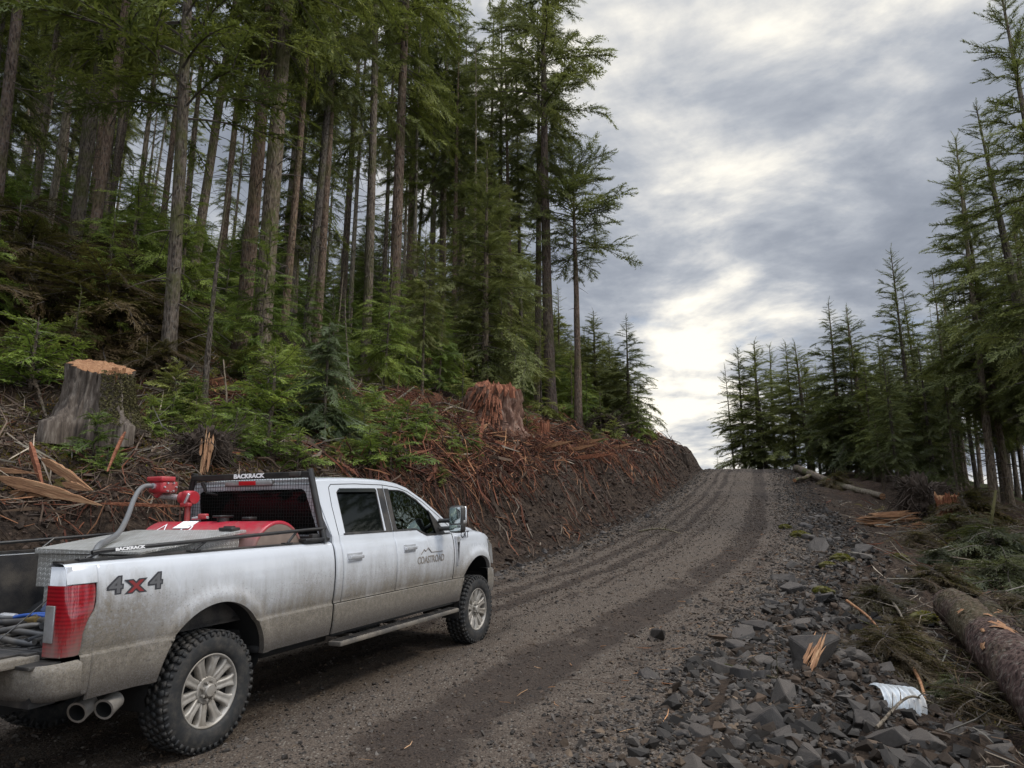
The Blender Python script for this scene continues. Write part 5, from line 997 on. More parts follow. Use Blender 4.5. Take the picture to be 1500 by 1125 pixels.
NEARL = ['dark straight conifer trunk at the far left behind the brown brush', 'crooked conifer with wide spreading limbs right of the big sawn stump', 'leaning dark trunk behind the crooked conifer',
 'left trunk of the close pair of thick conifers', 'right and thicker trunk of the close pair of thick conifers', 'left one of two slim trunks just behind the thick pair', 'right one of two slim trunks just behind the thick pair', 'grey trunked conifer between the thick pair and the fluted trunk',
 'reddish fluted conifer trunk standing behind the fallen log', 'left of the two dark trunks with sky between them', 'right of the two dark trunks with sky between them', 'first of three slim trunks behind the red rotten stump', 'middle of three slim trunks behind the red rotten stump', 'last of three slim trunks behind the red rotten stump',
 'slim trunk close behind the tall reddish trunk above the cutbank', 'tall reddish bare trunk with spreading top at the edge of the cutbank', 'slender conifer with flat wide crown standing alone at the forest edge']
def zone_of(v, cuts, names): return names[int(np.searchsorted(cuts, v))]
for i, (x, y, p, sc, ln) in enumerate(NEAR):
    H0 = PROTO[p][0]
    if i < len(NEARL): lab, g = NEARL[i], None
    elif i == len(NEAR) - 3: lab, g = 'thin mossy leaning trunk with broken twigs in front of the thick pair', None
    elif i == len(NEAR) - 2: lab, g = 'pale bare sapling stem standing in the green bushes', None
    elif i == len(NEAR) - 1: lab, g = 'thin grey pole tree leaning just right of the thick pair', None
    elif p.startswith('snag'): lab, g = 'pale dead pole in the dark forest at the upper left', 'pale dead poles in the left forest'
    else: lab, g = 'straight trunk standing ' + zone_of(x / y, [-.52, -.36, -.22, -.08], ['above the dead brown brush', 'beside the crooked conifer', 'beside the thick pair of trunks', 'beside the fluted trunk', 'beside the tall reddish trunk']), 'straight trunks inside the left forest'
    plant_tree('dead_tree' if p.startswith('snag') else 'conifer_tree', p, x, y, H0 * sc, lab, g, ln * .55, rz=[None, .3][i == 1])
EDL = ['dark dense conifer behind the flat topped tree', 'wide dark conifer at the very end of the left forest', 'short dark conifer between the two wide ones at the forest end', 'dark conifer half hidden behind the forest end', 'small green conifer on the crest of the bank', 'green young conifer right of the tall reddish trunk', 'low green conifer at the foot of the flat topped tree', 'sparse spire behind the tall reddish trunk', 'young conifer under the flat topped crown']
for (x, y, p, h), lab in zip(EDGE, EDL): plant_tree('conifer_tree', p, x, y, h, lab, wx=1.15)
def zone_of(v, cuts, names): return names[int(np.searchsorted(cuts, v))]
for x, y, p, h in FILL:
    zn = zone_of(x / y, [-.52, -.36, -.22, -.08], ['above the dead brown brush', 'behind the crooked conifer', 'behind the thick pair of trunks', 'behind the fluted trunk', 'behind the tall reddish trunk']); dp = 'far back' if y > 45 else 'halfway back'
    plant_tree('conifer_tree', p, x, y, h, ('slim bare trunk ' if p.startswith('pole') or p.startswith('bare') else 'leafy dark conifer ') + dp + ' ' + zn, ('slim trunks ' if p.startswith('pole') or p.startswith('bare') else 'leafy conifers ') + dp + ' ' + zn, random.gauss(0, 1.3))
for x, y, p, h in YOUNG:
    zn = zone_of(x / y, [-.52, -.30, -.12], ['above the dead brown brush at the left', 'round the feet of the thick pair', 'between the thick pair and the fallen log', 'behind the red rotten stump']); sz = 'tall' if h > 4 else 'low'
    plant_tree('young_conifer', p, x, y, h, sz + ' young green hemlock growing ' + zn, sz + ' young hemlocks ' + zn, random.gauss(0, 2), cat='young tree')
RL_ = ['thin bare spire at the left end of the right hand trees', 'first full spire beside the road crest', 'second full spire beside the road crest', 'third full spire beside the road crest', 'shorter spire in front of the crest spires', 'left of two equal spires right of the gap', 'right of two equal spires right of the gap', 'low conifer just right of the two equal spires',
 'tallest of the mid distance spires right of the road', 'second of the tall mid distance spires', 'third of the tall mid distance spires', 'low dark conifer below the mid distance spires', 'narrow spire left of the tall pointed spruce', 'tall pointed spruce with bushy lower crown', 'conifer leaning on the right of the tall pointed spruce', 'dense conifer low between the spruces', 'thin feathery top between the two tall spruces',
 'tall sharp spruce with bare upswept tip on the right', 'dark spruce close behind the tall sharp one', 'shorter conifer at the foot of the tall sharp spruce', 'tall leaning bare trunk at the right', 'dark spruce right of the leaning trunk', 'tallest dark spruce cut by the right frame edge', 'conifer behind the tallest dark spruce', 'conifer between the two tall spruces', 'conifer left of the leaning bare trunk', 'tiny spindly spire standing alone at the road crest']
for i, ((x, y, p, h), lab) in enumerate(zip(RIGHT, RL_)):
    if y >= 46 and p != 'thin_a' and i % 2 == 0: p = 'dense_a' if i % 4 else 'dense_b'
    plant_tree('spruce_tree', p, x, y, h, lab, None, -3.5 if p == 'lean_spire' else random.gauss(0, 1.2), wx=(1.35 if x / y < .46 else 1.0) if p != 'thin_a' else 1.)
for x, y, p, h in RFILL:
    zn = zone_of(x / y, [.40, .52, .66], ['beside the road crest', 'behind the far logs', 'behind the dark root mass', 'at the right frame edge']); dp = 'far' if y > 48 else 'near'
    plant_tree('spruce_tree', p, x, y, h, dp + ' dark conifer in the crowded right hand stand ' + zn, dp + ' conifers ' + zn, random.gauss(0, 1.5), wx=1.05)
# unseen conifers added round the photographer to block low sky and show in windows
for x, y, p, h in [(18, 11, 'spire_a', 14), (17, 5, 'spire_c', 13), (19, 0, 'spire_b', 14), (17, -5, 'spire_b', 14), (21, 7, 'mid_a', 15), (9, -9, 'mid_b', 14), (19, -10, 'spire_a', 15), (4, -16, 'mid_a', 14), (-3, -19, 'spire_c', 15), (-9, -15, 'mid_c', 15), (24, 12, 'spire_b', 16), (24, -2, 'tall_c', 18), (-14, -8, 'tall_a', 20), (-16, 0, 'mid_b', 15), (-15, 6, 'tall_b', 21), (10, -16, 'spire_a', 15)]:
    plant_tree('spruce_tree', p, x, y, h, 'conifer added outside the view, beside or behind the photographer, to block low sky', 'trees outside the view')
# ------------------------------------------------------------------ loose materials
def b_rock(t):
    co = t.new('ShaderNodeTexCoord').outputs['Object']; rnd = t.new('ShaderNodeObjectInfo').outputs['Random']; n = t.noise(co, 7, 6, .65); n2 = t.noise(co, 30, 4, .7)
    c = t.mix(n, (.017, .016, .016), (.064, .058, .052)); c = t.mix(1., c, t.mix(rnd, (.6, .6, .64), (1.5, 1.42, 1.32)), 'MULTIPLY')
    up = t.new('ShaderNodeSeparateXYZ', ins={0: t.new('ShaderNodeNewGeometry').outputs['Normal']}).outputs[2]
    c = t.mix(t.math('MULTIPLY', t.step(t.math('ADD', up, n), .9, 1.5), .45), c, (.08, .063, .05))
    return principled(t, c, t.step(n2, .35, .65, .55, .85), t.bump(n2, .5, .02), spec=.35)
M_rock = material('quarry_rock', b_rock)
def colmat(name, rough=.85, bump=.3, spec=.2, scale=60):
    def b(t):
        co = t.new('ShaderNodeTexCoord').outputs['Object']; n = t.noise(co, scale, 4, .7); c = t.attr('col', 'Color')
        return principled(t, t.mix(1., c, t.mix(n, (.6, .6, .6), (1.35, 1.35, 1.35)), 'MULTIPLY'), rough, t.bump(n, bump, .01), spec=spec)
    return material(name, b)
M_pebble = colmat('loose_gravel', .85, .3, .2); M_litter = colmat('wood_litter', .9)
def b_blade(t):
    c = t.attr('col', 'Color'); df = t.new('ShaderNodeBsdfDiffuse', ins={'Color': c}); tr = t.new('ShaderNodeBsdfTranslucent', ins={'Color': c}); m = t.new('ShaderNodeMixShader', ins={0: .3}); t.l.new(df.outputs[0], m.inputs[1]); t.l.new(tr.outputs[0], m.inputs[2]); return m.outputs[0]
M_blade = material('plant_blade', b_blade)
def b_fresh(c1, c2, c3, sc=(14, 14, 1.2)):
    def b(t):
        co = t.new('ShaderNodeTexCoord').outputs['Object']; n = t.noise(t.mapping(co, sc), 1.5, 7, .7, .4); n2 = t.noise(co, 3, 4)
        c = t.ramp(t.math('ADD', t.math('MULTIPLY', n, .75), t.math('MULTIPLY', n2, .25)), [(.32, c1), (.5, c2), (.68, c3)])
        return principled(t, c, .75, t.bump(n, .9, .03), spec=.2)
    return b
M_fresh = material('fresh_orange_wood', b_fresh((.11, .05, .028), (.25, .125, .062), (.37, .235, .13)))
M_freshlong = material('fresh_wood_along', b_fresh((.09, .045, .025), (.24, .125, .065), (.40, .26, .145), (1.4, 18, 18)))
M_redwood = material('red_rotten_wood', b_fresh((.05, .016, .010), (.17, .062, .032), (.33, .15, .085)))
M_stumpbark = material('weathered_stump_bark', b_fresh((.020, .015, .012), (.080, .063, .050), (.20, .172, .142), (11, 11, 1.6)))
M_stumpred = material('red_weathered_bark', b_fresh((.035, .018, .012), (.12, .062, .042), (.24, .18, .14), (8, 8, 1.4)))
M_logbark = material('log_bark', b_bark((.016, .011, .011), (.090, .064, .060), .35))
M_rootm = simple('dark_root_mass', (.036, .024, .016), .95, scale=14, var=.6, bump=.8)
M_moss = simple('moss', (.070, .062, .018), .95, scale=40, var=.6, bump=.9)
M_pipe = simple('galvanised_pipe', (.44, .47, .49), .5, .1, var=.2, dirt=.7)

def hull(seed, n=16, asp=(1, .8, .6)):
    r = np.random.default_rng(seed); bm = bmesh.new(); pts = r.uniform(-1, 1, (n, 3)); pts = pts / np.maximum(np.abs(pts).max(1), .5)[:, None] ** .7 * np.array(asp)
    for p in pts: bm.verts.new(p)
    res = bmesh.ops.convex_hull(bm, input=bm.verts); bmesh.ops.delete(bm, geom=[v for v in bm.verts if not v.link_faces], context='VERTS')
    return bm
def hull_arr(seed, n, asp):
    bm = hull(seed, n, asp); bmesh.ops.triangulate(bm, faces=bm.faces); bm.verts.index_update(); V = np.array([v.co for v in bm.verts]); F = np.array([[v.index for v in f.verts] for f in bm.faces]); bm.free(); return V, F
def rand_rots(n, tilt=None):
    q = rng.normal(size=(n, 4)); q /= np.linalg.norm(q, axis=1)[:, None]; w_, x, y, z = q.T
    return np.stack([np.stack([1 - 2 * (y * y + z * z), 2 * (x * y - z * w_), 2 * (x * z + y * w_)], -1), np.stack([2 * (x * y + z * w_), 1 - 2 * (x * x + z * z), 2 * (y * z - x * w_)], -1), np.stack([2 * (x * z - y * w_), 2 * (y * z + x * w_), 1 - 2 * (x * x + y * y)], -1)], 1)
def scatter(mb, protos, pos, size, cols, flat=None):
    k = rng.integers(len(protos), size=len(pos)); Rm = rand_rots(len(pos))
    for j, (V, F) in enumerate(protos):
        m = np.where(k == j)[0]
        if not len(m): continue
        P = np.einsum('nij,vj->nvi', Rm[m], V) * size[m][:, None, None]
        if flat is not None: P[..., 2] *= flat
        P = P + pos[m][:, None]; n = len(V); mb.add(P.reshape(-1, 3), (F[None] + (np.arange(len(m)) * n)[:, None, None]).reshape(-1, 3), 0, np.repeat(cols[m], n, 0))
def surf(x, y):
    xl, xr = edges(y); rz_, _ = road_surface(x, y); rz_ = under_truck(x, y, rz_); h = height(x, y); return np.where((x > xl) & (x < xr), np.maximum(rz_, h - .1), h)
L_slash = leafmat('needles_cut', (.030, .034, .016), (.062, .066, .030), (.11, .11, .05))
rng = np.random.default_rng(77)
# ------------------------------------------------------------------ gravel, one mass of small stones
peb = [hull_arr(s, 9, (1, .8, .55)) for s in range(200, 206)]
N = 95000; y = 3.6 * (60 / 3.6) ** (rng.random(N) ** 1.35); xl, xr = edges(y); tt = rng.random(N)
zone = rng.random(N)
x = np.where(zone < .40, xr + rng.normal(size=N) * .62 + .15, np.where(zone < .52, xl + np.abs(rng.normal(size=N)) * .55 - .1, xl + (xr - xl) * tt))
size = np.exp(rng.normal(size=N) * .5) * np.where(zone < .40, .018, np.where(zone < .52, .020, .0095)) * np.clip(y / 9, .9, 3.) ** .5; size = np.minimum(size, np.where(zone < .52, .075, .032))
keep = (zone < .52) | (rng.random(N) < .95); tsel = (x - xl) / (xr - xl); keep &= ~((zone >= .52) & (np.abs(tsel - .72) < .05) & (rng.random(N) < .7))
inl = (np.abs((x + 3.17) * -.9128 + (y - 6.136) * .4084) < .0)
x, y, size = x[keep], y[keep], size[keep]; g_ = rng.random(len(x)) ** 1.6; col = np.stack([.028 + .098 * g_, .024 + .086 * g_, .021 + .074 * g_], -1) * np.where(rng.random(len(x)) < .25, 1., .8)[:, None]
col[rng.random(len(x)) < .2] *= [1.15, .95, .75]
mb = MB(); scatter(mb, peb, np.stack([x, y, surf(x, y) + size * .15], -1), size, col, .75); o = mb.build('gravel', M_pebble, smooth=False, color=True)
tag(o, 'loose crushed gravel strewn over the road and heaped along its edges', 'gravel', kind='stuff')
# clods of soil crumbling off the cut face
cl = [hull_arr(s, 10, (1, .8, .7)) for s in range(400, 405)]; N = 40000; y = 7 * (56 / 7) ** rng.random(N); xl, xr = edges(y); s_c = rng.random(N) ** .8 * 5.2; x = xl + .1 - s_c / .88
size = np.exp(rng.normal(size=N) * .55) * .022 * np.clip(y / 10, .8, 3.5) ** .6; g_ = rng.random(N); col = np.stack([.018 + .045 * g_, .013 + .030 * g_, .010 + .022 * g_], -1)
mb = MB(); scatter(mb, cl, np.stack([x, y, surf(x, y) + size * .1], -1), np.minimum(size, .10), col, .8); o = mb.build('soil_clods', M_pebble, smooth=False, color=True); tag(o, 'dark crumbling soil clods on the face of the cutbank', 'soil', kind='stuff')
# clods and grit pressed into the road by tyres
N = 30000; y = 3.6 * (34 / 3.6) ** (rng.random(N) ** 1.2); xl, xr = edges(y); tq = rng.choice([.72, .66, .37, .27, .46, .83, .17], size=N) + rng.normal(size=N) * .03; x = xl + (xr - xl) * tq; size = np.exp(rng.normal(size=N) * .5) * .0085 * np.clip(y / 8, .9, 2.5); g_ = rng.random(N); col = np.stack([.022 + .05 * g_, .016 + .036 * g_, .012 + .027 * g_], -1)
mb = MB(); scatter(mb, cl, np.stack([x, y, surf(x, y)], -1), np.minimum(size, .03), col, .6); o = mb.build('mud_crumbs', M_pebble, smooth=False, color=True); tag(o, 'dark mud crumbs churned up along the wheel tracks', 'mud', kind='stuff')
# the smaller angular rubble between the rocks
rub = []
for s in range(8):
    V_, F2 = hull_arr(500 + s, 13, (1, .75, .55)); rub.append((V_, F2))
N = 7000; y = 4.4 * (30 / 4.4) ** rng.random(N); xl, xr = edges(y); r_c = rng.normal(size=N) * .75 + .95; x = xr + np.clip(r_c, -.45, 3.0) * np.interp(y, [4, 9, 16, 30], [1.15, 1., .65, .45])
size = .022 + .095 * rng.random(N) ** 3.2; g_ = rng.random(N) ** 1.8; col = np.stack([.016 + .066 * g_, .0145 + .058 * g_, .013 + .051 * g_], -1); col[rng.random(N) < .35] *= [1.15, .92, .74]
mb = MB(); scatter(mb, rub, np.stack([x, y, surf(x, y) + size * .10], -1), size, col, .8); o = mb.build('rubble', M_pebble, smooth=False, color=True); tag(o, 'dark angular broken rubble filling the right road shoulder between the bigger rocks', 'rubble', kind='stuff')
# ------------------------------------------------------------------ rocks, each its own object
rprot = []
for s in range(12):
    bm = hull(300 + s, 20 + s % 7, (1, .55 + .35 * random.random(), .4 + .35 * random.random())); bmesh.ops.bevel(bm, geom=list(bm.edges), offset=.028, segments=2, affect='EDGES'); bmesh.ops.triangulate(bm, faces=bm.faces)
    for _ in range(2): bmesh.ops.subdivide_edges(bm, edges=[q for q in bm.edges if q.calc_length() > .16], cuts=1, use_grid_fill=True)
    bmesh.ops.triangulate(bm, faces=bm.faces); bm.normal_update()
    for v in bm.verts: c = v.co; n_ = float(fbm(np.array(c.x * 3.1 + s * 7), np.array(c.y * 3.1 + c.z * 2.3), s, 4)); v.co = c + v.normal * n_ * .085
    m2 = MB(); addbm(m2, bm); rprot.append(m2.build('rock', [M_rock], smooth=False, link=False))
def rock(x, y, s, label, group=None, rot=None, sink=.5, k=None):
    o = obj('rock', rprot[rng.integers(12) if k is None else k]); o.scale = (s * rng.uniform(.8, 1.2), s * rng.uniform(.8, 1.2), s * rng.uniform(.75, 1.1))
    o.rotation_euler = rot or (rng.normal() * .35, rng.normal() * .35, rng.random() * 6.28); o.location = (x, y, gz(x, y) + s * (.45 - sink)); tag(o, label, 'rock', group); return o
BIG = [(3.62, 8.9, .30, 'large upright flat faced grey slab behind the splintered wood'), (4.15, 9.25, .24, 'square grey rock right of the large slab'), (1.92, 9.9, .16, 'pale wedge shaped rock alone near the road edge'), (2.15, 6.55, .20, 'broad pale slab low in the front of the rubble'), (2.55, 7.15, .22, 'tall flat faced grey slab in front of the splintered wood'),
       (2.9, 9.6, .17, 'dark blocky rock at the left end of the rubble crest'), (3.5, 10.6, .22, 'dark rounded boulder at the top of the rubble'), (3.0, 6.2, .17, 'cracked grey rock at the bottom frame edge'), (1.75, 5.9, .14, 'yellowish brown flat topped rock at the bottom of the rubble'), (1.55, 6.3, .13, 'small dark triangular rock beside the yellowish brown one'),
       (4.35, 7.1, .13, 'lone grey rock below the white corrugated pipe'), (3.45, 6.45, .15, 'flat rock left below the white corrugated pipe'), (7.35, 17.6, .28, 'dark angular boulder at the far road edge'), (7.9, 19.3, .26, 'second angular boulder further up the far road edge'), (4.9, 13.1, .24, 'brown rock on the road shoulder halfway up'), (2.45, 8.1, .17, 'smooth grey rock in the middle of the rubble'), (1.45, 7.9, .12, 'flat grey rock nearest the wheel tracks')]
for i, (x, y, s, lab) in enumerate(BIG): rock(x, y, s, lab, k=i % 12, sink=.2 if i in (0, 4) else .35, rot=((1.2, .2, .5 + i) if i in (0, 4) else None))
def many(n, fx_, fy, fs, label, group):
    for _ in range(n): y = fy(); xl, xr = (float(q) for q in edges(y)); rock(fx_(xl, xr, y), y, fs(y), label, group)
U = rng.uniform
many(105, lambda a, b, y: b + U(-.35, 2.6), lambda: U(5.0, 8.6), lambda y: .05 + .13 * rng.random() ** 2.2, 'angular grey rock in the rubble along the near right road edge', 'rocks in the near rubble on the right')
many(85, lambda a, b, y: b + U(-.3, 2.2 - (y - 8) * .1), lambda: U(8.2, 13.5), lambda y: .06 + .14 * rng.random() ** 2, 'angular grey rock in the middle of the right road shoulder', 'rocks on the middle right shoulder')
many(60, lambda a, b, y: b + U(-.5, 1.1), lambda: U(13, 27), lambda y: .07 + .17 * rng.random() ** 2, 'dark rock on the far right edge of the climbing road', 'rocks on the far right road edge')
many(33, lambda a, b, y: a + U(-.15, .65), lambda: U(11, 30), lambda y: .05 + .10 * rng.random() ** 2, 'grey rock at the foot of the cutbank left of the road', 'rocks at the foot of the cutbank')

# ------------------------------------------------------------------ wood litter: sticks, chips and shreds lying on the banks
def sticks(n, xy, Lr, wr, pal, zoff=.02, up=.35, mb=None, bend=.15):
    mb = mb or MB(); x, y = xy(n); L = U(*Lr, size=n) * (rng.random(n) ** .7 + .25); w_ = U(*wr, size=n); az = rng.random(n) * 6.28; el = rng.normal(size=n) * up
    d = np.stack([np.cos(az) * np.cos(el), np.sin(az) * np.cos(el), np.sin(el)], -1); s = np.cross(d, [0, 0, 1.]); s /= np.linalg.norm(s, axis=1)[:, None]; t_ = np.cross(s, d)
    x0, y0 = x - d[:, 0] * L / 2, y - d[:, 1] * L / 2; x1, y1 = x + d[:, 0] * L / 2, y + d[:, 1] * L / 2
    z0, z1 = surf(x0, y0), surf(x1, y1); zo = zoff + np.abs(rng.normal(size=n)) * zoff
    A = np.stack([x0, y0, z0 + zo], -1); B = np.stack([x1, y1, z1 + zo + np.maximum(d[:, 2], 0) * L * .6], -1); Cc = (A + B) / 2; Cc[:, 2] = np.maximum(Cc[:, 2], surf(Cc[:, 0], Cc[:, 1]) + zo * .8); Cc += s * (rng.normal(size=n) * L * bend)[:, None]
    rings = []
    for P, k in ((A, .8), (Cc, 1.), (B, .35)):
        for a in (0, 2.09, 4.19): rings.append(P + (s * math.cos(a) + t_ * math.sin(a)) * (w_ * k)[:, None])
    V = np.stack(rings, 1); F = np.array([[0, 1, 4, 3], [1, 2, 5, 4], [2, 0, 3, 5], [3, 4, 7, 6], [4, 5, 8, 7], [5, 3, 6, 8]])
    c = np.asarray(pal)[rng.integers(len(pal), size=n)] * U(.6, 1.3, size=(n, 1)); mb.add(V.reshape(-1, 3), (F[None] + (np.arange(n) * 9)[:, None, None]).reshape(-1, 4), 0, np.repeat(c, 9, 0)); return mb
RED = [(.10, .036, .02), (.15, .058, .032), (.065, .024, .015), (.24, .115, .06), (.045, .02, .014), (.085, .034, .02), (.05, .03, .02)]
BRN = [(.07, .048, .034), (.11, .08, .06), (.045, .03, .022), (.16, .13, .10), (.09, .06, .04)]
DRYP = [(.12, .085, .045), (.09, .08, .04)]
GRY = [(.16, .145, .12), (.22, .20, .16), (.10, .085, .07), (.30, .25, .19)]
ORG = [(.30, .155, .075), (.36, .22, .12), (.22, .10, .05)]
def clump(f_, k=1., thr=.5, seed=61):
    # keep things in clumps: reject where a soft noise is low
    def g(n):
        x, y = f_(n * 3); d_ = fbm(x * k, y * k, seed, 3) * 2.4 + thr; o_ = np.argsort(-(d_ + rng.random(len(x)) * .55))[:n]; return x[o_], y[o_]
    return g
def left_band(y0, y1, s0, s1, pw=1.):
    def f_(n): y = y0 + (y1 - y0) * rng.random(n) ** pw; xl, _ = edges(y); return xl - (s0 + (s1 - s0) * rng.random(n)) / .88, y
    return f_
def right_band(y0, y1, r0, r1, pw=1.):
    def f_(n): y = y0 + (y1 - y0) * rng.random(n) ** pw; _, xr = edges(y); return xr + (r0 + (r1 - r0) * rng.random(n) ** .8) / .88, y
    return f_
mb = MB()
sticks(6500, clump(left_band(15.5, 32, 1.2, 7.5, 1.2)), (.10, .55), (.006, .022), RED, mb=mb, zoff=.04)
sticks(1500, clump(left_band(16, 30, 1.6, 6, 1.1), .8), (.25, 1.1), (.008, .028), RED + ORG[:1], mb=mb, zoff=.10, up=.5)
sticks(3600, clump(left_band(15.5, 30, 1.5, 5.5, 1.1), .7), (.2, .8), (.006, .02), RED, mb=mb, zoff=.22, up=.55)
sticks(1200, left_band(13.5, 34, 1.0, 2.4, 1.1), (.3, .9), (.008, .022), RED, mb=mb, zoff=.12, up=.9)
sticks(170, left_band(15.5, 34, 1.6, 6), (.7, 1.8), (.025, .07), RED + ORG[2:] + BRN, mb=mb, zoff=.08, up=.3)
sticks(260, clump(left_band(9, 40, 1.0, 3.0)), (.4, 1.1), (.02, .05), BRN + RED, mb=mb, zoff=.10, up=.6)
sticks(1300, clump(left_band(9, 40, .1, 1.5, 1.2), 1.2), (.1, .6), (.005, .018), RED + BRN, mb=mb, zoff=.03)
sticks(1500, left_band(30, 56, .8, 7), (.3, 1.3), (.015, .05), RED + BRN, mb=mb, zoff=.08)
o = mb.build('red_wood_shreds', M_litter, smooth=False, color=True); tag(o, 'shredded red brown wood and bark covering the bank beyond the truck', 'wood debris', kind='stuff')
mb = MB()
sticks(6500, left_band(7, 16, 1.2, 7), (.08, .5), (.004, .014), BRN + RED[:1] + BRN, mb=mb, zoff=.03)
sticks(700, left_band(7.5, 26, 2, 9), (.4, 1.6), (.006, .018), GRY + BRN, mb=mb, zoff=.08, up=.5)
sticks(5200, right_band(4.8, 16, 1.6, 9, 1.2), (.08, .45), (.003, .010), BRN + BRN + GRY, mb=mb, zoff=.025)
sticks(5200, right_band(7, 26, 2.4, 9.5, 1.3), (.12, .5), (.003, .010), BRN + DRYP, mb=mb, zoff=.05, up=.45)
sticks(2200, right_band(14, 34, .8, 10, 1.2), (.15, .8), (.006, .018), BRN + GRY + RED[:1], mb=mb, zoff=.05)
sticks(4200, clump(right_band(5.5, 24, 2.0, 9, 1.2), .9), (.2, .9), (.003, .009), BRN + DRYP, mb=mb, zoff=.12, up=.6)
sticks(420, right_band(5.2, 26, 1.8, 9, 1.2), (.5, 1.6), (.007, .018), GRY + BRN, mb=mb, zoff=.07, up=.45)
sticks(1500, left_band(14, 42, 6, 20), (.3, 1.6), (.008, .022), BRN + GRY, mb=mb, zoff=.05)
sticks(300, right_band(3.8, 20, -2.2, .6), (.05, .3), (.002, .005), BRN + ORG, mb=mb, zoff=.01, up=.1)
o = mb.build('twigs', M_litter, smooth=False, color=True); tag(o, 'brown and grey twigs littering both sides of the road', 'twigs', kind='stuff')
# roots hanging out of the cut face
mb = MB()
for _ in range(900):   # torn curled roots and bark strips in heaps on the bank
    y = 12 + 20 * rng.random() ** 1.1; xl, _r = edges(np.array(y)); s0 = rng.uniform(1.4, 6.0); x = float(xl) - s0 / .88
    if fbm(np.array(x * .8), np.array(y * .8), 61, 3) < -.08: continue
    z = gz(x, y); L = rng.uniform(.2, .9); a0 = rng.random() * 6.28; p = np.array([x, y, z + rng.uniform(0, .18)]); P = [p]
    for k in range(4): a0 += rng.normal() * .7; p = p + np.array([math.cos(a0), math.sin(a0), rng.normal() * .5]) * L / 4; P.append(p.copy())
    P = spline(P, 11); P[:, 2] = np.maximum(P[:, 2], height(P[:, 0], P[:, 1]) + .01); tube(mb, P, np.linspace(rng.uniform(.008, .032), .004, 11), 5, cap=False, col=np.array(RED + BRN)[rng.integers(12)] * rng.uniform(.5, 1.1), noise=.08)
for _ in range(1100):
    y = 7 + 34 * rng.random() ** 1.5; xl, _r = edges(np.array(y)); s0 = U(1.3, 2.1); x = float(xl) - s0 / .88; L = U(.2, 1.1); z = gz(x, y); dx = U(.25, .9)
    P = [(x - .1, y, z - .02), (x + .12 * L, y + rng.normal() * .08, z + .05 - .05 * L), (x + dx * L * .8, y + rng.normal() * .2 * L, z - .45 * L), (x + dx * L, y + rng.normal() * .35 * L, z - .95 * L)]
    P = spline(P, 7); P[:, 2] = np.maximum(P[:, 2], height(P[:, 0], P[:, 1]) + .015); tube(mb, P, np.linspace(U(.006, .02), .003, 7), 4, cap=False, col=np.array(BRN + RED + [(.03, .02, .015)])[rng.integers(12)] * U(.5, 1))
o = mb.build('roots', M_litter, color=True); tag(o, 'torn brown roots hanging over the dark face of the cutbank', 'roots', kind='stuff')

# ------------------------------------------------------------------ moss and small ground plants
def blades(n, xy, size, pal, mb, dens=None, z0=0., up=1.):
    x, y = xy(n)
    if dens is not None: k = rng.random(n) < dens(x, y); x, y = x[k], y[k]
    n = len(x); z = surf(x, y); L = size * U(.5, 1.5, size=n); az = rng.random(n) * 6.28; w_ = L * .16; tl = U(.2, 1.2, size=n); d = np.stack([np.cos(az) * np.sin(tl), np.sin(az) * np.sin(tl), np.cos(tl) * up], -1) * L[:, None]; s = np.stack([-np.sin(az), np.cos(az), 0 * az], -1) * w_[:, None]
    P = np.stack([x, y, z + z0], -1); V = np.stack([P - s, P + s, P + d], 1); c = np.asarray(pal)[rng.integers(len(pal), size=n)] * U(.6, 1.4, size=(n, 1)); mb.add(V.reshape(-1, 3), np.arange(3 * n).reshape(-1, 3), 0, np.repeat(c, 3, 0))
MOSS = [(.13, .125, .02), (.18, .15, .025), (.08, .095, .016), (.19, .115, .025), (.13, .075, .02)]; GRN = [(.05, .085, .018), (.08, .13, .025), (.11, .16, .035), (.035, .06, .014)]; DRY = [(.13, .085, .04), (.10, .065, .032), (.07, .045, .025), (.16, .11, .06)]
mdl = lambda x, y: np.clip(fbm(x * .9, y * .9, 40, 4) * 4 + .45, 0, 1) ** 1.5
mb = MB()
blades(150000, left_band(7, 16, 1.7, 8), .04, MOSS, mb, lambda x, y: np.clip(mdl(x, y) * 1.5, 0, 1)); blades(30000, left_band(14, 26, 3, 10), .05, MOSS + GRN, mb, mdl)
blades(110000, right_band(4.8, 22, 1.7, 9, 1.3), .03, MOSS[:3] + [(.06, .06, .02)] + DRY[:2], mb, lambda x, y: np.clip(fbm(x * 1.3, y * 1.3, 45, 4) * 5 + .1, 0, 1))
blades(45000, left_band(13, 45, 6, 26, 1.4), .09, GRN + DRY, mb, mdl); blades(26000, left_band(8, 26, 2.2, 9), .07, DRY, mb, lambda x, y: np.clip(.7 - mdl(x, y), 0, 1)); blades(30000, right_band(8, 40, 2.5, 14, 1.3), .06, DRY + GRN[:1], mb, lambda x, y: .7 + 0 * x)
o = mb.build('moss_cover', M_blade, smooth=False, color=True); tag(o, 'golden green moss and dry tufts over the banks and forest floor', 'ground cover', kind='stuff')
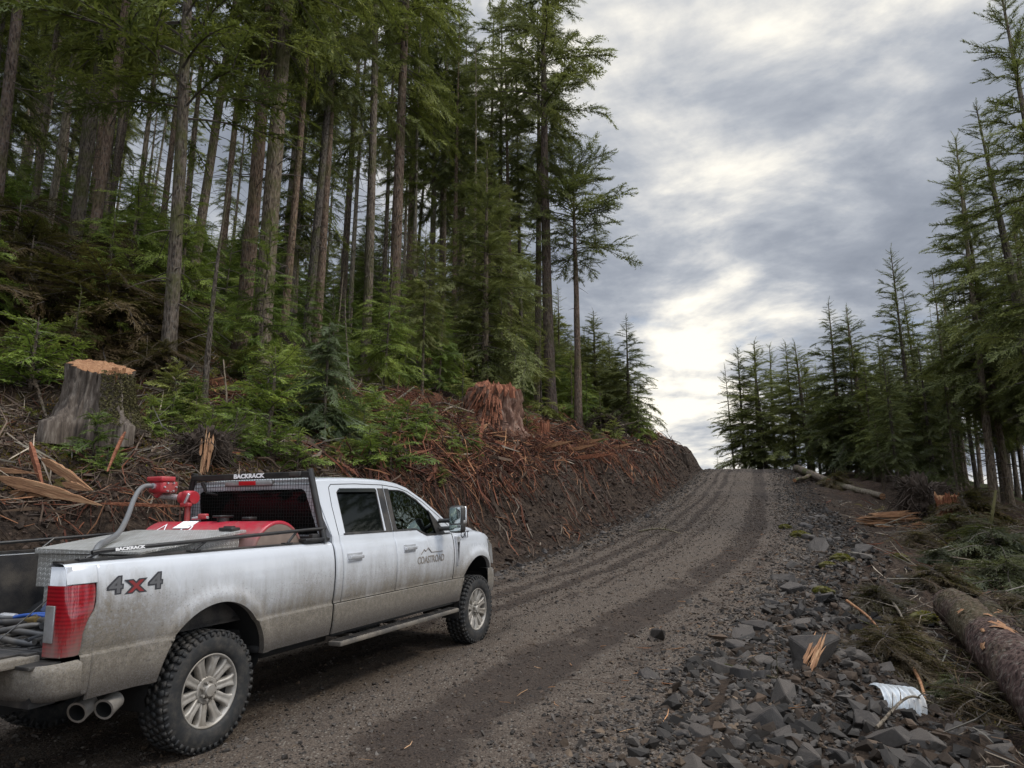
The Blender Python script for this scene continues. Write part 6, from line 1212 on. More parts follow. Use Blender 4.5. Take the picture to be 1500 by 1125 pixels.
# low fern-like sprays as undergrowth
FR_small = [frond_template(s, .25, 9, .36, .55, .022, .13) for s in (31, 32, 33)]
mb = MB()
def sprays(n, xy, L0, L1, dens, k=3, gain=0.):
    x, y = xy(n); kk = rng.random(n) < dens(x, y)
    for a, b in zip(x[kk], y[kk]):
        z = float(height(a, b))
        for _ in range(k): add_frond(mb, FR_small, np.array([a, b, z - .02]), rng.random() * 6.28, U(.25, .9), rng.normal() * .3, U(L0, L1), 1., gain + rng.normal() * .2, .45)
sprays(700, left_band(13.5, 42, 6.2, 24, 1.3), .4, 1.0, lambda x, y: .75 + 0 * x); sprays(130, left_band(9, 24, 2.4, 7), .2, .5, mdl, 3, .1)
o = mb.build('undergrowth', [L_mid, M_twig], smooth=False, color=True); tag(o, 'low green undergrowth between the trunks of the left forest', 'undergrowth', kind='stuff')
mb = MB(); sprays(620, right_band(5.6, 30, 2.3, 10, 1.2), .25, .75, lambda x, y: .55 + 0 * x, 2); sprays(520, clump(right_band(6.5, 24, 2.6, 9.5, 1.2), .8), .2, .6, lambda x, y: .9 + 0 * x, 2); o = mb.build('needle_litter', [L_dead, M_twig], smooth=False, color=True); tag(o, 'brown fallen needle sprays strewn across the slash on the right', 'needle litter', kind='stuff')

# ------------------------------------------------------------------ saplings and bushes
def bush(key, n, L, leaf, H, fr=FR_lite, up=(.1, 1.1), seed=0, thick=.02, droop=.35, low=.05, gain=.1):
    global rng
    rng = np.random.default_rng(seed); mb = MB(); tube(mb, [(0, 0, -.2), (.02, .01, H * .5), (0, .02, H)], [thick * 1.2, thick, .004], 6); tr = mb.build('trunk', [M_bark], link=False); cr = MB()
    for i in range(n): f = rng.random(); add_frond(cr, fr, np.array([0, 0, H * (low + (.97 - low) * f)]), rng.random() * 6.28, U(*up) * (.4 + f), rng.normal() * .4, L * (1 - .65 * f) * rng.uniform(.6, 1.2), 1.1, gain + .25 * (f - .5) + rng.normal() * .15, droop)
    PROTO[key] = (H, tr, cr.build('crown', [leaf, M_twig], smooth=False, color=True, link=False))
U = lambda *a, **k: rng.uniform(*a, **k)
bush('bush_a', 42, .62, L_bright, 1.0, FR_lite, seed=51); bush('bush_b', 36, .75, L_bright, .85, FR_lite, seed=52); bush('bush_c', 46, .55, L_mid, 1.1, FR_lite, seed=53)
bush('feathery', 130, .95, L_grey, 2.6, FR_hem, (-.1, .7), seed=54, thick=.03, droop=.5, low=.02)
bush('brush_a', 90, 1.7, L_dead, 2.0, FR_hem, (-.5, .8), seed=55, thick=.05, droop=.7, gain=0); bush('brush_b', 80, 1.5, L_dead, 1.5, FR_hem, (-.4, 1.0), seed=56, thick=.05, droop=.8)
bush('slash_a', 60, 1.1, L_slash, .55, FR_hem, (-.15, .6), seed=57, thick=.03, droop=.4, gain=-.25); bush('slash_b', 60, 1.0, L_dead, .45, FR_hem, (-.15, .6), seed=58, thick=.03, droop=.4, gain=-.2)
for x, y, k, H, lab in [(-4.89, 12.5, 'bush_a', 1.0, 'bright green hemlock sapling low on the bank behind the truck cab rack'), (-4.5, 13.1, 'bush_b', .9, 'bright green bush right of the low hemlock sapling'), (-5.4, 12.7, 'bush_b', .8, 'small bright green bush left of the low hemlock sapling'), (-6.5, 11.0, 'bush_a', .95, 'yellowish green sapling in front of the big sawn stump'), (-6.1, 10.7, 'bush_b', .5, 'tiny green sprig below the yellowish sapling'),
    (-2.55, 15.0, 'bush_a', 1.35, 'lush hemlock bush above the truck roof'), (-2.95, 14.7, 'bush_b', 1.0, 'lower half of the lush green growth above the truck roof'), (-7.0, 14.5, 'bush_c', 1.2, 'green bush right of the big sawn stump'), (-1.6, 15.8, 'bush_c', .55, 'small lone green shrub on the dark cut face'), (-5.13, 14.9, 'bush_a', 1.9, 'bright layered sapling at the foot of the thick pair'), (-5.5, 15.6, 'bush_b', 1.4, 'bright bush left of the layered sapling'),
    (.55, 25.2, 'bush_c', .9, 'grey green bush right of the red rotten stump'), (-1.35, 21.8, 'bush_c', .8, 'green sprigs in front of the red rotten stump'), (-8.9, 12.9, 'bush_b', 1.5, 'yellow green bush at the left frame edge beside the stump'), (-9.3, 13.3, 'bush_a', 1.3, 'pale green sapling at the far left frame edge'), (-4.5, 17.2, 'bush_b', 1.5, 'bright bush behind the feathery sapling'), (-3.6, 18.5, 'bush_b', 1.2, 'mossy green bush among the fallen branches'), (-5.9, 17.6, 'bush_a', 2.0, 'tall bright sapling between the thick pair and the feathery sapling'),
    (3.9, 33, 'bush_c', 1.4, 'mossy bush at the top of the cutbank'), (5.4, 37, 'bush_c', 1.5, 'brownish green bush beside the uprooted stump'), (-6.9, 17.8, 'bush_c', 1.6, 'dark green bush at the foot of the left thick trunk')]:
    plant_tree('bush', k, x, y, H, lab, cat='bush', sink=.05)
for _ in range(34):
    y = rng.uniform(12.5, 18.5); xl, _r = edges(np.array(y)); x = float(xl) - rng.uniform(1.8, 6.5) / .88
    if x < -8.6 and y < 13.5: continue
    plant_tree('bush', ['bush_a', 'bush_b', 'bush_c', 'young_b'][rng.integers(4)], x, y, rng.uniform(.45, 1.2), 'small hemlock seedling in the mossy growth between the sawn stump and the feathery conifer', 'small seedlings on the left bank', cat='bush', sink=.05)
for _ in range(40):
    y = rng.uniform(6.5, 22); _l, xr = edges(np.array(y)); x = float(xr) + rng.uniform(2.4, 8.5)
    plant_tree('cut_branch', ['slash_a', 'slash_b', 'slash_b'][rng.integers(3)], x, y, rng.uniform(.25, .6), 'low tangle of cut twigs and needles on the brown slash right of the rubble', 'cut branch tangles on the right slash', cat='branch', sink=.12)
plant_tree('sapling', 'feathery', -4.15, 15.5, 2.75, 'soft feathery grey green young conifer above the truck cab', cat='young tree', wx=1.05)
for i, (x, y, k, H) in enumerate([(-11.6, 16.2, 'brush_a', 3.0), (-9.9, 16.6, 'brush_b', 2.6), (-13.0, 17.5, 'brush_a', 3.4), (-10.9, 18.2, 'brush_a', 3.2), (-8.9, 17.4, 'brush_b', 1.9), (-12.1, 14.9, 'brush_b', 2.2), (-7.9, 15.6, 'brush_b', 1.2), (-9.9, 14.6, 'brush_b', 1.2)]):
    plant_tree('dead_brush', k, x, y, H, ['tall heap of dead brown branches at the far left above the stump', 'dead brown hanging boughs directly above the sawn stump', 'highest dead brown brush at the left frame edge', 'dead brush in front of the leaning dark trunk', 'brown dead boughs beside the crooked conifer', 'low dead brush behind the yellow green bush', 'small dead brush right of the sawn stump', 'small dead brush left behind the sawn stump'][i], cat='brush')
for i, (x, y, k, H) in enumerate([(12.6, 20.8, 'slash_b', .9), (11.6, 17.6, 'slash_a', .95), (10.3, 15.2, 'slash_a', .85), (13.9, 22.5, 'slash_a', 1.0), (9.1, 12.3, 'slash_a', .6), (5.3, 10.4, 'slash_b', .42), (8.6, 10.4, 'slash_b', .6), (4.7, 9.4, 'slash_b', .4), (5.9, 8.2, 'slash_a', .4), (15.4, 24.5, 'slash_b', 1.0), (8.3, 14.5, 'slash_b', .5), (6.1, 12.3, 'slash_b', .45), (5.4, 7.3, 'slash_b', .5), (11.0, 13.5, 'slash_a', .9), (18.5, 41., 'slash_b', .9)]):
    plant_tree('cut_branch', k, x, y, H, ['cut green branches right in front of the small broken stump', 'largest grey green branch heap at the right frame edge', 'branch heap below the largest one at the right edge', 'grey green branches behind the largest heap', 'drooping green branches above the second log', 'green branch left of the big bark log', 'green branch beyond the far end of the second log', 'green branch between the rubble and the big log', 'green needles over the near side of the big log', 'branches under the mossy broken snag', 'flattened green branch on the brown slash', 'small green branch in the middle of the slash', 'dark green branches beside the near end of the big log', 'grey branch heap cut by the right frame edge', 'green branches by the far fallen logs'][i], cat='branch', sink=.03)

# ------------------------------------------------------------------ stumps, logs, planks
rng = np.random.default_rng(99)
def stump(name, x, y, H, r, flare, barkm, topm, label, tilt=.0, jag=.05, dome=0., step_=0., n=150, rough=.05, lobes=6, notch=None):
    e = empty(name, (x, y, gz(x, y)), 0); tag(e, label, 'stump'); mb = MB(); a = np.linspace(0, 2 * np.pi, n, endpoint=False); zs = np.concatenate([[-.35], np.linspace(0, 1, 22)]); ph = rng.random(6) * 6
    top = H + tilt * np.cos(a - 2.2) + jag * (vnoise(a * 3.1, a * 0, 5) - .5) + jag * .8 * (vnoise(a * 11, a * 0, 8) - .5) + step_ * (np.cos(a - .6) > .35)
    V = []
    for f_ in zs:
        fr_ = max(f_, 0); rad_ = r * (1 + (flare - 1) * math.exp(-fr_ * 3.4)) * (1 + .20 * math.exp(-fr_ * 2.2) * (np.cos(a * lobes + ph[0]) + .6 * np.cos(a * (lobes * 2 - 1) + ph[1]))) * (1 + rough * (vnoise(a * 8, fr_ * 3 + a * 0, 11) - .5) * 2 + rough * .8 * (vnoise(a * 26, fr_ * 3 + a * 0, 12) - .5) * 2 + rough * .5 * (vnoise(a * 60, fr_ * 9 + a * 0, 13) - .5) * 2)
        V.append(np.stack([rad_ * np.cos(a), rad_ * np.sin(a), np.where(f_ < 0, -.35, f_ * top) + 0 * a], -1))
    V = np.array(V); nz_, nn = V.shape[:2]; i = np.arange(nz_ - 1)[:, None] * nn; j = np.arange(nn)[None]; k = (j + 1) % nn; mb.add(V.reshape(-1, 3), np.stack([i + j, i + k, i + nn + k, i + nn + j], -1).reshape(-1, 4)); mb.build('bark', barkm, e)
    mb = MB(); rings = [V[-1] * [.985, .985, 1] + [0, 0, .004]]
    for q in (.93, .8, .6, .4, .2, .03): R_ = V[-1].copy(); R_[:, :2] *= q; zt = H + tilt * np.cos(a - 2.2) * q + step_ * (np.cos(a - .6) > .35) * (q > .35); R_[:, 2] = zt + dome * (1 - q ** 2) + jag * (.5 if dome == 0 else 1.4) * (vnoise(R_[:, 0] * 9 / r, R_[:, 1] * 9 / r, 3) - .5) + (.012 if q == .93 else 0); rings.append(R_)
    V2 = np.array(rings); nz_ = len(V2); i = np.arange(nz_ - 1)[:, None] * nn; mb.add(V2.reshape(-1, 3), np.stack([i + j, i + k, i + nn + k, i + nn + j], -1).reshape(-1, 4)); mb.build('cut_top', topm, e)
    return e
s1 = stump('tree_stump', -7.2, 12.15, 1.10, .48, 1.5, M_stumpbark, M_fresh, 'big weathered grey stump with a freshly sawn orange top at the left', tilt=.20, jag=.045, step_=.0, lobes=5, rough=.11)
mb = MB()
for q in range(7): a0 = -.75 + q * .10; box(mb, (.46 * math.cos(a0), .46 * math.sin(a0), .80 + .03 * (q % 3)), (.03, .05, .36 + .04 * (q % 2)), M=rotz(a0) @ roty(.12))
mb.build('torn_splinters', M_fresh, s1, smooth=False)
mb = MB(); 
for q in range(2600): a0 = rng.uniform(-1.0, .4); z_ = rng.random() ** 1.2 * .95; rr = .50 * (1 + .75 * math.exp(-z_ * 3)) + .02; c = np.array([rr * math.cos(a0), rr * math.sin(a0), z_]); Vv = c + rng.normal(size=(4, 3)) * .013; mb.add(Vv, [[0, 1, 2], [0, 2, 3], [0, 1, 3]])
mb.build('moss_patch', M_moss, s1)
s2 = stump('tree_stump', -.62, 23.5, 1.40, .84, 1.40, M_stumpred, M_redwood, 'tall red rotten stump with crumbling domed top and pale bark on its right', jag=.42, dome=.25, rough=.15, lobes=4, tilt=.05)
mb = MB()
for q in range(260):
    a0 = rng.uniform(2.4, 5.0); z_ = rng.uniform(.1, 1.5); rr = .80 + .35 * math.exp(-z_ * 2.4) + rng.uniform(-.04, .06); L = rng.uniform(.15, .6); p = np.array([rr * math.cos(a0), rr * math.sin(a0), z_]); dr_ = np.array([math.cos(a0) * .55, math.sin(a0) * .55, -.8]) * L
    w_ = np.array([-math.sin(a0), math.cos(a0), 0]) * rng.uniform(.015, .05); mb.add([p - w_, p + w_, p + dr_ + w_ * .3, p + dr_ - w_ * .3], [[0, 1, 2, 3]])
mb.build('shredded_wood', M_redwood, s2, smooth=False)
s3 = stump('tree_snag', -4.2, 33.4, 1.55, .40, 1.25, M_stumpbark, M_fresh, 'broken orange topped snag standing behind the fallen log', jag=.7, lobes=4, rough=.12)
stump('tree_stump', 1.0, 25.6, .75, .32, 1.3, M_redwood, M_redwood, 'short splintered red stump right of the tall rotten one', jag=.5, lobes=3, rough=.14)
stump('tree_stump', 15.1, 24.9, .85, .34, 1.5, M_redwood, M_fresh, 'small broken stump with an orange face right of the dark root mass', jag=.35, lobes=4, rough=.12)
stump('tree_stump', 10.9, 47.5, .55, .26, 1.2, M_rootm, M_stumpbark, 'left of two small stumps on the skyline of the cutbank', jag=.1); stump('tree_stump', 12.0, 49.5, .5, .30, 1.3, M_rootm, M_stumpbark, 'right of two small stumps on the skyline of the cutbank', jag=.1)
def log(name, p0, p1, r0, r1, label, bark=M_logbark, end=M_fresh, patches=0, lift=(0, 0), cat='log', seg=70, n=44, rough=.03):
    p0 = np.array([*p0, gz(*p0) + r0 * .75 + lift[0]]); p1 = np.array([*p1, gz(*p1) + r1 * .75 + lift[1]]); e = empty(name, tuple((p0 + p1) / 2 - [0, 0, r0])); tag(e, label, cat); O = (p0 + p1) / 2 - [0, 0, r0]
    q = np.linspace(0, 1, seg)[:, None]; P = p0 + (p1 - p0) * q + fbm(q * 6 + np.array([[0, 9, 17]]), q * 0 + r0 * 9, 7, 4) * .12 - O; mb = MB(); V = tube(mb, P, np.linspace(r0, r1, seg), n, cap=False, noise=rough); mbk = mb
    for k, q_ in ((0, 'cut_end'), (-1, 'cut_end')):
        mb = MB(); ring = V[k]; c = ring.mean(0); out = (P[k] - P[1 if k == 0 else -2]); out = out / np.linalg.norm(out) * .01; rg2 = c + (ring - c) * .5 + out * rng.uniform(-1, 2, size=(n, 1)); VV = np.concatenate([c + (ring - c) * .97 + out * .3, rg2, c[None] + out]); j = np.arange(n); kk = (j + 1) % n
        mb.add(VV, np.stack([j, kk, kk + n, j + n], -1)); mb.add(VV, np.stack([j + n, kk + n, 0 * j + 2 * n], -1)); mb.build(q_, end, e)
    if patches:
        U_ = np.cross(p1 - p0, [0, 0, 1]); U_ /= np.linalg.norm(U_)
        for _ in range(patches):
            f_ = rng.random(); a0 = rng.uniform(.3, 2.6); rr = (r0 + (r1 - r0) * f_) * 1.03; c = p0 + (p1 - p0) * f_ - O; dl = (p1 - p0) / np.linalg.norm(p1 - p0); m_ = 15; VV = []
            L, W = rng.uniform(.03, .13) * (2.4 if _ == 0 else 1), rng.uniform(.08, .28) * (2 if _ == 0 else 1)
            for qq in range(m_): t_ = 2 * math.pi * qq / m_; l_ = L * math.cos(t_) * rng.uniform(.35, 1.35); aa = a0 + W * math.sin(t_) * rng.uniform(.35, 1.3); VV.append(c + dl * l_ + rr * (math.cos(aa) * U_ + math.sin(aa) * np.array([0, 0, 1])))
            VV.append(c + rr * 1.03 * (math.cos(a0) * U_ + math.sin(a0) * np.array([0, 0, 1]))); mbk.add(VV, [[qq, (qq + 1) % m_, m_] for qq in range(m_)], 1)
    mbk.build('bark', [bark, M_fresh], e)
    return e
log('fallen_log', (6.9, 11.6), (4.75, 6.3), .26, .34, 'thick fallen bark covered log at the lower right with an orange scar', patches=8)
log('fallen_log', (9.1, 14.4), (6.5, 8.9), .17, .21, 'second log behind the thick one with orange bare patches', patches=6)
log('fallen_log', (-6.9, 29.5), (-4.6, 30.5), .30, .28, 'left half of the dark fallen trunk lying behind the fluted conifer', end=M_stumpbark, lift=(.1, .15)); log('fallen_log', (-4.0, 31.5), (-1.6, 30.0), .30, .27, 'right half of the dark fallen trunk beyond the broken snag', end=M_stumpbark, lift=(.25, .1))
log('fallen_log', (20.0, 50.0), (18.2, 41.0), .26, .22, 'far log with a broken pale end at the top of the right bank', bark=M_bark, patches=3, lift=(.2, .2)); log('fallen_log', (18.4, 42.0), (18.6, 36.0), .20, .16, 'grey log pointing down from the far broken one', bark=M_barkpale, lift=(.15, .1))
log('fallen_log', (19.5, 46.0), (16.2, 41.0), .12, .10, 'thin crossed log on the far right brush', bark=M_bark, lift=(.3, .15))
def shattered(x, y, L, r, az, label, mats=M_freshlong, n=70, name='split_log', spread=.25, z=.0, el=.05, cat='log'):
    e = empty(name, (x, y, gz(x, y) + z)); e.rotation_euler = (0, -el, az); tag(e, label, cat); mb = MB()
    for _ in range(n):
        a = rng.random() * 6.28; q = rng.random() ** .5 * r; l_ = L * rng.uniform(.35, 1); x0 = rng.uniform(-L / 2, L / 2 - l_ * .6) ; y0, z0 = q * math.cos(a), q * math.sin(a) * .75 + r * .55; w_ = rng.uniform(.012, .07) * r * 3; t_ = rng.uniform(.3, .6) * w_; dy, dz = rng.normal() * spread * .3 * l_, rng.normal() * spread * .2 * l_
        V = []
        for f_, k_ in ((0, .25), (.15, 1), (.7, .9), (1, .08)):
            c = np.array([x0 + l_ * f_, y0 + dy * f_, z0 + dz * f_]); 
            for sy, sz in ((-1, -1), (1, -1), (1, 1), (-1, 1)): V.append(c + [0, sy * w_ * k_, sz * t_ * k_])
        F = [[k * 4 + i, k * 4 + (i + 1) % 4, k * 4 + 4 + (i + 1) % 4, k * 4 + 4 + i] for k in range(3) for i in range(4)] + [[0, 3, 2, 1], [12, 13, 14, 15]]; mb.add(V, F)
    mb.build('splinters', mats, e, smooth=False); return e
shattered(12.9, 25.3, 2.5, .36, .35, 'split orange wood log on the bank left of the dark root mass', n=80, spread=.12)
shattered(13.9, 24.6, 1.6, .20, -.3, 'low broken orange wood in front of the split log', n=40, spread=.2); shattered(16.2, 24.8, 1.1, .13, .1, 'flat orange plank behind the small broken stump', n=14, spread=.05, z=.35)
shattered(3.35, 8.45, .8, .08, .95, 'splintered orange wood sticking up out of the rubble', n=18, spread=.22, el=.35, z=.05, name='splintered_wood', cat='wood'); shattered(5.0, 37.6, 1.1, .33, 1.2, 'short sawn orange log end under the uprooted stump', n=40, spread=.05, el=.1, name='sawn_log')
shattered(-4.95, 11.5, .75, .10, 1.9, 'torn orange wood slab leaning on the root mass behind the truck', n=16, spread=.15, el=1.1, z=.3, name='wood_chunk', cat='wood')
def rootmass(x, y, r, label, h=1., seed=0, mossy=0):
    r_ = np.random.default_rng(seed); e = empty('root_mass', (x, y, gz(x, y))); tag(e, label, 'uprooted stump'); bm = bmesh.new(); bmesh.ops.create_icosphere(bm, subdivisions=5, radius=1)
    for v in bm.verts:
        c = np.array(v.co); n = fbm(c[0] * 2 + 5 + seed, c[1] * 2 + c[2] * 1.7, 3, 5) * 1.3; n2 = fbm(c[0] * 7, c[1] * 7 + c[2] * 5, 9, 4); k = (.95 + n + n2 * .9); v.co = (c[0] * r * .75 * k, c[1] * r * .6 * k, max(-.3, c[2] * r * .8 * h * k + r * .5 * h))
    mb = MB(); addbm(mb, bm); mb.build('soil_ball', M_rootm, e, smooth=False); mb = MB()
    for _ in range(260):
        a = r_.random() * 6.28; z0 = r_.uniform(0, 1.1) * r * h; L = r_.uniform(.3, 1.) * r; p = np.array([math.cos(a) * r * .55, math.sin(a) * r * .45, z0]); d_ = np.array([math.cos(a), math.sin(a), r_.normal() * .6]); P = spline([p, p + d_ * L * .5 + r_.normal(size=3) * .08 * r, p + d_ * L + r_.normal(size=3) * .2 * r - [0, 0, .15 * L]], 7); tube(mb, P, np.linspace(r_.uniform(.008, .04) * r, .003, 7), 5, cap=False)
    mb.build('torn_roots', M_rootm, e); return e
rootmass(15.6, 27.3, 1.05, 'dark uprooted root mass standing on the right bank', 1.25, 1); rootmass(5.2, 38.6, .95, 'dark uprooted stump on the crest of the cutbank', .9, 2); rootmass(-5.15, 11.9, .46, 'brown torn root mass on the bank behind the red fuel pump', 1., 3)
rootmass(-7.4, 21.5, .7, 'mossy mound of roots between the thick pair and the slim trunks', 1.2, 4)
def plank(p0, p1, w_, th, label, mat_=M_freshlong, name='wood_splinter'):
    p0, p1 = np.array(p0, float), np.array(p1, float); d_ = p1 - p0; L = np.linalg.norm(d_); d_ /= L; s_ = np.cross(d_, [0, 0, 1.]); s_ /= np.linalg.norm(s_); u_ = np.cross(s_, d_); M = np.stack([d_, u_, s_], 1)
    e = empty(name, tuple((p0 + p1) / 2)); e.rotation_euler = Matrix(M.tolist()).to_euler(); tag(e, label, 'wood'); mb = MB(); nseg = 14; rows = []
    for i in range(nseg + 1): f_ = i / nseg; k_ = min(1, .25 + f_ * 4) * min(1, .06 + (1 - f_) * 2.2); j1, j2 = rng.normal(size=2) * .10; rows.append([(L * (f_ - .5), -w_ / 2 * k_ * (1 + j1), -th / 2), (L * (f_ - .5), w_ / 2 * k_ * (1 + j2), -th / 2 * .8), (L * (f_ - .5), w_ / 2 * k_ * (1 + j2) * .9, th / 2 * k_), (L * (f_ - .5), -w_ / 2 * k_ * (1 + j1) * .85, th / 2 * k_)])
    V = np.array(rows).reshape(-1, 3); F = [[i * 4 + q, i * 4 + (q + 1) % 4, i * 4 + 4 + (q + 1) % 4, i * 4 + 4 + q] for i in range(nseg) for q in range(4)] + [[0, 3, 2, 1], [nseg * 4 + q for q in range(4)]]; mb.add(V, F); mb.build('slab', mat_, e, smooth=False); return e
"""planks left of the truck, given by their two ends in metres"""
PL = [((-6.75, 9.35, 2.36), (-5.30, 9.30, 1.99), .16, .05, 'longest orange wood plank lying across the left bank'), ((-6.62, 10.0, 2.66), (-5.62, 9.6, 2.20), .13, .04, 'pale yellow split plank above the longest one'), ((-7.2, 9.6, 2.50), (-6.35, 9.55, 2.42), .07, .03, 'narrow orange splinter at the left frame edge'),
      ((-6.75, 9.9, 2.88), (-6.25, 9.55, 2.22), .09, .05, 'brown upright plank behind the orange splinters'), ((-6.40, 9.05, 2.05), (-6.15, 8.7, 1.28), .08, .05, 'reddish stake leaning down the dark cut face'), ((-6.8, 9.4, 2.15), (-5.9, 9.35, 2.12), .09, .03, 'dull orange splinter under the longest plank'), ((-6.1, 9.7, 2.30), (-5.65, 9.6, 2.20), .10, .03, 'short broken chip between the two long planks'), ((-6.75, 8.9, 1.55), (-6.45, 8.75, 1.2), .08, .04, 'short stake at the left frame edge low on the cut'),
      ((-5.35, 9.35, 2.02), (-4.2, 9.6, 1.98), .05, .02, 'thin reddish sliver reaching right from the longest plank'), ((-6.15, 11.2, 3.2), (-5.8, 10.2, 2.5), .05, .04, 'thin brown pole leaning over the pale plank')]
for a_, b_, w_, th, lab in PL: plank(a_, b_, w_, th, lab, M_redwood if 'brown' in lab or 'reddish' in lab else M_freshlong)
for x, y, az, L, el, lab in [(-1.2, 20.5, 1.0, 1.1, .5, 'upright orange red slab below the red rotten stump'), (-.9, 19.6, 1.4, .9, .9, 'short upright red slab on the shredded bank'), (-2.2, 18.8, 1.2, .8, 1.1, 'pale broken stake standing at the edge of the cut'), (.6, 22.5, -.6, 1.6, .1, 'long orange sliver sliding down the bank'), (1.5, 24.5, -.7, 1.8, .1, 'longest red orange sliver right of the rotten stump'), (2.3, 27.2, -.6, 1.5, .15, 'orange slab on the bank below the tall reddish trunk'), (2.0, 23.0, -.5, 1.4, .05, 'fresh split sliver low on the red bank'), (4.5, 33.5, -.3, 1.3, .2, 'orange chunk near the top of the cutbank')]:
    z_ = gz(x, y) + .08; d_ = np.array([math.cos(az) * math.cos(el), math.sin(az) * math.cos(el), math.sin(el)]) * L; p1 = np.array([x, y, z_]) + d_; p1[2] = max(p1[2], gz(p1[0], p1[1]) + .05); plank((x, y, z_), p1, .15, .07, lab, M_fresh if 'orange' in lab else M_redwood, 'wood_chunk')
def branch(pts, r0, r1, label, bark=M_barkpale, name='fallen_branch', twigs=5, lift=.04, up=None):
    P = [np.array([x, y, gz(x, y) + lift + z]) for x, y, z in pts]; O = P[0].copy(); P = spline(P, 22) - O; e = empty(name, tuple(O)); tag(e, label, 'branch'); mb = MB(); tube(mb, P, np.linspace(r0, r1, len(P)), 8, noise=.06)
    L = np.linalg.norm(P[-1] - P[0])
    for _ in range(0 if bark is M_fresh else twigs): i = rng.integers(4, len(P) - 2); d_ = rng.normal(size=3); d_[2] = abs(d_[2]); d_ = d_ / np.linalg.norm(d_) * L * rng.uniform(.1, .28); tube(mb, spline([P[i], P[i] + d_ * .5 + rng.normal(size=3) * .02, P[i] + d_], 6), np.linspace(r1 * .8, r1 * .25, 6), 5)
    mb.build('wood', bark, e); return e
for pts, r0, r1, lab, bk in [([(6.6, 13.4, .1), (6.2, 12.0, .12), (5.75, 10.8, .05)], .028, .014, 'pale peeled stick running down the slash', M_barkpale), ([(5.3, 11.7, .22), (5.3, 11.0, .1), (5.35, 10.5, 0)], .022, .012, 'short orange stick below the peeled one', M_fresh), ([(4.95, 9.4, .15), (4.75, 8.8, .12), (4.5, 8.25, .0)], .022, .016, 'bent orange stick right of the corrugated pipe', M_fresh),
    ([(3.15, 6.6, .02), (3.7, 7.1, .18), (4.35, 7.9, .05)], .016, .008, 'grey forked branch below the corrugated pipe', M_barkpale), ([(2.3, 8.7, .0), (2.9, 7.9, .10), (3.3, 7.0, .0)], .012, .006, 'thin dark branch across the rubble', M_bark), ([(4.9, 10.5, .3), (5.25, 9.4, .25), (5.1, 8.4, .05)], .008, .004, 'thin curved green brown shoot over the big log side', M_bark),
    ([(14.8, 22.6, 0), (14.9, 22.4, .7), (15.25, 22.6, 1.35)], .07, .035, 'mossy broken snag leaning at the right frame edge', M_moss), ([(16.3, 26.6, 0), (16.0, 26.4, .7), (16.05, 26.5, 1.25)], .06, .03, 'second mossy broken snag left of the leaning one', M_moss), ([(-4.1, 19.2, .0), (-3.6, 19.8, .35), (-2.9, 20.6, 1.0)], .05, .03, 'mossy pole leaning up to the right above the truck', M_barkpale), ([(-3.7, 18.8, .05), (-3.2, 19.4, .3), (-2.7, 20.4, .85)], .035, .02, 'grey pole crossing beside the mossy one', M_barkpale),
    ([(-2.4, 21.5, .1), (-1.9, 21.8, .45), (-1.2, 22.2, .5)], .04, .02, 'arched grey root on the slash left of the red stump', M_barkpale), ([(-2.9, 22.5, .1), (-2.3, 22.7, .5), (-1.5, 22.9, .45)], .035, .02, 'second arched root behind the first', M_bark), ([(-6.2, 14.8, .0), (-6.0, 14.7, .6), (-6.1, 14.6, 1.5)], .03, .012, 'bare grey stem right of the big sawn stump', M_barkpale), ([(-8.5, 15.5, .7), (-7.6, 15.2, .45), (-6.8, 14.8, .1)], .03, .012, 'grey fallen limb behind the sawn stump', M_barkpale),
    ([(-5.3, 14.3, 0), (-5.25, 14.3, .4), (-5.2, 14.25, .8)], .02, .01, 'short pale stem among the bright bushes', M_barkpale), ([(-9.3, 13.2, .5), (-8.6, 12.6, .3), (-8.0, 12.1, .0)], .04, .02, 'dark curved limb left of the sawn stump', M_bark), ([(-2.2, 16.0, .1), (-1.9, 15.6, -.1), (-1.5, 15.3, -.35)], .02, .01, 'crooked pale root poking out of the cut above the hood', M_barkpale), ([(3.6, 20.6, .0), (4.2, 20.3, .05), (4.9, 20.2, -.1)], .03, .015, 'pale stick at the foot of the bank by the road', M_barkpale), ([(5.6, 36.8, 1.0), (6.4, 36.8, 1.3), (7.2, 36.6, 1.9)], .05, .02, 'bare pole sticking out of the uprooted stump on the crest', M_bark)]:
    branch(pts, r0, r1, lab, bk)
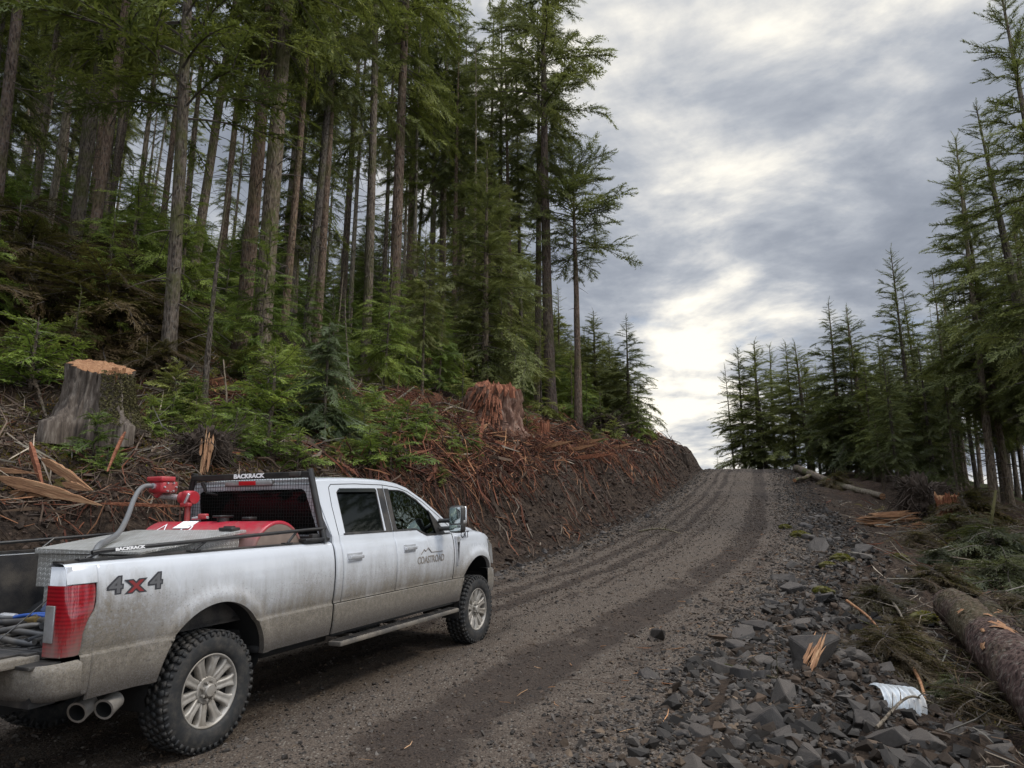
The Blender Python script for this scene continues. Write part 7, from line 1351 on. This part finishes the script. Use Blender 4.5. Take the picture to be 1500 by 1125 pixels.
# mossy rock mounds on the right
for x, y, s, lab in [(7.3, 16.2, .20, 'largest yellow green moss clump on the right slash'), (7.8, 19.7, .22, 'bright yellow moss clump below the split log'), (6.6, 15.3, .16, 'small moss clump left of the largest'), (9.3, 17.6, .20, 'moss clump further right on the slash'), (6.6, 11.9, .20, 'moss pad at the far end of the thick log'), (5.35, 12.7, .15, 'moss tuft at the end of the rubble'), (8.1, 21.5, .16, 'tiny moss tuft beside the bright clump')]:
    bm = bmesh.new(); bmesh.ops.create_icosphere(bm, subdivisions=4, radius=1)
    for v in bm.verts: c = np.array(v.co); k = 1 + 1.9 * float(fbm(c[0] * 2.2 + x, c[1] * 2.2 + c[2] * 2, 3, 5)); v.co = (c[0] * s * k, c[1] * s * k * .8, c[2] * s * .55 * k)
    mb = MB(); addbm(mb, bm); o = mb.build('moss_clump', M_moss); o.location = (x, y, gz(x, y) + s * .1); tag(o, lab, 'moss clump')
    n = 900; u_ = rng.normal(size=(n, 3)); u_[:, 2] = abs(u_[:, 2]); u_ /= np.linalg.norm(u_, axis=1)[:, None]; P = u_ * [s, s * .8, s * .58]; d_ = u_ * s * .14 + rng.normal(size=(n, 3)) * s * .05; w_ = rng.normal(size=(n, 3)) * s * .03; mb = MB(); mb.add(np.stack([P - w_, P + w_, P + d_], 1).reshape(-1, 3), np.arange(3 * n).reshape(-1, 3), 0, np.repeat(np.array(MOSS)[rng.integers(3, size=n)], 3, 0)); mb.build('fuzz', M_blade, o, smooth=False, color=True)
# corrugated culvert piece
e = empty('culvert_pipe', (3.78, 7.55, gz(3.78, 7.55) + .10)); e.rotation_euler = (.12, .16, R(14)); tag(e, 'torn piece of white corrugated culvert pipe half buried in the rubble', 'pipe')
def arc_wall(r0, th0=R(-14), th1=R(128), L=.47):
    q = np.linspace(-L / 2, L / 2, 121)[:, None]; a = np.linspace(th0, th1, 30)[None]; e0 = .03 * (vnoise(a * 9, a * 0, 4) - .5); qq = q * (1 + e0 * 2.2); r = r0 + .013 * np.sin(q * 2 * np.pi / .070) - .5 * 0; r = r * (1 + .03 * np.sin(a * 3 + q * 4))
    V = np.stack([qq + .10 * (a - .9) * .35, -r * np.cos(a), r * np.sin(a) - r0 * .30], -1); i = (np.arange(120)[:, None] * 30 + np.arange(29)[None]).ravel(); return V.reshape(-1, 3), np.stack([i, i + 1, i + 31, i + 30], -1)
for r0_, nm, mt in ((.215, 'corrugated_wall', M_pipe), (.208, 'inner_wall', M_pipe)): mb = MB(); mb.add(*arc_wall(r0_)); mb.build(nm, mt, e)
